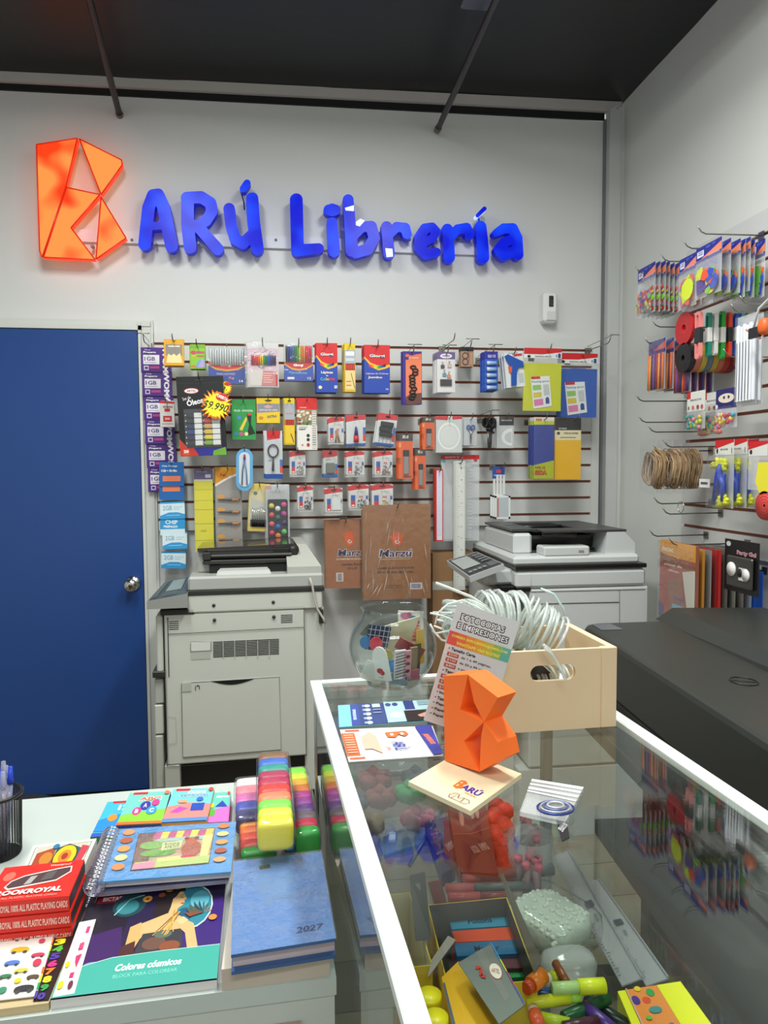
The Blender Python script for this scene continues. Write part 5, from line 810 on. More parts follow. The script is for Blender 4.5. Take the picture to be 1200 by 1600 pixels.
b=MB(); L4=[onY(733,901,2.58),onY(787,881,2.60),onY(745,862,2.86),onY(698,876,2.84)]; L4=[c2.bxw(p) for p in L4]; d=Vector((.006,.004,-.022)); b.hexa([p+d for p in L4],L4,M('#c2c5c4',.4)); pn=b.build('control_panel',r2)
b=MB(); mp=lambda u,v,k:((L4[0]*(1-u)+L4[1]*u)*(1-v)+(L4[3]*(1-u)+L4[2]*u)*v)+Vector((-.0002,-.0004,k*.0006)); art(b,mp,.14,.3,[('r',.02,.02,.98,.98,'#26292a'),('r',.08,.35,.6,.92,'#9ba19c'),('r',.7,.1,.95,.3,'#55595a')]+[('r',.1+.14*i,.12,.2+.14*i,.2,'#7c8284') for i in range(4)]+[('r',.68,.4+.12*i,.92,.46+.12*i,'#6c7072') for i in range(4)]); b.build('keys_and_screen',pn)
b=MB(); p=c2.bxw(onY(765,890,2.7)); b.box(p.x-.03,.05,p.z-.06,.0,.2,p.z-.0,M('#b9bcbb',.4),None,.01); b.tube([(p.x-.02,.02,p.z-.03),(p.x-.02,.2,p.z-.03)],.018,WG,12); b.build('panel_arm',r2)
b=MB(); b.box(-.075,.02,p.z-.085,.03,.5,p.z-.062,DK2,None,.004); b.build('dark_ledge',r2)
b=MB(); b.box(-.06,.05,0,.0,.56,p.z-.09,WG,None,.006); b.build('front_trays',r2)
b=MB(); line(b,c2,[(850,925),(1008,921)],.0025,None,-.006) if 0 else None
line(b,c2,[(830,925),(1008,921)],.002,DK,-.001); line(b,c2,[(968,922),(968,1010)],.002,DK,-.001); line(b,c2,[(830,944),(967,941)],.003,DK2,-.001); line(b,c2,[(830,894),(830,921)],.0015,BG2,-.005); b.build('panel_seams',r2)
b=MB(); c2.bx(b,806,919,829,925,-.002,.3,DK2); b.build('corner_strip',r2)
# cardboard carton behind, taped
KB=M('#8f6c48',.75,noise=.12,scale=12); A=onY(676,864,3.2); 
b=MB(); b.box(0,0,0,.19,.12,A.z,KB); kr=tag(b.build('cardboard_carton',None,(A.x,3.2,0)),'tall brown cardboard carton behind the white photocopier','carton')
zt=onY(700,908,3.2).z; b=MB(); b.box(-.001,-.0015,zt-.04,.191,.0,zt,M('#a7a49a',.25)); art(b,wallmap(.25,.04,-.0016,0,zt),.25,.04,[('e',.5,.22,.05,.18,'#33406a'),('t','Marzú',.55,.66,.3,.42,'#2c3350',0,.03),('r',.0,.1,.3,.9,'#b0ada2')]); b.build('tape',kr)
# ------------------------------------------------------------ wide-format plotter
PZ=1.0
a=onZ(905,973,PZ); e=onZ(1200,1163,PZ); t=math.atan2((e-a).y,(e-a).x)+math.pi/2  # local -y runs toward the camera
pl=empty('wide_format_printer',(a.x,a.y,0),t,'long black wide-format printer standing along the side wall','printer')
PB=M('#2d2f2c',.38,noise=.08,scale=3); PBd=M('#1c1d1c',.45)
Ri=Matrix.Rotation(-t,3,'Z'); LP=lambda px,py,z:Ri@(onZ(px,py,z)-Vector((a.x,a.y,0)))
b=MB(); n=8; out=[(.0+.05*(1-math.sin(k*math.pi/2/n)),-.05*(1-math.cos(k*math.pi/2/n))*1.0) for k in range(n+1)]
ring=[(x,y) for x,y in out]+[(.55,0.0),(.55,-1.35),(.0,-1.35)]
ring=[(.0,-.06),(.004,-.035),(.015,-.015),(.035,-.003),(.06,0),(.55,.03),(.55,-1.45),(0,-1.45)]
def lvl(i,z): return [(x+(i if x<.3 else -i),y-(i if y>-.7 else 0),z) for x,y in ring]
n=len(ring); R0=[lvl(.012,PZ-.14),lvl(.0,PZ-.13),lvl(0,PZ-.012),lvl(.004,PZ-.003),lvl(.012,PZ)]
vs=[p for r in R0 for p in r]; fs=[(r*n+k,r*n+(k+1)%n,(r+1)*n+(k+1)%n,(r+1)*n+k) for r in range(4) for k in range(n)]+[list(range(4*n,5*n)),list(range(n-1,-1,-1))]
b.add(vs,fs,PB); b.build('top_housing',pl)
rb=LP(1032,970,PZ).x; b=MB(); b.hexa([(rb,-1.45,PZ-.002),(.56,-1.45,PZ-.002),(.56,LP(1036,966,PZ).y,PZ-.002),(rb,LP(1036,966,PZ).y,PZ-.002)],[(rb+.01,-1.45,PZ+.026),(.56,-1.45,PZ+.026),(.56,LP(1036,966,PZ).y+.0,PZ+.026),(rb+.05,LP(1036,966,PZ).y,PZ+.03)],PB); b.build('raised_cover',pl)
b=MB(); q=[LP(*c,PZ) for c in ((925,976),(954,975),(974,984),(940,985))]; b.prism([(p.x,p.y,PZ+.0004) for p in q],[(p.x,p.y,PZ+.0012) for p in q],M('#5b5d60',.3)); b.build('grey_sticker',pl)
b=MB(); q=LP(1162,1065,PZ); b.tube([(q.x+.026*math.cos(k*.3927),q.y+.03*math.sin(k*.3927),PZ+.0008) for k in range(16)],.0012,M('#0b0b0b',.3),5,True); b.tube([(q.x-.02,q.y+.01,PZ+.0006),(q.x+.02,q.y-.01,PZ+.0006)],.0008,'#0b0b0b',4); b.build('oval_emblem',pl)
b=MB(); b.box(.005,-1.42,PZ-.30,.5,-.02,PZ-.135,PBd,None,.01); b.tube([(.0,-1.4,PZ-.2),(.0,-.06,PZ-.2)],.035,PB,14); b.build('roll_housing',pl)
b=MB(); b.box(.03,-1.36,.42,.45,-.06,.46,PBd); b.build('media_bin',pl)
for y in (-.12,-1.3):
    b=MB(); b.box(.15,y-.03,.05,.35,y+.03,PZ-.29,PBd,None,.006); b.box(-.02,y-.035,.02,.5,y+.035,.06,PBd,None,.006); b.build('leg',pl)
# ------------------------------------------------------------ glass display counter
TH=math.radians(2.63); CO=Vector((.043,1.287,0)); GT=1.06; SZ=.806
RC=Matrix.Rotation(TH,3,'Z')
def K(u,v,z): return CO+RC@Vector((u,v,z))
cs=empty('display_counter',CO,TH,'white-framed glass display counter with orange letter and crate on it','display counter')
WF=M('#dfe5e1',.35); AL=M('#a9adab',.3,.6)
CW=.445; CL=1.2
b=MB(); b.box(.012,-CL,GT-.006,CW-.012,-.012,GT,GLASS); b.build('glass_top',cs)
for nm,(x0,y0,x1,y1) in (('rail',(-.006,-CL,.013,.0)),('rail',(CW-.017,-CL,CW+.004,0)),('rail',(.013,-.016,CW-.017,0))):
    b=MB(); b.box(x0,y0,GT-.009,x1,y1,GT+.0025,WF,None,.0015); b.build(nm,cs)
for x,y in ((0,-.02),(CW-.018,-.02),(0,-CL),(CW-.018,-CL)):
    b=MB(); b.box(x,y,.08,x+.018,y+.02,GT-.009,AL,None,.002); b.build('post',cs)
b=MB(); b.box(.002,-CL,.1,.006,-.02,GT-.009,SIDEGLASS); b.build('side_pane',cs)
b=MB(); b.box(CW-.006,-CL,.1,CW-.002,-.02,GT-.009,clear('right_glass',(.95,.97,.96),1.3,.0)); b.build('side_pane',cs)
b=MB(); b.box(.02,-.012,.1,CW-.02,-.008,GT-.009,clear('far_glass',(.95,.97,.96),1.3,.0)); b.build('far_pane',cs)
b=MB(); b.box(.012,-CL,SZ-.006,CW-.012,-.014,SZ,GLASS); b.build('glass_shelf',cs)
b=MB()
for x0,y0,x1,y1 in ((0,-CL,.02,0),(CW-.02,-CL,CW,0),(.02,-.02,CW-.02,0),(.02,-CL,CW-.02,-CL+.02)): b.box(x0,y0,.08,x1,y1,.1,AL)
b.build('base_frame',cs)
for x,y in ((0.002,-.03),(CW-.022,-.03),(0.002,-CL+.01),(CW-.022,-CL+.01)): b=MB(); b.box(x,y,0,x+.02,y+.02,.08,DK2); b.build('foot',cs)
def slab(name,label,cat,px,ztop,th,col,ops=(),side=None,group=None,rough=.35,parent=None,real=None):
    P=[onZ(x,y,ztop) for x,y in px] if real is None else [Vector(p) for p in real]; c=sum(P,Vector())/4; c.z=ztop-th
    Q=[p-c for p in P]; B=[Vector((q.x,q.y,q.z-th)) for q in Q]
    b=MB(); b.prism([B[3],B[2],B[1],B[0]],[Q[3],Q[2],Q[1],Q[0]],M(col,rough) if isinstance(col,str) else col,(M(side,.6) if isinstance(side,str) else side) or None)
    w=(Q[1]-Q[0]).length;h=(Q[3]-Q[0]).length
    art(b,quadmap([Q[0],Q[1],Q[2],Q[3]]),w,h,list(ops),rough=rough)
    o=b.build(name,parent,c); 
    if label: tag(o,label,cat,group)
    o['w']=w; return o
# orange B trophy on a wooden board
BZ=GT+.0055
bc=[onZ(x,y,BZ) for x,y in ((720,1178),(815,1210),(735,1266),(638,1221))]
A=onZ(638,1221,BZ); Bq=onZ(735,1267,BZ); ex=(Bq-A).normalized(); ey=Vector((-ex.y,ex.x,0)); wB=(Bq-A).length; dB=(onZ(815,1209,BZ)-Bq).dot(ey)
t=math.atan2(ex.y,ex.x)
Rb0=Matrix.Rotation(-t,3,'Z')
tr=empty('letter_trophy',(A.x,A.y,GT),t,'bright orange folded letter B standing on a pale wooden board','ornament')
b=MB(); R_=Rb0@(onZ(815,1209,BZ)-Bq); sv=Vector((R_.x,R_.y,0)); qd=[Vector((0,0,0)),Vector((wB,0,0)),Vector((wB,0,0))+sv,sv]; b.prism([q for q in qd],[q+Vector((0,0,.0055)) for q in qd],M('#e2d3ae',.55,noise=.05,scale=20))
mp=lambda u,v,k:(u*wB+sv.x*(1-v),sv.y*(1-v),.0055+k*.00015)
art(b,mp,wB,dB,[('t','ARÚ',.74,.66,.3,.14,'#3a2f9a',0,.04),('p',[(.5,.58),(.56,.56),(.62,.6),(.59,.65),(.63,.7),(.57,.76),(.5,.74)],'#ee7426'),('p',[(.53,.61),(.56,.61),(.55,.64),(.53,.64)],'#e2d3ae'),('p',[(.53,.68),(.56,.68),(.55,.72),(.53,.72)],'#e2d3ae'),('t','Librería',.8,.76,.16,.03,'#ee7426'),('l',[(.6,.9),(.64,.84),(.7,.84),(.72,.9),(.78,.86),(.86,.86),(.9,.9),(.86,.95),(.74,.95),(.62,.95),(.6,.9)],.008,'#33302c'),('l',[(.66,.95),(.68,.87)],.008,'#33302c'),('l',[(.8,.87),(.8,.94)],.01,'#33302c')]); b.build('wooden_board',tr)
Rb=Matrix.Rotation(-t,3,'Z'); 
# plane of the letter: passes through base line (695,1189)-(749,1206)
g0=onZ(695,1189,GT+.0055); dirn=Vector((ex.x,ex.y,0)); nrm=Vector((-ex.y,ex.x,0))
def LB(x,y,d=0): p=onP(x,y,g0,nrm); q=Rb@(p-Vector((A.x,A.y,GT))); return Vector((q.x,q.y+d,q.z))
zb=.0057
OR=M('#fb6f1a',.5)
b=MB(); dd=.034
def LZc(x,y,d=0): p=LB(x,y,d); p.z=max(p.z,zb); return p
P1=[(693,1056),(731,1054),(719,1109),(756,1128),(725,1158),(749,1206),(695,1189)]
P2=[(731,1054),(778,1090),(756,1128),(741,1098)]
P3=[(756,1128),(778,1160),(783,1186),(749,1206),(752,1150)]
for P in (P1,P2,P3): b.prism([LZc(x,y) for x,y in P][::-1],[LZc(x,y,dd) for x,y in P][::-1],OR)
b.build('folded_letter',tr)
# laminated price list leaning on the crate
cr0=onZ(965,1137,GT); 
LN=Vector((0.05,-1,0)).normalized()
lp=Vector((.2,.957,GT)); L_=[onP(x,y,lp,LN) for x,y in ((715,941),(812,972),(757,1156),(662,1125))]
TLp,TRp,BRp,BLp=L_; 
def pm(k,off): 
    return lambda u,v,kk: (TLp*(1-u)+TRp*u)*(1-v)+(BLp*(1-u)+BRp*u)*v+LN*(off+kk*.00012)
b=MB(); b.prism([p-LN*.0006 for p in L_],[p+LN*.0006 for p in L_],M('#d3d5d6',.2,coat=.6))
bw=(TRp-TLp).length; bh=(BLp-TLp).length
rnb=['#d8524a','#dd6a3c','#e08a34','#dda02e','#c9b23a','#8fb850','#5fb0a0']
ops=[('t','FOTOCOPIAS',.46,.1,.72,.062,'#1c1c1e',0,.09),('t','E IMPRESIONES',.5,.175,.84,.062,'#1c1c1e',0,.09),('t','FOTOCOPIAS',.46,.1,.69,.046,'#f0f0ee',0,.015),('t','E IMPRESIONES',.5,.175,.81,.046,'#f0f0ee',0,.015)]
ops+=[('r',.0+i/7,.235,(i+1)/7,.345,rnb[i]) for i in range(7)]
ops+=[('t','CORREO: BARULIBRERIA@GMAIL.COM',.5,.27,.9,.027,'#f3e452',0,.03),('t','WHATSAPP: +569 96157907',.5,.318,.7,.027,'#f3e452',0,.03)]
yy=.39
for i,(s_,tx) in enumerate((('h','Tamaño Carta'),('$200','de 1 a 49 páginas.'),('$100','de 50 a 99 páginas.'),('$80','a partir de 100'),('h','Tamaño Oficio'),('$250','de 1 a 49'),('$150','de 50 a 99'),('$100','a partir de 100'),('h','Imágenes'),('h','Tamaño doble'),('h','Papel Fotográfico'),('h','Papel Adhesivo'),('h','Papel Opalina'))):
    y=.375+.046*i
    if s_=='h': ops+=[('t','• '+tx,.05+.017*len(tx)+.02,y,.036*len(tx),.026,'#2a2a2c',0,.03)]
    else: ops+=[('r',.06,y-.015,.24,y+.015,'#a8473c'),('t',s_,.15,y,.14,.02,'#e8c8b8',0,.02),('t',tx,.29+.013*len(tx),y,.027*len(tx),.024,'#3a3a3c',0,.01)]
art(b,pm(0,.0007),bw,bh,ops,rough=.3); tag(b.build('price_list'),'laminated sheet FOTOCOPIAS E IMPRESIONES leaning between the orange letter and crate','sign')
# wooden crate
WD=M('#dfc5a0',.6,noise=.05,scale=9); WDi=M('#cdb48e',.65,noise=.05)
T2=math.radians(1.6); o0=Vector((.257,.987,GT)); cw=.218; cdp=.165; ch=.118; cf=Fr(o0,T2)
ck=empty('wooden_crate',o0,T2,'pale wooden crate of ribbon spools on the glass counter','crate')
def hole_panel(b,w,h,y0,y1,m): # front with stadium handle hole
    hx,hz,hw,hh=cf.loc(865,1047,0).x,h*.72,.034,.0115; N=12
    hole=[(hx+hw-hh+hh*math.cos(a),hz+hh*math.sin(a)) for a in [-math.pi/2+math.pi*i/N for i in range(N+1)]]+[(hx-hw+hh+hh*math.cos(a),hz+hh*math.sin(a)) for a in [math.pi/2+math.pi*i/N for i in range(N+1)]]
    out=[]
    for x,z in hole:
        dx,dz=x-hx,z-hz; out.append((w if dx>0 else 0, z if 0<z<h else z) if abs(dx)>hw-hh else (x,h if dz>0 else 0))
    # outline: rectangle points matched radially
    out=[]
    for x,z in hole:
        dx,dz=x-hx,z-hz; s_=min(((w-hx) if dx>0 else hx)/abs(dx) if abs(dx)>1e-9 else 1e9,((h-hz) if dz>0 else hz)/abs(dz) if abs(dz)>1e-9 else 1e9); out.append((hx+dx*s_,hz+dz*s_))
    corners=[(w,0),(w,h),(0,h),(0,0)]
    for c in corners:
        k=min(range(len(out)),key=lambda i:(out[i][0]-c[0])**2+(out[i][1]-c[1])**2); out[k]=c
    n=len(hole); vs=[(x,y0,z) for x,z in hole]+[(x,y0,z) for x,z in out]+[(x,y1,z) for x,z in hole]+[(x,y1,z) for x,z in out]
    fs=[]
    for i in range(n):
        j=(i+1)%n; fs+=[(i,j,n+j,n+i),(2*n+i,3*n+i,3*n+j,2*n+j),(i,2*n+i,2*n+j,j),(n+i,n+j,3*n+j,3*n+i)]
    b.add(vs,fs,m)
cx=cf.loc(940,1060,0).x; cz=ch
b=MB(); hole_panel(b,cx,ch-.001,.002,.009,WD); b.build('front_panel',ck)
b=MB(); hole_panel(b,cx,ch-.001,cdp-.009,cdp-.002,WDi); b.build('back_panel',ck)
xe=cf.loc(964,1060,0).x
b=MB(); b.box(cx,0,0,xe,.011,ch,WD,None,.001); b.build('corner_board',ck)
b=MB(); b.box(xe-.011,.011,0,xe,cdp,ch,WD,None,.001); b.build('side_panel',ck)
b=MB(); b.box(0,.0,0,.011,cdp,ch,WD,None,.001); b.build('side_panel',ck)
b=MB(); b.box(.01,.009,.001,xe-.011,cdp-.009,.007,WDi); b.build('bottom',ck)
# ribbon coils in crate
def coil(label,pts,R,turns,r,flat,seed,m=RIB,name='ribbon_coil'):
    rnd=random.Random(seed); b=MB(); P=[Vector(p) for p in pts]
    for i in range(turns):
        f=i/(turns-1)*(len(P)-1); k=min(int(f),len(P)-2); c=P[k].lerp(P[k+1],f-k); d=(P[k+1]-P[k]).normalized(); a=d.orthogonal().normalized(); a2=d.cross(a)
        RR=R*rnd.uniform(.85,1.08); tl=rnd.uniform(-.18,.18)
        b.tube([c+(a*math.cos(q)+a2*math.sin(q))*RR+d*(tl*RR*math.cos(q+i)) for q in [j*math.pi/8 for j in range(16)]],r,m,5,True)
    return b
C=lambda u,v,z:o0+Matrix.Rotation(T2,3,'Z')@Vector((u,v,z))
b=coil('',[C(.0,.06,.12),C(.04,.08,.15),C(.10,.085,.145),C(.145,.07,.115)],.041,46,.0025,0,3); tag(b.build('ribbon_coil'),'big looping coil of clear iridescent ribbon spilling over the crate top','ribbon')
b=coil('',[C(.01,.1,.13),C(.02,.11,.165)],.034,20,.0025,0,4); tag(b.build('ribbon_coil'),'upright coil of clear ribbon at the left of the crate','ribbon')
b=coil('',[C(.04,.06,.045),C(.17,.07,.045)],.03,22,.0026,0,8); tag(b.build('ribbon_coil'),'clear ribbon coil lying low inside the crate','ribbon')
b=MB(); q=[C(cx*.62,.03,.05),C(cx*.62,.12,.05)]; b.lathe([(0,0),(.035,0),(.035,.03),(0,.03)],M('#2e2420',.4),20,Matrix.Translation(C(cx*.55,.05,.05))@Matrix.Rotation(math.radians(-90),4,'X')); tag(b.build('ribbon_spool'),'dark spool seen through the handle hole of the crate','spool')
# loose strands to the left and over the front
def PX(x,y,Y): return onY(x,y,Y)
b=MB()
for k,(pts) in enumerate([[(745,975),(715,972),(690,962),(672,958)],[(745,985),(705,985),(680,990),(672,975)],[(750,965),(710,958),(676,957)],[(742,1000),(712,1005),(690,1000),(676,985)],[(740,1010),(722,1018),(704,1010)],[(745,992),(715,992),(678,978)],[(760,960),(725,958),(700,972),(680,968)]]):
    b.tube([PX(x,y,1.04+.006*k) for x,y in pts],.0016,M('#d9ded6',.2,coat=.5),5)
tag(b.build('ribbon_strands'),'loose white ribbon strands curling left of the price list','ribbon')
b=MB(); b.tube([PX(x,y,1.06) for x,y in ((681,911),(705,920),(735,932),(760,948),(775,965))],.0022,M('#e4e8e0',.2,coat=.5),6); tag(b.build('ribbon_strand'),'straight white ribbon end sticking up left of the crate','ribbon')
b=MB(); b.tube([PX(x,y,1.05) for x,y in ((680,975),(684,958),(700,944),(722,938),(740,945))],.0015,M('#e4e8e0',.2,coat=.5),6); tag(b.build('ribbon_strand'),'arched thin ribbon loop above the fishbowl rim','ribbon')
b=MB(); b.tube([PX(x,y,.972) for x,y in ((850,1012),(862,1022),(875,1042),(884,1062))],.0022,RIB,5); b.tube([PX(x,y,.975) for x,y in ((848,1008),(858,1015),(868,1030))],.003,RIB,5); tag(b.build('ribbon_strand'),'clear ribbon hanging over the crate front across the handle hole','ribbon')
b=MB(); b.tube([PX(x,y,1.1) for x,y in ((845,920),(865,928),(880,950),(888,975))],.002,M('#cfe6e6',.15,coat=1),6); tag(b.build('ribbon_strand'),'shiny ribbon edge arching on the right of the big coil','ribbon')
# ------------------------------------------------------------ fishbowl of cards
bwl=onZ(614,1072,GT); R=.076; zc=.07
prof=[(0,.002),(.03,.002),(.045,.006)]+[(R*math.cos(a),zc+R*.92*math.sin(a)) for a in [math.radians(d_) for d_ in range(-52,50,8)]]+[(.052,.133),(.053,.1365),(.055,.138)]
b=MB(); b.lathe(prof,BOWL,40); b.lathe([(r-.002 if r>.01 else 0,z+.002) for r,z in prof[:-1]],BOWL,40); bo=tag(b.build('fishbowl',None,(bwl.x,bwl.y,GT)),'round glass fishbowl full of cards and small envelopes','bowl')
b=MB(); b.tube([(.054*math.cos(a),.054*math.sin(a),.137) for a in [i*math.pi/14 for i in range(28)]],.0022,BOWL,6,True); b.build('rim',bo)
cards=[('white rounded tag with a small red heart in the fishbowl','#ecebe4',(-.03,-.045,.052),(.045,.002,.06),(10,0,-28),'h'),
('red round paper disc in the fishbowl','#d63a52',(-.036,-.03,.082),(.022,.002,.024),(5,0,0),'o'),('left blue paper disc in the fishbowl','#2f7ab8',(-.056,-.022,.084),(.018,.002,.022),(5,0,0),'o'),('olive paper disc low in the fishbowl','#a89a3a',(-.018,-.042,.062),(.022,.002,.026),(5,0,0),'o'),('lower blue paper disc in the fishbowl','#3a7ab8',(-.008,-.048,.048),(.02,.002,.022),(5,0,0),'o'),
('dark checked card at the back left of the fishbowl','#35405e',(-.03,-.012,.088),(.038,.002,.045),(8,10,0),'c'),('large cream card across the middle of the fishbowl','#d9d4b4',(.014,.0,.088),(.085,.002,.05),(8,-14,0),''),
('striped paper packet in the middle of the fishbowl','#ddd8d8',(.006,-.05,.05),(.02,.004,.05),(6,0,16),'s'),('pink and white packet right of the striped packet','#cf9aa8',(.02,-.046,.048),(.014,.004,.05),(6,0,20),'p'),('brown paper packet in the fishbowl','#8a7a62',(.033,-.04,.052),(.014,.004,.05),(6,0,24),''),('dark brown packet leaning right in the fishbowl','#5c5040',(.042,-.03,.056),(.012,.004,.05),(6,0,28),''),('red-edged packet right in the fishbowl','#9a3a3a',(.03,-.02,.07),(.05,.003,.02),(6,28,0),'p'),('yellow-edged card on the right of the fishbowl','#d6ac36',(.052,-.01,.07),(.016,.003,.06),(0,0,30),''),
('flowery white card at the top right of the fishbowl','#e8e2dc',(.036,.004,.1),(.045,.002,.06),(0,0,-22),'f'),('grey folded card at the top left of the fishbowl','#77786c',(-.046,.0,.096),(.022,.002,.024),(0,40,0),''),('blue-grey packet at the bottom of the fishbowl','#8a9cae',(.006,-.044,.024),(.03,.004,.02),(10,12,0),''),('pink packet at the bottom right of the fishbowl','#b8627c',(.028,-.04,.028),(.03,.004,.018),(10,-8,0),''),('plain white card low left in the fishbowl','#dddcd2',(-.042,-.036,.035),(.036,.002,.034),(10,24,0),'')]
for lab,c,p,s_,r_,k in cards:
    b=MB(); w,d,h=s_
    if k in('o','h'): 
        P=[(w/2*math.cos(a),h/2*math.sin(a)) for a in [i*math.pi/10 for i in range(20)]]
        if k=='h': P=[(w*.3*math.cos(a),h*.2+h*.3*math.sin(a)) for a in [i*math.pi/8 for i in range(9)]]+[(-w*.42,-h*.5),(w*.42,-h*.5)]
        b.prism([(x,-d/2,z) for x,z in P],[(x,d/2,z) for x,z in P],M(c,.5))
    else: b.box(-w/2,-d/2,-h/2,w/2,d/2,h/2,M(c,.5))
    mp=wallmap(w,h,-d/2-.0002,None,h/2)
    op={'h':[('e',.47,.72,.12,.08,'#c23a4a'),('e',.56,.78,.1,.07,'#c23a4a'),('r',.4,.9,.6,.92,'#889')],'c':[('r',.1+.2*i,0,.13+.2*i,1,'#c8ccd8') for i in range(5)]+[('r',0,.15+.22*i,1,.18+.22*i,'#c8ccd8') for i in range(4)],'s':[('p',[(0,.1*i),(1,.1*i-.06),(1,.1*i-.03),(0,.1*i+.03)],'#5a4a58') for i in range(1,10)],'p':[('e',.5,.2+.25*i,.3,.06,'#7a2438') for i in range(4)],'f':[('e',.3,.15,.2,.1,'#d87aa8'),('e',.6,.2,.14,.08,'#3a8ab8'),('e',.45,.1,.1,.06,'#c84a7a'),('e',.75,.3,.12,.07,'#a83a5a')]+[('e',.72,.42+.1*i,.16,.04,'#d8502a') for i in range(5)]}.get(k,[])
    art(b,mp,w,h,op); tag(b.build('greeting_card',None,(bwl.x+p[0]*.9,bwl.y+p[1]*.9,GT+p[2]),tuple(math.radians(v) for v in r_)),lab,'card','cards in the fishbowl')
# ------------------------------------------------------------ flyers on the glass
slab('flyer','pale blue and navy flyer with portrait lying on the glass counter','flyer',((528,1102),(680,1094),(694,1124),(530,1136)),GT+.0022,.0012,'#7fc4dc',[('r',.12,0,.2,1,'#3a4f9a'),('t','EMPRENDEDORES',.155,.5,.6*.5,.05,'#cfe4f0',-90,.03),('r',.2,0,.46,1,'#39477e')]+[('e',.29,.12+.2*i,.03,.07,'#c9dbe6') for i in range(5)]+[('r',.24,.08+.2*i,.27,.17+.2*i,'#9ab0c8') for i in range(5)]+[('r',.34,.06,.42,.24,'#b9c4c0'),('r',.46,0,1,1,'#a9c6cc'),('e',.5,.15,.03,.09,'#3a4a80'),('e',.57,.15,.03,.09,'#3a4a80'),('e',.56,.68,.07,.14,'#cfe0e2'),('r',.66,0,.76,.45,'#2f3c78'),('r',.64,.5,1,1,'#2a2224'),('p',[(.76,.75),(.84,.64),(.96,.66),(1,.8),(.9,.88),(.78,.84)],'#c99a84'),('r',.8,.05,.95,.08,'#6a8a94'),('r',.8,.14,.95,.17,'#6a8a94'),('r',.8,.23,.95,.26,'#6a8a94'),('r',.34,.35,.42,.38,'#aab4d8'),('r',.34,.5,.42,.53,'#aab4d8')])
slab('flyer','white shop flyer with orange panel lying nearest on the glass','flyer',((531,1140),(676,1134),(692,1180),(545,1190)),GT+.0022,.0012,'#dfe3e6',[('r',.0,.14,.14,.86,'#e2693a'),('r',.05,.03,.2,.1,'#d86a4a'),('r',.02,.9,.18,.96,'#d86a4a')]+[('r',.02,.2+.08*i,.12,.23+.08*i,'#f0b89a') for i in range(8)]+[('p',[(.2,.3),(.3,.15),(.36,.3),(.38,.85),(.28,.7),(.2,.7)],'#f0b8a0'),('p',[(.46,.2),(.68,.17),(.71,.28),(.66,.36),(.6,.28),(.56,.38),(.48,.36)],'#de7038'),('e',.53,.28,.02,.04,'#dfe3e6'),('e',.64,.27,.02,.04,'#dfe3e6'),('t','ARÚ',.59,.65,.22*1.0,.2,'#3a3f9a',-84,.02),('t','Librería',.46,.72,.1,.06,'#e2693a',-84),('p',[(.8,.03),(.98,.0),(1,.98),(.9,1)],'#3d3f9e'),('t','¡BIENVENIDOS!',.905,.5,.3,.09,'#ef7f58',-80,.05)])
# zip bag with keyrings
zb_=slab('zip_bag','small clear zip bag of blue and white keyring charms on the glass','zip bag',((831,1217),(912,1230),(884,1284),(812,1268)),GT+.006,.005,HAZY,[('p',[(0,.0),(1,.0),(1,.08),(0,.08)],'#dfe2e2'),('p',[(0,.14),(1,.14),(1,.2),(0,.2)],'#d9dcdc'),('p',[(0,.26),(1,.28),(1,.34),(0,.34)],'#d9dcdc'),('p',[(0,.38),(1,.42),(1,.46),(0,.42)],'#e4e6e6')])
c=onZ(868,1262,GT+.007)-Vector(zb_.location); b=MB()
for i,(rr,cc) in enumerate(((.02,'#33448a'),(.0165,'#b8b8bc'),(.013,'#5a6aa0'),(.009,'#c8c8c8'))): b.tube([(c.x+rr*math.cos(a),c.y+rr*.8*math.sin(a),.006+.001*i) for a in [j*math.pi/8 for j in range(16)]],.0013,M(cc,.3,.4),5,True)
b.build('key_charms',zb_)
slab('black_card','small black printed card poking out under the zip bag','card',((868,1278),(884,1272),(890,1308),(878,1314)),GT+.0012,.001,'#17181a',[('t','CRISTAL',.5,.5,.8,.3,'#ddd',-60)])
# ------------------------------------------------------------ inside the counter, on the shelf
def rod(b,p,q,z,r,segs): # segs list of (t0,t1,col,rscale)
    a=onZ(*p,z);c=onZ(*q,z)
    for t0,t1,col,rs in segs: b.tube([a.lerp(c,t0),a.lerp(c,t0+.01*(t1-t0)),a.lerp(c,t1)],[r*rs*.85,r*rs,r*rs],M(col,.3) if isinstance(col,str) else col,10)
YB=M('#d8b82a',.5); GR=M('#5e5a52',.6); CREAM=M('#cfc39c',.6)
def carton(label,px,zt,h,outer,inner,name='open_carton'):
    P=[onZ(x,y,zt) for x,y in px]; c=sum(P,Vector())/4; c.z=zt-h; root=empty(name,c,0,label,'carton'); t_=.0012
    for i in range(4):
        a_,b_=P[i]-c,P[(i+1)%4]-c; inn=(-(a_+b_)/2); inn.z=0; inn.normalize(); inn*=t_
        m=MB(); A0=Vector((a_.x,a_.y,0));B0=Vector((b_.x,b_.y,0)); A1=Vector((a_.x,a_.y,h));B1=Vector((b_.x,b_.y,h))
        m.add([A0,B0,B1,A1],[(0,1,2,3)],outer); m.add([A0+inn,B0+inn,B1+inn,A1+inn],[(0,1,2,3)],inner); m.add([A1,B1,B1+inn,A1+inn],[(0,1,2,3)],outer); m.build('carton_wall',root)
    m=MB(); m.add([Vector((p.x-c.x,p.y-c.y,.001)) for p in P],[(0,1,2,3)],inner); m.build('carton_floor',root); return root,c,P
carton('open cream carton with yellow rim just inside the left rail','' or ((601,1398),(640,1394),(676,1508),(622,1514)),SZ+.075,.074,YB,CREAM)
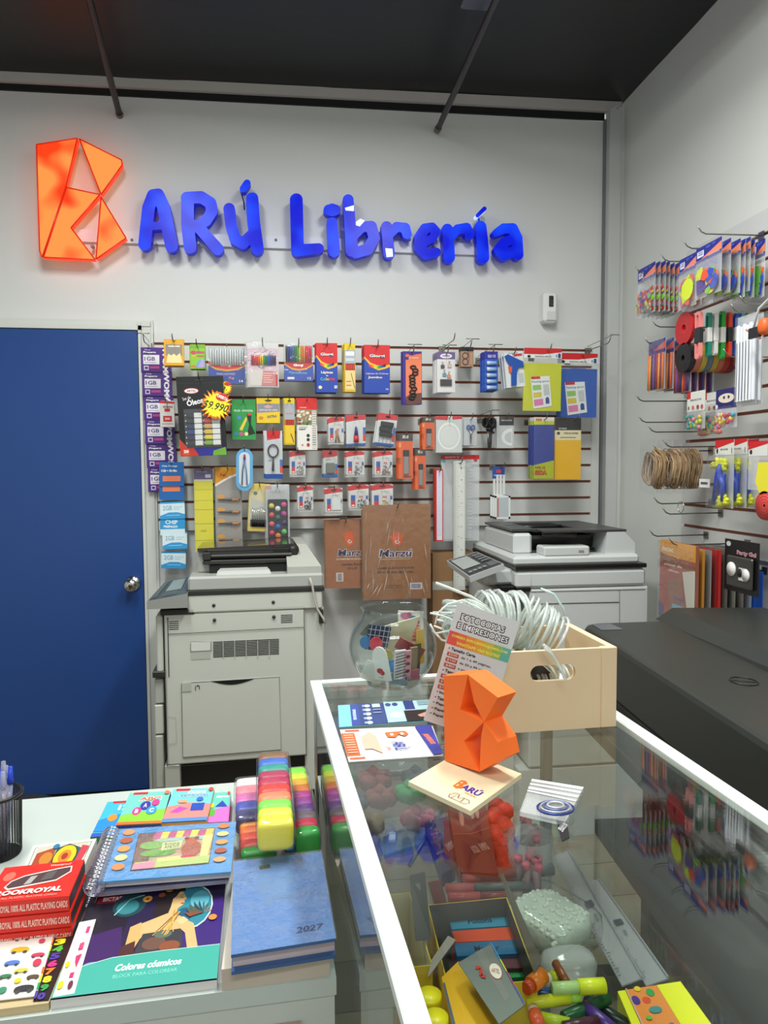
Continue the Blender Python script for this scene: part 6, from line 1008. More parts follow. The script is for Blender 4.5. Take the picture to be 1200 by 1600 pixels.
rt,c_,P_=carton('open yellow-edged carton of blue and orange marker boxes','' or ((668,1414),(792,1402),(840,1532),(700,1545)),SZ+.075,.074,YB,GR)
for p,col,lab,z,tx in ((((700,1432),(792,1424),(800,1446),(706,1452)),'#3f8fb0','pale blue marker box at the back of the yellow-edged carton',.05,'Fultons'),(((706,1455),(800,1448),(806,1468),(712,1472)),'#e0502c','orange marker box in the yellow-edged carton',.05,''),(((710,1474),(806,1468),(812,1490),(714,1494)),'#2a6a94','darker blue marker box in the yellow-edged carton',.05,'Marker'),(((714,1496),(814,1490),(822,1512),(722,1516)),'#5a2430','maroon marker box in the yellow-edged carton',.045,''),(((722,1518),(822,1512),(826,1526),(728,1532)),'#2a8a4a','green marker box nearest in the yellow-edged carton',.04,'')):
    slab('marker_box',lab,'marker box',p,SZ+z,.04,col,[('t',tx,.5,.5,.4,.4,'#20303c',0,.02)] if tx else [('r',.2,.4,.8,.6,col)],rough=.4,group='marker boxes in the carton')
def flap(label,pts,zs,col,ops=(),name='carton_flap',th=.001):
    P=[onZ(x,y,z) for (x,y),z in zip(pts,zs)]; n=(P[1]-P[0]).cross(P[3]-P[0]).normalized(); n=n if n.z>0 else -n
    b=MB(); b.prism([p-n*th for p in P],P,M(col,.5)); mp=lambda u,v,k:((P[0]*(1-u)+P[1]*u)*(1-v)+(P[3]*(1-u)+P[2]*u)*v)+n*(k*.0002)
    art(b,mp,(P[1]-P[0]).length,(P[3]-P[0]).length,list(ops)); return tag(b.build(name),label,'carton flap')
flap('dark oval-topped flap printed with pens, left of the yellow-edged carton',[(640,1368),(664,1362),(674,1468),(650,1470)],[SZ+.13,SZ+.13,SZ+.08,SZ+.08],'#34332f',[('t','Permanente',.5,.5,.9,.1,'#aaa8a0',-80,.02),('r',.3,.15,.6,.4,'#6a6862')])
flap('maroon flap with white capital lettering beside the dark flap',[(668,1378),(688,1374),(698,1410),(678,1412)],[SZ+.12]*2+[SZ+.09]*2,'#7a3430',[('t','PILO',.5,.6,.5,.3,'#e8e4e0',-70,.03)])
flap('tall brown-grey flap rising from the right edge of the carton',[(776,1354),(782,1356),(846,1500),(836,1520)],[SZ+.15,SZ+.15,SZ+.08,SZ+.08],'#6b6356')
flap('grey inner flap folded over the near left corner of the carton',[(674,1500),(700,1462),(712,1468),(668,1528)],[SZ+.08,SZ+.1,SZ+.1,SZ+.07],'#9a8f84')
flap('grey flap with an oval red and white seal, rainbow edged',[(716,1504),(768,1474),(820,1570),(780,1600)],[SZ+.11]*4,'#6c6f6a',[('p',[(.5,.0),(.7,.0),(.72,.8),(.5,.82)],'#7a7672'),('e',.72,.4,.17,.13,'#b83a34'),('e',.72,.4,.155,.12,'#dcd4c8'),('t','ARTEL',.72,.4,.24,.06,'#b83a34',-40,.01),('l',[(.3,.2),(.4,.25),(.3,.35),(.4,.4)],.09,'#b8342c'),('r',.97,0,1,.3,'#3a8ad0'),('r',.97,.3,1,.5,'#c8d83a'),('r',.97,.5,1,.75,'#b83a8a'),('r',.97,.75,1,1,'#3a5ad0')])
slab('crayon_carton','yellow carton lying under the grey seal flap at the bottom of the picture','carton',((690,1527),(716,1502),(790,1615),(715,1640)),SZ+.085,.08,'#dda412',[('t','ST',.62,.9,.3,.12,'#d8c8b8',-20,.05),('r',.0,.1,.08,.9,'#4a5a6a')],rough=.45)
for i,(x,y) in enumerate(((671,1553),(681,1588),(641,1562),(650,1600))):
    p=onZ(x,y,SZ+.09); b=MB(); b.lathe([(0,.04),(.0125,.04),(.0128,.036),(.0128,0),(0,0)],M('#e2cf12',.35),20); o=tag(b.build('glue_stick',None,(p.x,p.y,SZ+.05)),('upper right yellow cap','lower right yellow cap','upper left yellow cap half behind the rail','lower left yellow cap half behind the rail')[i]+' of the glue sticks inside the counter','glue stick','yellow capped glue sticks'); b=MB(); b.lathe([(.0115,-.05),(.0115,0)],'#d8d4c4',16); b.build('barrel',o)
MK=[('thick grey marker with red cap, topmost of three','' ,(722,1372),(864,1358),SZ+.05,.0085,[(0,.14,'#c8504a',.9),(.14,.6,'#8a4a44',1),(.6,1,'#5a6264',1)]),
('grey marker with red cap, middle of three','',(696,1388),(842,1384),SZ+.045,.0065,[(0,.3,'#c8504a',1),(.3,1,'#56605f',1)]),
('red marker, lowest of three beside the carton','',(700,1402),(800,1400),SZ+.04,.0065,[(0,.5,'#c24a44',1),(.5,1,'#8a3834',1)]),
('yellow highlighter with yellow cap, uppermost at the bottom edge','',(862,1545),(945,1540),SZ+.06,.0075,[(0,.5,'#b8d88a',.9),(.5,1,'#dfe42a',1.1)]),
('long yellow highlighter lying lower','',(822,1568),(906,1558),SZ+.05,.0065,[(0,.8,'#dfdf2a',1),(.8,1,'#a8d84a',.8)]),
('dark blue marker crossing between the highlighters','',(818,1545),(882,1558),SZ+.05,.006,[(0,.9,'#2a4a80',1),(.9,1,'#20304a',.7)]),
('orange-capped marker beside the big flap','',(822,1545),(848,1524),SZ+.07,.009,[(0,.3,'#c84a20',.8),(.3,1,'#f0801c',1)]),
('lime highlighter cap behind the orange-capped marker','',(850,1532),(876,1528),SZ+.05,.0085,[(0,.4,'#dfe0d8',.8),(.4,1,'#c4cc20',1)]),
('orange marker lying low at the bottom edge','',(832,1575),(842,1604),SZ+.05,.0075,[(0,.3,'#d8b8a0',.8),(.3,1,'#e8603a',1)]),
('dark green marker by the bottom edge','',(880,1590),(950,1560),SZ+.04,.0065,[(0,1,'#1f5a34',1)]),
('lime green marker near the bottom edge','',(845,1590),(890,1600),SZ+.045,.006,[(0,1,'#b8cc2a',1)]),
('purple marker at the bottom edge','',(912,1572),(960,1612),SZ+.04,.0075,[(0,1,'#4a2a7a',1)]),
('maroon marker crossing the purple one','',(880,1606),(935,1596),SZ+.05,.006,[(0,1,'#4a2030',1)]),
('black marker under the purple one','',(915,1562),(985,1606),SZ+.03,.007,[(0,1,'#16201c',1)]),
('brown glitter pen leaning by the clear bag','',(868,1505),(885,1535),SZ+.06,.005,[(0,1,'#8a4a20',1)])]
for lab,_,p,q,z,r,sg in MK: b=MB(); rod(b,p,q,z,r,sg); tag(b.build('marker'),lab,'marker','markers inside the counter')
# dark red pouch, red plush, pen bundle
slab('marker_pouch','dark red pouch of permanent markers below the wooden board','marker pouch',((700,1256),(757,1252),(778,1365),(716,1362)),SZ+.06,.03,'#6e1d20',[('p',[(0,0),(1,0),(1,.42),(0,.5)],'#7c2a34'),('e',.3,.26,.06,.12,'#d88a80'),('e',.6,.18,.05,.1,'#d88a80'),('e',.74,.18,.05,.1,'#d88a80'),('l',[(.0,.5),(.5,.5),(1,.42)],.02,'#c88a70'),('t','PERMANENTES',.76,.68,.3,.07,'#e4c8c0',-72,.01),('t','MARCADORES',.52,.72,.3,.06,'#e4c8c0',-72,.01)])
slab('marker_pouch','navy and maroon pouch lettered PERMANENTE under the trophy','marker pouch',((664,1285),(700,1275),(712,1355),(690,1366)),SZ+.05,.02,'#2a1f5a',[('t','PERMANENTE',.86,.6,.5,.12,'#d8d8e8',-76,.02),('r',.1,.2,.4,.8,'#6a2444')])
b=MB(); rnd=random.Random(3)
for i in range(16): p=onZ(776+12*math.sin(i*1.7)+i*.9,1250+7*i,SZ+.045); b.pillow((p.x,p.y,p.z-.012),(.016,.017,.014),M('#d0271c' if i%2 else '#b81d18',.7),.9,10)
tag(b.build('red_plush'),'fluffy bright red pompom garland under the glass top','garland')
b=MB(); rnd=random.Random(6)
for i in range(15):
    x=rnd.uniform(806,850);y=rnd.uniform(1282,1362); p=onZ(x,y,SZ+.07); b.tube([(p.x,p.y,SZ+.03),(p.x+rnd.uniform(-.004,.004),p.y,SZ+.07)],.0052,M('#8a6a70',.35),8); b.tube([(p.x,p.y,SZ+.07),(p.x,p.y,SZ+.078)],.006,M('#c84a62',.35),8)
pt_=tag(b.build('pen_bundle'),'bundle of pink-ended pens in a clear tub under the zip bag','pens'); 
p=onZ(828,1325,SZ+.07); b=MB(); b.lathe([(.03,0),(.034,.09)],HAZY,20); b.build('clear_tub',pt_,(p.x,p.y,SZ))
P0=onZ(858,1440,SZ+.03); b=MB(); b.pillow((0,0,0),(.045,.05,.022),M('#b7c0b4',.5,noise=.15,scale=40,bump=.4),.6,16,Matrix.Rotation(math.radians(28),4,'Z')); rb_=random.Random(2); [b.pillow(tuple(Matrix.Rotation(math.radians(28),3,'Z')@Vector((x_,y_,.0215*(1-(x_/.05)**4-(y_/.056)**4)))),(.0035,.0035,.003),M('#cdd4c8',.4),.9,8) for x_,y_ in [(rb_.uniform(-.04,.04),rb_.uniform(-.045,.045)) for _ in range(90)]]; o=tag(b.build('cotton_bag',None,P0),'clear bag of white foam beads beside the rulers','bag'); b=MB(); b.pillow((0.004,-.0,.002),(.05,.062,.026),FILM,.5,16,Matrix.Rotation(math.radians(28),4,'Z')); b.build('clear_bag',o)
P0=onZ(888,1510,SZ+.03); b=MB(); b.pillow((0,0,0),(.034,.02,.02),HAZY,.6,14); tag(b.build('clear_pouch',None,P0),'empty clear plastic pouch end below the white bag','bag')
def rul(lab,px,z):
    return slab('ruler',lab,'ruler',px,SZ+z,.002,clear('ruler_plastic_'+str(z).replace('.','_'),(.82,.82,.82),1.5,.1,.4,0,(.6,.6,.63)),[('r',.02,.01+.02*i,.14 if i%5 else .24,.014+.02*i,'#3a3c44') for i in range(48)]+[('r',.3,.45,.7,.5,'#4a4c58'),('t','30 cm',.5,.58,.4,.02,'#4a4c58',-90),('r',.93,.0,1,1,'#8a8c94')])
rul('clear plastic ruler lying beside the zip bag inside the counter',((862,1338),(888,1328),(1004,1528),(972,1540)),.012)
rul('second clear ruler, nearer the right side of the shelf',((908,1378),(936,1374),(1045,1528),(1010,1540)),.008)
dots=[('r',0,0,.12,1,'#e4e21e'),('r',.12,0,.62,1,'#ea8a3a'),('r',.62,0,1,1,'#ece81c'),('e',.2,.18,.06,.07,'#4a2f8a'),('e',.35,.2,.06,.05,'#e04a2a'),('e',.46,.1,.06,.06,'#2a9a4a'),('e',.3,.02,.05,.04,'#e8c82a'),('e',.4,.36,.09,.05,'#3a8a8a'),('e',.5,.6,.04,.03,'#2a6ad0'),('e',.26,.46,.04,.03,'#5ab04a'),('e',.36,.62,.08,.04,'#e0502a'),('r',.12,.0,.14,1,'#c8a8a0')]
slab('sticker_box','yellow box with orange dotted panel at the bottom right of the shelf','box',((965,1549),(1063,1534),(1140,1640),(1012,1660)),SZ+.04,.035,'#ece81c',dots)
tb0=K(.125,-.085,SZ); b=MB(); b.box(-.105,-.065,0,.105,.065,.0015,HAZY); 
for a_ in ((-.105,-.065,.105,-.064),(-.105,.064,.105,.065),(-.105,-.065,-.104,.065),(.104,-.065,.105,.065)): b.box(a_[0],a_[1],0,a_[2],a_[3],.125,FILM)
tag(b.build('clear_tub',None,tb0,(0,0,TH)),'clear plastic tub of scrunchies at the far end of the shelf','tub')
for lab,u,v,z,r_,c in (('green scrunchie in the clear tub','.15',-.115,.09,.026,'#2f9a5a'),('dull red scrunchie in the clear tub left of the green one','.1',-.12,.088,.026,'#8a4444'),('blue-grey scrunchie at the left end of the clear tub','.055',-.11,.08,.024,'#4f5c78'),('dark red scrunchie at the back of the clear tub','.1',-.055,.09,.03,'#8a3a40'),('charcoal scrunchie at the back right of the clear tub','.175',-.06,.09,.027,'#4a4c58'),('dark green scrunchie at the back left of the clear tub','.05',-.05,.09,.022,'#2a6a3a'),('mustard scrunchie low in the clear tub','.08',-.09,.03,.03,'#a8843a'),('pink scrunchie low in the clear tub','.17',-.09,.03,.03,'#c86a80')):
    b=MB(); b.tube([(r_*.62*math.cos(a),r_*.62*math.sin(a),.004*math.sin(a*5)) for a in [i*math.pi/12 for i in range(24)]],[r_*(.42+.06*math.sin(i*2.3)) for i in range(24)],M(c,.7,noise=.2,scale=60),8,True); tag(b.build('scrunchie',None,K(float(u),v,SZ+z)),lab,'scrunchie','scrunchies on the counter shelf')
b=slab('clear_wallet','pale blue clear wallet lying under the glass left of the trophy','wallet',((590,1312),(694,1262),(702,1305),(600,1336)),SZ+.03,.006,clear('blue_wallet',(.62,.78,.92),1.5,.1,.35,0,(.35,.5,.68)),[])
p=onZ(655,1300,SZ+.04); b=MB(); b.tube([onZ(640,1352,SZ+.03),onZ(690,1268,SZ+.03)],.0035,M('#4a5a78',.35),8); tag(b.build('pen'),'dark blue pen slanting over the pale blue wallet','pen')
# ------------------------------------------------------------ white table with books
TZ=.83
def Ti(x,y): return onZ(x,y,TZ)
K2=Matrix.Rotation(-TH,3,'Z'); tb=empty('display_table',CO,TH,'white display table holding books, cards and modelling clay','table')
q=K2@(Ti(375,1222)-CO); vf=q.y; vn=(K2@(Ti(200,1569)-CO)).y
b=MB(); b.box(-1.25,vn,TZ-.022,-.012,vf,TZ,M('#bfc8c2',.3,noise=.02)); b.build('tabletop',tb)
b=MB(); b.box(-1.25,vn+.003,.05,-.014,vn+.02,TZ-.022,M('#c3c9c2',.35)); b.build('front_panel',tb)
b=MB(); b.box(-.36,vn-.002,.25,-.055,vn+.003,TZ-.05,M('#b39a8b',.3)); b.build('front_inset',tb)
b=MB(); b.box(-.032,vn+.02,.05,-.014,vf-.01,TZ-.022,M('#b9beb8',.4)); b.build('end_panel',tb)
b=MB(); b.box(-1.25,vf-.03,.05,-.02,vf-.012,TZ-.022,M('#b9beb8',.4)); b.build('back_panel',tb)
# diary 2027 and cream book under
CR='#d8cfc0'
def pages(o,px,zt,th,inset=.003,col='#d8cdc4'): pass
slab('cream_book','cream-covered thick book under the blue diary','book',((366,1362),(505,1345),(515,1492),(346,1515)),TZ+.026,.026,'#cfc7b8',[],side='#c3b6a6')
d0=slab('diary','blue 2027 diary wrapped in clear plastic','diary',((365,1346),(502,1330),(525,1466),(361,1492)),TZ+.052,.004,'#5b87bb',[('p',[(.28,.1),(.4,.09),(.41,.14),(.29,.15)],'#22242c'),('t','2027',.76,.87,.28,.06,'#20305c',0,.02,.2)],side='#3f6496',rough=.22)
def under(o,px,zt,th,ins,col,name): 
    P=[onZ(x,y,zt) for x,y in px]; c=sum(P,Vector())/4; Q=[c+(p-c)*ins-Vector(o.location) for p in P]; B=[q_-Vector((0,0,th)) for q_ in Q]; b=MB(); b.prism(B,Q,M(col,.7)); return b.build(name,o)
DP=((365,1346),(502,1330),(525,1466),(361,1492))
under(d0,DP,TZ+.048,.017,.975,'#c9b8bc','pages'); 
P=[onZ(x,y,TZ+.052) for x,y in DP]; c=sum(P,Vector())/4; b=MB(); Q=[c+(p-c)-Vector(d0.location)-Vector((0,0,.0205)) for p in P]; b.prism([q_-Vector((0,0,.004)) for q_ in Q],Q,M('#3c5f90',.4)); b.build('back_cover',d0)
b=MB(); Q=[c+(p-c)*1.02-Vector(d0.location)+Vector((0,0,.0015)) for p in P]; b.prism([q_-Vector((0,0,.0003)) for q_ in Q],Q,clear('diary_wrap',(.98,.98,1),1.45,.06,.03,.8)); b.build('clear_wrapper',d0)
# modelling clay packs
def clay(label,pf,pn,w,th,cols,last=1.0,grp='packs of modelling clay'):
    a=Vector(pf);c=Vector(pn); d=c-a; n=len(cols); ux=d.normalized(); side=ux.cross(Vector((0,0,1))).normalized(); up=side.cross(ux).normalized(); up=up if up.z>0 else -up
    Rm=Matrix((side,ux,up)).transposed().to_4x4(); root=empty('clay_pack',a,0,label,'modelling clay',grp); L=d.length/n
    for i,cc in enumerate(cols):
        b=MB(); b.pillow((0,0,0),(w/2*(last if i==n-1 else 1),L*.56,th/2*(last if i==n-1 else 1)),M(cc,.4),.35,14,Rm); b.build('clay_block',root,d*((i+.5)/n))
    b=MB(); b.pillow((0,0,0),(w/2+.003,d.length/2+.004,th/2+.003),FILM,.22,18,Matrix.Translation(d/2)@Rm); b.build('clear_wrapper',root)
clay('left clay pack, pink to blue, in the back',onZ(391,1226,.865),onZ(393,1290,.862),.052,.03,['#e6dcda','#f08a96','#d870b0','#3f4fb0','#40406a'])
clay('left front clay pack, brown to orange and green',onZ(398,1282,.855),onZ(404,1346,.85),.052,.03,['#7a3a24','#f09a24','#f2742a','#e8502c','#c83a1c','#2f9a3a'])
clay('right clay pack, lime to magenta and green',onZ(462,1214,.87),onZ(482,1320,.862),.038,.04,['#7ade3a','#d8e838','#f2c02e','#f5823a','#c8409a','#a03aa0','#6a3a8a','#7a6a6a','#d8304e','#3ab04a'])
clay('low blue-ended clay pack between the diary and the tall pack',onZ(446,1318,.85),onZ(497,1316,.852),.03,.018,['#1f7ac0','#2a86c8','#1f7ac0'])
clay('tall clay pack lying on top, ending in a big yellow block',onZ(427,1192,.925),onZ(431,1308,.92),.052,.042,['#8a6040','#2f6ad0','#1f9a8a','#b01f52','#b8204e','#e0342a','#f28458','#7ad848','#d8e83c','#f0e244'],1.0)
# card game boxes
def gbox(lab,px,zt,th,col,side,ops,g='small activity card boxes'): return slab('card_game_box',lab,'card game',px,zt,th,col,ops,side,g)
gbox('blue numbers card box, leftmost of the four',((168,1253),(216,1250),(196,1306),(141,1309)),TZ+.018,.018,'#43b4cc','#2a7a3a',[('r',.2,0,.7,.06,'#c8202c'),('t','123',.7,.2,.5,.16,'#f0f0f4',0,.05),('p',[(0,.55),(.6,.4),(1,.55),(1,.86),(0,.86)],'#2a8ad8'),('e',.4,.5,.14,.1,'#e8902a'),('r',0,.9,1,1,'#3a5ab8')])
gbox('ABC alphabet card box with cubes, second from the left',((203,1239),(267,1236),(252,1288),(181,1291)),TZ+.024,.022,'#74c6bc','#2a2a80',[('r',.1,0,.45,.07,'#c8202c'),('t','ABC',.56,.22,.54,.15,'#f6f2ec',0,.09),('t','ABC',.56,.22,.5,.12,'#ee6a3c',0,.03),('p',[(0,.7),(1,.55),(1,.92),(0,.92)],'#8ac83c'),('e',.34,.6,.1,.12,'#d83a8a'),('t','B',.34,.6,.08,.12,'#f8e8f0',0,.04),('e',.5,.44,.12,.13,'#3a3a9a'),('t','A',.5,.44,.08,.12,'#f0f0f8',0,.04),('e',.72,.36,.09,.1,'#d8408a'),('e',.68,.6,.12,.12,'#3a9ad8'),('t','C',.68,.6,.1,.12,'#f0f8f8',0,.04),('e',.92,.06,.06,.06,'#e87a4a'),('r',0,.92,1,1,'#ee7030')])
gbox('COSAS COTIDIANAS card box with umbrella picture, third from the left',((271,1233),(335,1231),(323,1283),(252,1287)),TZ+.024,.022,'#74c6c8','#e0902a',[('r',.08,0,.42,.07,'#c8202c'),('t','COSAS',.6,.12,.44,.09,'#f0f4f4',0,.05),('t','COTIDIANAS',.56,.23,.68,.09,'#f0f4f4',0,.05),('t','COTIDIANAS',.56,.23,.66,.07,'#2a7ab8',0,.01),('p',[(0,.55),(.5,.45),(1,.5),(1,.9),(0,.9)],'#ee8a80'),('p',[(.1,.72),(.3,.56),(.5,.62),(.3,.74)],'#c84ab0'),('r',.56,.48,.86,.7,'#2a4ab0'),('p',[(.2,.38),(.42,.36),(.45,.46),(.25,.46)],'#d8a080'),('e',.72,.36,.08,.06,'#3a6ad0'),('e',.93,.06,.06,.06,'#e84a3a'),('r',0,.9,1,1,'#5a8ac8')])
gbox('shapes card box half hidden at the right end',((330,1239),(361,1237),(357,1284),(322,1286)),TZ+.018,.018,'#66c4b4','#c83a9a',[('t','FORMAS',.6,.16,.6,.08,'#f0eef0',0,.05),('p',[(.3,.5),(.62,.3),(.9,.52)],'#2f3fb0'),('p',[(.2,.6),(1,.5),(1,1),(0,1)],'#d870c0'),('e',.2,.7,.14,.12,'#5ab03a'),('r',.08,.4,.24,.54,'#e8c82a'),('e',.9,.06,.07,.06,'#e84a3a')])
# spiral books
def spiral(label,px,zt,th,ops,col,g):
    o=slab('spiral_book',label,'activity book',px,zt,.0025,col,ops,None,g,.2); under(o,px,zt-.003,th-.006,.985,'#c9c6d4','pages')
    P=[onZ(x,y,zt)-Vector(o.location) for x,y in px]; TLq,BLq=P[0],P[3]; b=MB(); ax=(BLq-TLq).normalized(); out=(TLq-P[1]).normalized()
    for i in range(15):
        c=TLq.lerp(BLq,.03+.94*i/14)+out*.006-Vector((0,0,th*.45)); rr=th*.62+.005
        for dxx in (0,.0035): b.tube([c+ax*dxx+(out*math.cos(a)*1.0+Vector((0,0,1))*math.sin(a))*rr for a in [j*math.pi/6 for j in range(12)]],.0009,M('#d0d0da',.2,.9),5,True)
    b.build('spiral_wire',o)
    b=MB(); Q=[p+Vector((0,0,.0015)) for p in P]; b.prism([q_-Vector((0,0,.0003)) for q_ in Q],Q,clear('book_wrap',(.99,.99,1),1.4,.04,.02,.8)); b.build('clear_wrapper',o)
    return o
SP=((181,1296),(369,1284),(361,1362),(153,1378))
bear=[('p',[(.2,.13),(.83,.1),(.82,.83),(.22,.86)],'#4a4030'),('p',[(.205,.14),(.825,.11),(.815,.82),(.225,.85)],'#c9a98c'),('p',[(.205,.14),(.34,.135),(.34,.84),(.225,.85)],'#8a6a5a')]
bear+=[('p',[(.34+.06*i,.13),(.4+.06*i,.127),(.385+.06*i,.28),(.33+.06*i,.28)],'#c8628a' if i%2==0 else '#e8d85a') for i in range(8)]
bear+=[('p',[(.36,.28),(.8,.26),(.8,.34),(.36,.34)],'#a8c8b8'),('e',.34,.4,.1,.08,'#8ab860'),('e',.4,.56,.14,.07,'#7ab050'),('p',[(.42,.36),(.58,.34),(.57,.5),(.42,.52)],'#d8dc9a'),('t','BONNE',.5,.4,.12,.05,'#5a6a3a'),('t','APETIT',.5,.46,.12,.05,'#5a6a3a'),('e',.66,.52,.08,.16,'#b86a4c'),('e',.65,.36,.05,.07,'#b86a4c'),('e',.61,.31,.02,.03,'#8a4a34'),('e',.69,.31,.02,.03,'#8a4a34'),('e',.65,.7,.07,.06,'#c84a5a'),('p',[(.74,.28),(.82,.26),(.8,.7),(.74,.7)],'#e8e090'),('p',[(.24,.72),(.82,.68),(.815,.82),(.225,.85)],'#b8c87a'),('p',[(.24,.74),(.4,.72),(.4,.84),(.225,.85)],'#d090a0'),('p',[(.4,.68),(.58,.65),(.6,.72),(.42,.74)],'#e8d48a')]
bear+=[('e',.12,.1+.17*i,.05,.06,['#dc9466','#b06040','#e09a5a','#d8cc90','#dc8a5a'][i]) for i in range(5)]+[('e',.9,.1+.17*i,.05,.05,['#cc8050','#e0c88a','#d89a60','#a85a44','#d8a070'][i]) for i in range(5)]
spiral('light blue spiral activity book with a bear at a market stall, on top',SP,TZ+.044,.015,bear,'#5f9ed2','spiral activity books')
spiral('lower spiral book under the bear book, mauve page edges',((172,1316),(366,1300),(358,1374),(143,1396)),TZ+.025,.0125,[],'#8f8cb0','spiral activity books')
# colouring block
CB=((146,1392),(353,1376),(339,1531),(79,1563))
hair='#241a1c'; skin='#d8b078'
ops=[('r',0,0,1,1,'#22163e'),('p',[(.0,.1),(.35,.05),(.3,.78),(.0,.8)],'#1c1424'),('p',[(.5,.3),(1,.2),(1,.72),(.5,.76)],'#371d70'),('p',[(.05,.5),(.3,.42),(.35,.7),(.05,.76)],'#3a1a5c'),('r',.06,.07,.33,.16,'#8f1f30'),('t','BICTARRO',.2,.115,.2,.045,'#e8d4d8',0,.03),
('e',.77,.27,.15,.24,'#cfe0dc'),('e',.77,.27,.14,.225,'#2f8496'),('e',.82,.2,.07,.1,'#5fb4c4'),('e',.72,.36,.06,.08,'#1f5a78'),('e',.31,.2,.12,.13,'#1d3f48'),('e',.3,.22,.08,.08,'#347c84'),('l',[(.22,.3),(.3,.14),(.4,.1)],.01,'#8ac4bc'),('e',.43,.15,.035,.035,'#e2a03c'),('e',.43,.15,.012,.014,'#8a4a1c'),
('p',[(.6,.24),(.67,.26),(.66,.4),(.59,.42)],skin),('p',[(.6,.12),(.665,.08),(.70,.13),(.722,.185),(.705,.2),(.71,.225),(.7,.25),(.67,.285),(.62,.29),(.6,.22)],skin),('p',[(.5,.3),(.49,.16),(.54,.06),(.62,.01),(.7,.03),(.705,.09),(.66,.1),(.64,.15),(.62,.17),(.615,.26),(.6,.36),(.54,.44),(.5,.4)],hair),('e',.58,.06,.03,.03,'#c87a34'),('e',.64,.045,.03,.025,'#e2b04c'),('e',.53,.12,.025,.025,'#8a4a2c'),('p',[(.42,.42),(.6,.33),(.68,.36),(.74,.4),(.72,.55),(.5,.56),(.4,.56)],skin),('p',[(.36,.44),(.43,.4),(.45,.56),(.41,.7),(.36,.64)],'#d3a768'),
('p',[(.46,.52),(.72,.5),(.76,.74),(.42,.78)],'#37363a'),('e',.55,.62,.08,.06,'#6a4a3c'),('e',.66,.66,.07,.05,'#8a4a2c'),('e',.6,.54,.06,.04,'#5a6a5c'),('p',[(.34,.62),(.42,.58),(.44,.78),(.32,.8)],'#4a2420'),('p',[(.72,.4),(.8,.46),(.86,.74),(.79,.75),(.75,.55),(.68,.46)],skin),('p',[(.66,.42),(.72,.38),(.76,.42),(.72,.46)],'#e4c08c'),('l',[(.672,.165),(.695,.17)],.006,hair),('l',[(.67,.14),(.695,.138)],.005,hair),('l',[(.685,.235),(.706,.232)],.01,'#a83a34')]
rnd=random.Random(12)
ops+=[('l',[(.64+.05*rnd.random(),.3+.06*rnd.random()),(.52+.16*rnd.random(),.5+.06*rnd.random())],.006,rnd.choice(['#e0b860','#c89a48','#8a5a2a'])) for _ in range(12)]
ops+=[('p',[(.86,.36),(.82+.1*math.cos(a),.34-.12*math.sin(a)),(.84+.08*math.cos(a+.3),.36-.1*math.sin(a+.3))],rnd.choice(['#5a5a4a','#8a4a34','#c87a34','#3a4a50'])) for a in [i*.4 for i in range(9)]]
ops+=[('e',.93,.42,.03,.03,'#d88a3a'),('l',[(.84,.72),(.92,.76),(.97,.75)],.008,'#c8883a'),('e',.18,.76,.05,.02,'#8a8ac0'),('p',[(0,.8),(.3,.72),(.6,.705),(1,.7),(1,1),(0,1)],'#3fa898'),('l',[(0,.8),(.3,.72),(.6,.705),(1,.7)],.006,'#bfe0d4'),('t','Colores cósmicos',.55,.815,.42,.06,'#eef6f2',0,.035,.25),('t','BLOCK PARA COLOREAR',.54,.885,.4,.03,'#7fd0c0',0,.01)]
slab('colouring_block','colouring book with a golden woman on purple above a teal band','colouring book',CB,TZ+.011,.011,'#22163e',ops,'#d9d6d2')
slab('spare_colouring_block','clear-wrapped book lying between the colouring block and the cream book','book',((352,1372),(364,1370),(352,1535),(340,1536)),TZ+.009,.009,HAZY,[])
# sticker sheets
sh=[('r',0,0,1,1,'#e6e3da')]
def car(x,y,s_,c,r=0): return [('e',x,y,.1*s_,.035*s_,c),('r',x-.1*s_,y,x+.1*s_,y+.03*s_,c),('e',x-.06*s_,y+.035*s_,.025*s_,.018*s_,'#444'),('e',x+.06*s_,y+.035*s_,.025*s_,.018*s_,'#444')]
sh+=car(.62,.18,1,'#cfa25c')+car(.86,.09,1.1,'#c83a8a')+car(.64,.36,1.1,'#d8a828')+car(.88,.46,.8,'#d83a5a')+car(.6,.54,.9,'#4a7ac8')+car(.74,.66,.8,'#d8c04a')+car(.9,.76,.7,'#5a4a3a')+car(.84,.9,1.1,'#2f3438')+car(.58,.72,.7,'#3a7a5a')+[('e',.88,.27,.04,.03,'#d83a5a'),('e',.9,.58,.05,.05,'#d83a5a'),('e',.74,.8,.04,.03,'#e8d02a'),('e',.6,.9,.05,.04,'#3a8a6a')]
b0=slab('sticker_sheet','white sticker sheet of little cars at the lower left corner','sticker sheet',((-35,1453),(89,1443),(57,1556),(-90,1573)),TZ+.012,.001,'#e6e3da',sh)
rb=['#5a3a9a','#d83a9a','#ee7a30','#e8e02a','#4ab03a','#d8308a','#ee6a28','#e8e02a','#2f9a4a','#4a3a9a']
slab('number_sticker_sheet','black sticker sheet with a rainbow column of numbers','sticker sheet',((86,1447),(125,1441),(76,1562),(52,1564)),TZ+.0105,.001,'#1f1518',[('t',str((i+1)%10),.45,.06+.1*i,.5,.085,['#e83a8a','#ee7a30','#e8e02a','#4ab03a','#4a3a9a','#e8308a','#ee7a28','#e8e02a','#2f9a4a','#4a3a9a'][i],0,.06) for i in range(10)]+[('r',0,.1*i,.14,.1*i+.09,rb[i]) for i in range(10)])
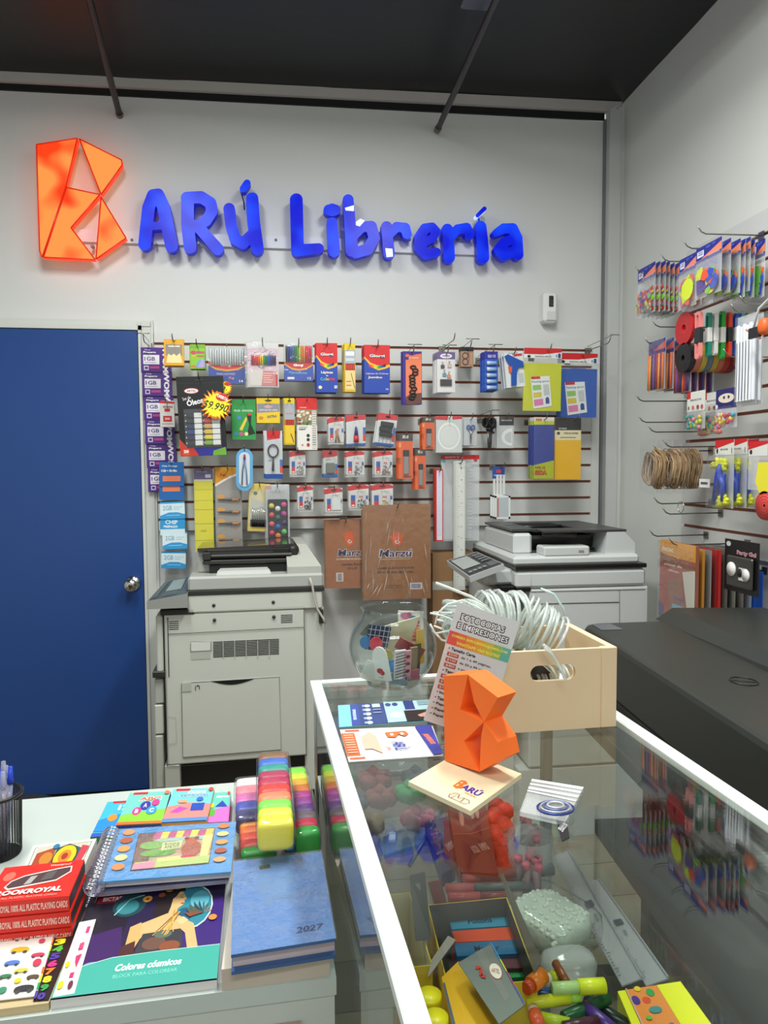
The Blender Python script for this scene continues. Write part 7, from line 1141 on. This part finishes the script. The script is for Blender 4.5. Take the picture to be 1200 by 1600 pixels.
slab('sticker_sheet','narrow white sticker sheet with pink figures overlapping the colouring block','sticker sheet',((124,1441),(150,1436),(116,1552),(82,1558)),TZ+.0135,.001,'#e6e4dc',[('r',.6,.1,.8,.2,'#c83a7a'),('r',.5,.34,.75,.44,'#c8346a'),('e',.65,.38,.1,.05,'#d84a7a'),('p',[(.5,.52),(.8,.5),(.7,.68),(.55,.6)],'#c8346a'),('r',.5,.74,.7,.8,'#c8346a'),('e',.2,.62,.12,.04,'#e8d82a'),('e',.2,.88,.14,.05,'#e8d82a'),('e',.7,.9,.12,.05,'#6a2a4a')])
slab('beige_book','book with beige edge under the sticker sheets','book',((-60,1462),(124,1446),(76,1567),(-100,1590)),TZ+.009,.009,'#c9b48a',[],side='#c9b48a')
# playing cards
slab('card_deck_box','white card box with a round yellow emblem behind the red decks','card deck',((52,1321),(151,1310),(128,1362),(30,1372)),TZ+.03,.03,'#dcd9cc',[('l',[(.06,.1),(.94,.08),(.94,.92),(.06,.94),(.06,.1)],.008,'#333'),('p',[(.1,.1),(.9,.09),(.9,.9),(.1,.92)],'#c9c2b0'),('p',[(.12,.3),(.4,.15),(.42,.9),(.1,.9)],'#a84a2a'),('e',.3,.5,.1,.2,'#c8802a'),('p',[(.42,.2),(.6,.1),(.86,.3),(.8,.8),(.55,.92),(.4,.8)],'#2a5a6a'),('e',.6,.5,.19,.38,'#2a2a20'),('e',.6,.5,.175,.35,'#e8c21f'),('e',.6,.5,.1,.2,'#d8862a'),('e',.6,.5,.05,.1,'#a8341f'),('p',[(.82,.2),(.94,.25),(.9,.7),(.8,.75)],'#c8404a'),('e',.4,.16,.05,.08,'#2a7aa0')],side='#d0cdc0')
RD=((8,1356),(132,1343),(108,1400),(-32,1413))
rt_=[('r',0,0,1,1,'#d8281c'),('e',.14,.3,.07,.13,'#dd6a58'),('t','Waterproof',.72,.1,.26,.07,'#f0c8b8',0,.02),('p',[(.2,.45),(.33,.32),(.72,.2),(.88,.17),(.9,.34),(.76,.56),(.22,.7),(.16,.62)],'#f2e4dc'),('p',[(.215,.47),(.34,.35),(.72,.23),(.87,.2),(.88,.33),(.75,.53),(.22,.66),(.18,.6)],'#50383a'),('p',[(.42,.38),(.5,.36),(.46,.58),(.38,.6)],'#a8a4a0'),('p',[(.6,.31),(.72,.27),(.7,.5),(.56,.54)],'#5a5654'),('t','BROOKROYAL',.46,.8,.84,.13,'#f4e6d8',0,.05,.1),('t','100% ALL PLASTIC PLAYING CARDS',.48,.945,.74,.05,'#e8a090',0,.01)]
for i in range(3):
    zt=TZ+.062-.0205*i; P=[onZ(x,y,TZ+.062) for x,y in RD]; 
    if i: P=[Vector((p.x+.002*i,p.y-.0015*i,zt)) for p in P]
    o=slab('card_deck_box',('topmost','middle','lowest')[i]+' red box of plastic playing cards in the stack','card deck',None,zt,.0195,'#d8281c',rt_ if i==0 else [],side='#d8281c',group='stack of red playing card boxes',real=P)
    Q=[p-Vector(o.location) for p in P]; b=MB(); A_,B_=Q[3],Q[2]; n=(B_-A_).cross(Vector((0,0,1))).normalized(); n=n if n.y<0 else -n
    mp=lambda u,v,k:A_*(1-u)+B_*u+Vector((0,0,-.0195*v))+n*(.0003+k*.0001); w=(B_-A_).length
    art(b,mp,w,.0195,[('t','OKROYAL 100% ALL PLASTIC PLAYING CARDS',.56,.5,.84,.46,'#f4d0c4',0,.02)]); b.build('side_lettering',o)
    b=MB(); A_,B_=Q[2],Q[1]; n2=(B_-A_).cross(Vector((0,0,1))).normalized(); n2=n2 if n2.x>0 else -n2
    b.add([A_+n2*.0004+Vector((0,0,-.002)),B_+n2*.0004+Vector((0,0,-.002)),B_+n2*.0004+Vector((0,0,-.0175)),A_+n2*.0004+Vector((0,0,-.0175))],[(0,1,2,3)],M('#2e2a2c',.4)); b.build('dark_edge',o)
# mesh pen cup
pc_=onZ(-2,1335,TZ); b=MB(); r_=.036
cup=empty('mesh_pen_cup',(pc_.x,pc_.y,TZ),0,'black wire mesh pen cup at the left picture edge','pen cup')
for i in range(44): a=2*math.pi*i/44; b.tube([(r_*.92*math.cos(a),r_*.92*math.sin(a),.003),(r_*math.cos(a),r_*math.sin(a),.098)],.0006,DK2,4)
for i in range(36): z=.004+.0026*i; rr=r_*(.92+.08*i/36); b.tube([(rr*math.cos(a),rr*math.sin(a),z) for a in [j*math.pi/14 for j in range(28)]],.0005,DK2,4,True)
b.lathe([(0,.002),(r_*.92,.002)],DK2,24); b.build('wire_mesh',cup)
b=MB(); b.tube([(r_*1.02*math.cos(a),r_*1.02*math.sin(a),.099) for a in [j*math.pi/14 for j in range(28)]],.003,DK2,8,True); b.build('rim',cup)
rnd=random.Random(9); PENC=clear('pen_plastic',(.8,.82,.92),1.5,.06,.3,0,(.7,.72,.85))
for i in range(13):
    a=i*2.4; rr=.026*math.sqrt((i+.5)/13); tx,ty=rr*math.cos(a),rr*math.sin(a); L=rnd.uniform(.125,.15); bx_,by_=tx*.5,ty*.5
    b=MB(); b.tube([(bx_,by_,.006),(tx*.95,ty*.95,L*.8)],.0042,PENC,8); b.tube([(tx*.95,ty*.95,L*.8),(tx*.97,ty*.97,L*.86),(tx,ty,L)],[.0052,.0048,.0034],PENC if i%4 else M('#2544c0',.25),8)
    o=tag(b.build('pen',None,(pc_.x,pc_.y,TZ)),('blue-capped pen' if i%4==0 else 'clear-capped pen')+', '+['leftmost','second','third','fourth','fifth','sixth','seventh','eighth','ninth','tenth','eleventh','twelfth','rightmost'][sorted(range(13),key=lambda j:math.sqrt(j+.5)*math.cos(j*2.4)).index(i)]+' of the pens in the mesh cup','pen','pens in the mesh cup')
    b=MB(); b.tube([(bx_,by_,.01),(tx*.9,ty*.9,L*.72)],.0016,M(['#5a3a9a','#e08a4a','#3a5ac8','#c87a5a'][i%4],.4),6); b.build('ink_tube',o)
# office chair back at far left
p=onY(0,1215,1.75); b=MB(); b.pillow((0,0,0),(.2,.03,.22),M('#1c1b1c',.6,noise=.2,scale=80),.5,20)
ch_=empty('office_chair',(p.x-.215,1.78,0),0,'black office chair whose backrest edge shows at the left picture edge','chair'); b.build('backrest',ch_,(0,0,p.z-.0))
b=MB(); b.pillow((0,.24,.46),(.23,.22,.04),M('#1c1b1c',.6),.5,16); b.build('seat',ch_); b=MB(); b.tube([(0,.03,p.z-.1),(0,.08,.44)],.018,DK2,8); b.tube([(0,.24,.42),(0,.24,.1)],.025,DK2,10); b.build('column',ch_)
for k in range(5): a=k*1.2566; b=MB(); b.tube([(0,.24,.1),(.26*math.cos(a),.24+.26*math.sin(a),.06)],[.02,.012],DK2,8); b.pillow((.26*math.cos(a),.24+.26*math.sin(a),.03),(.02,.02,.03),DK2,.8,10); b.build('leg',ch_)
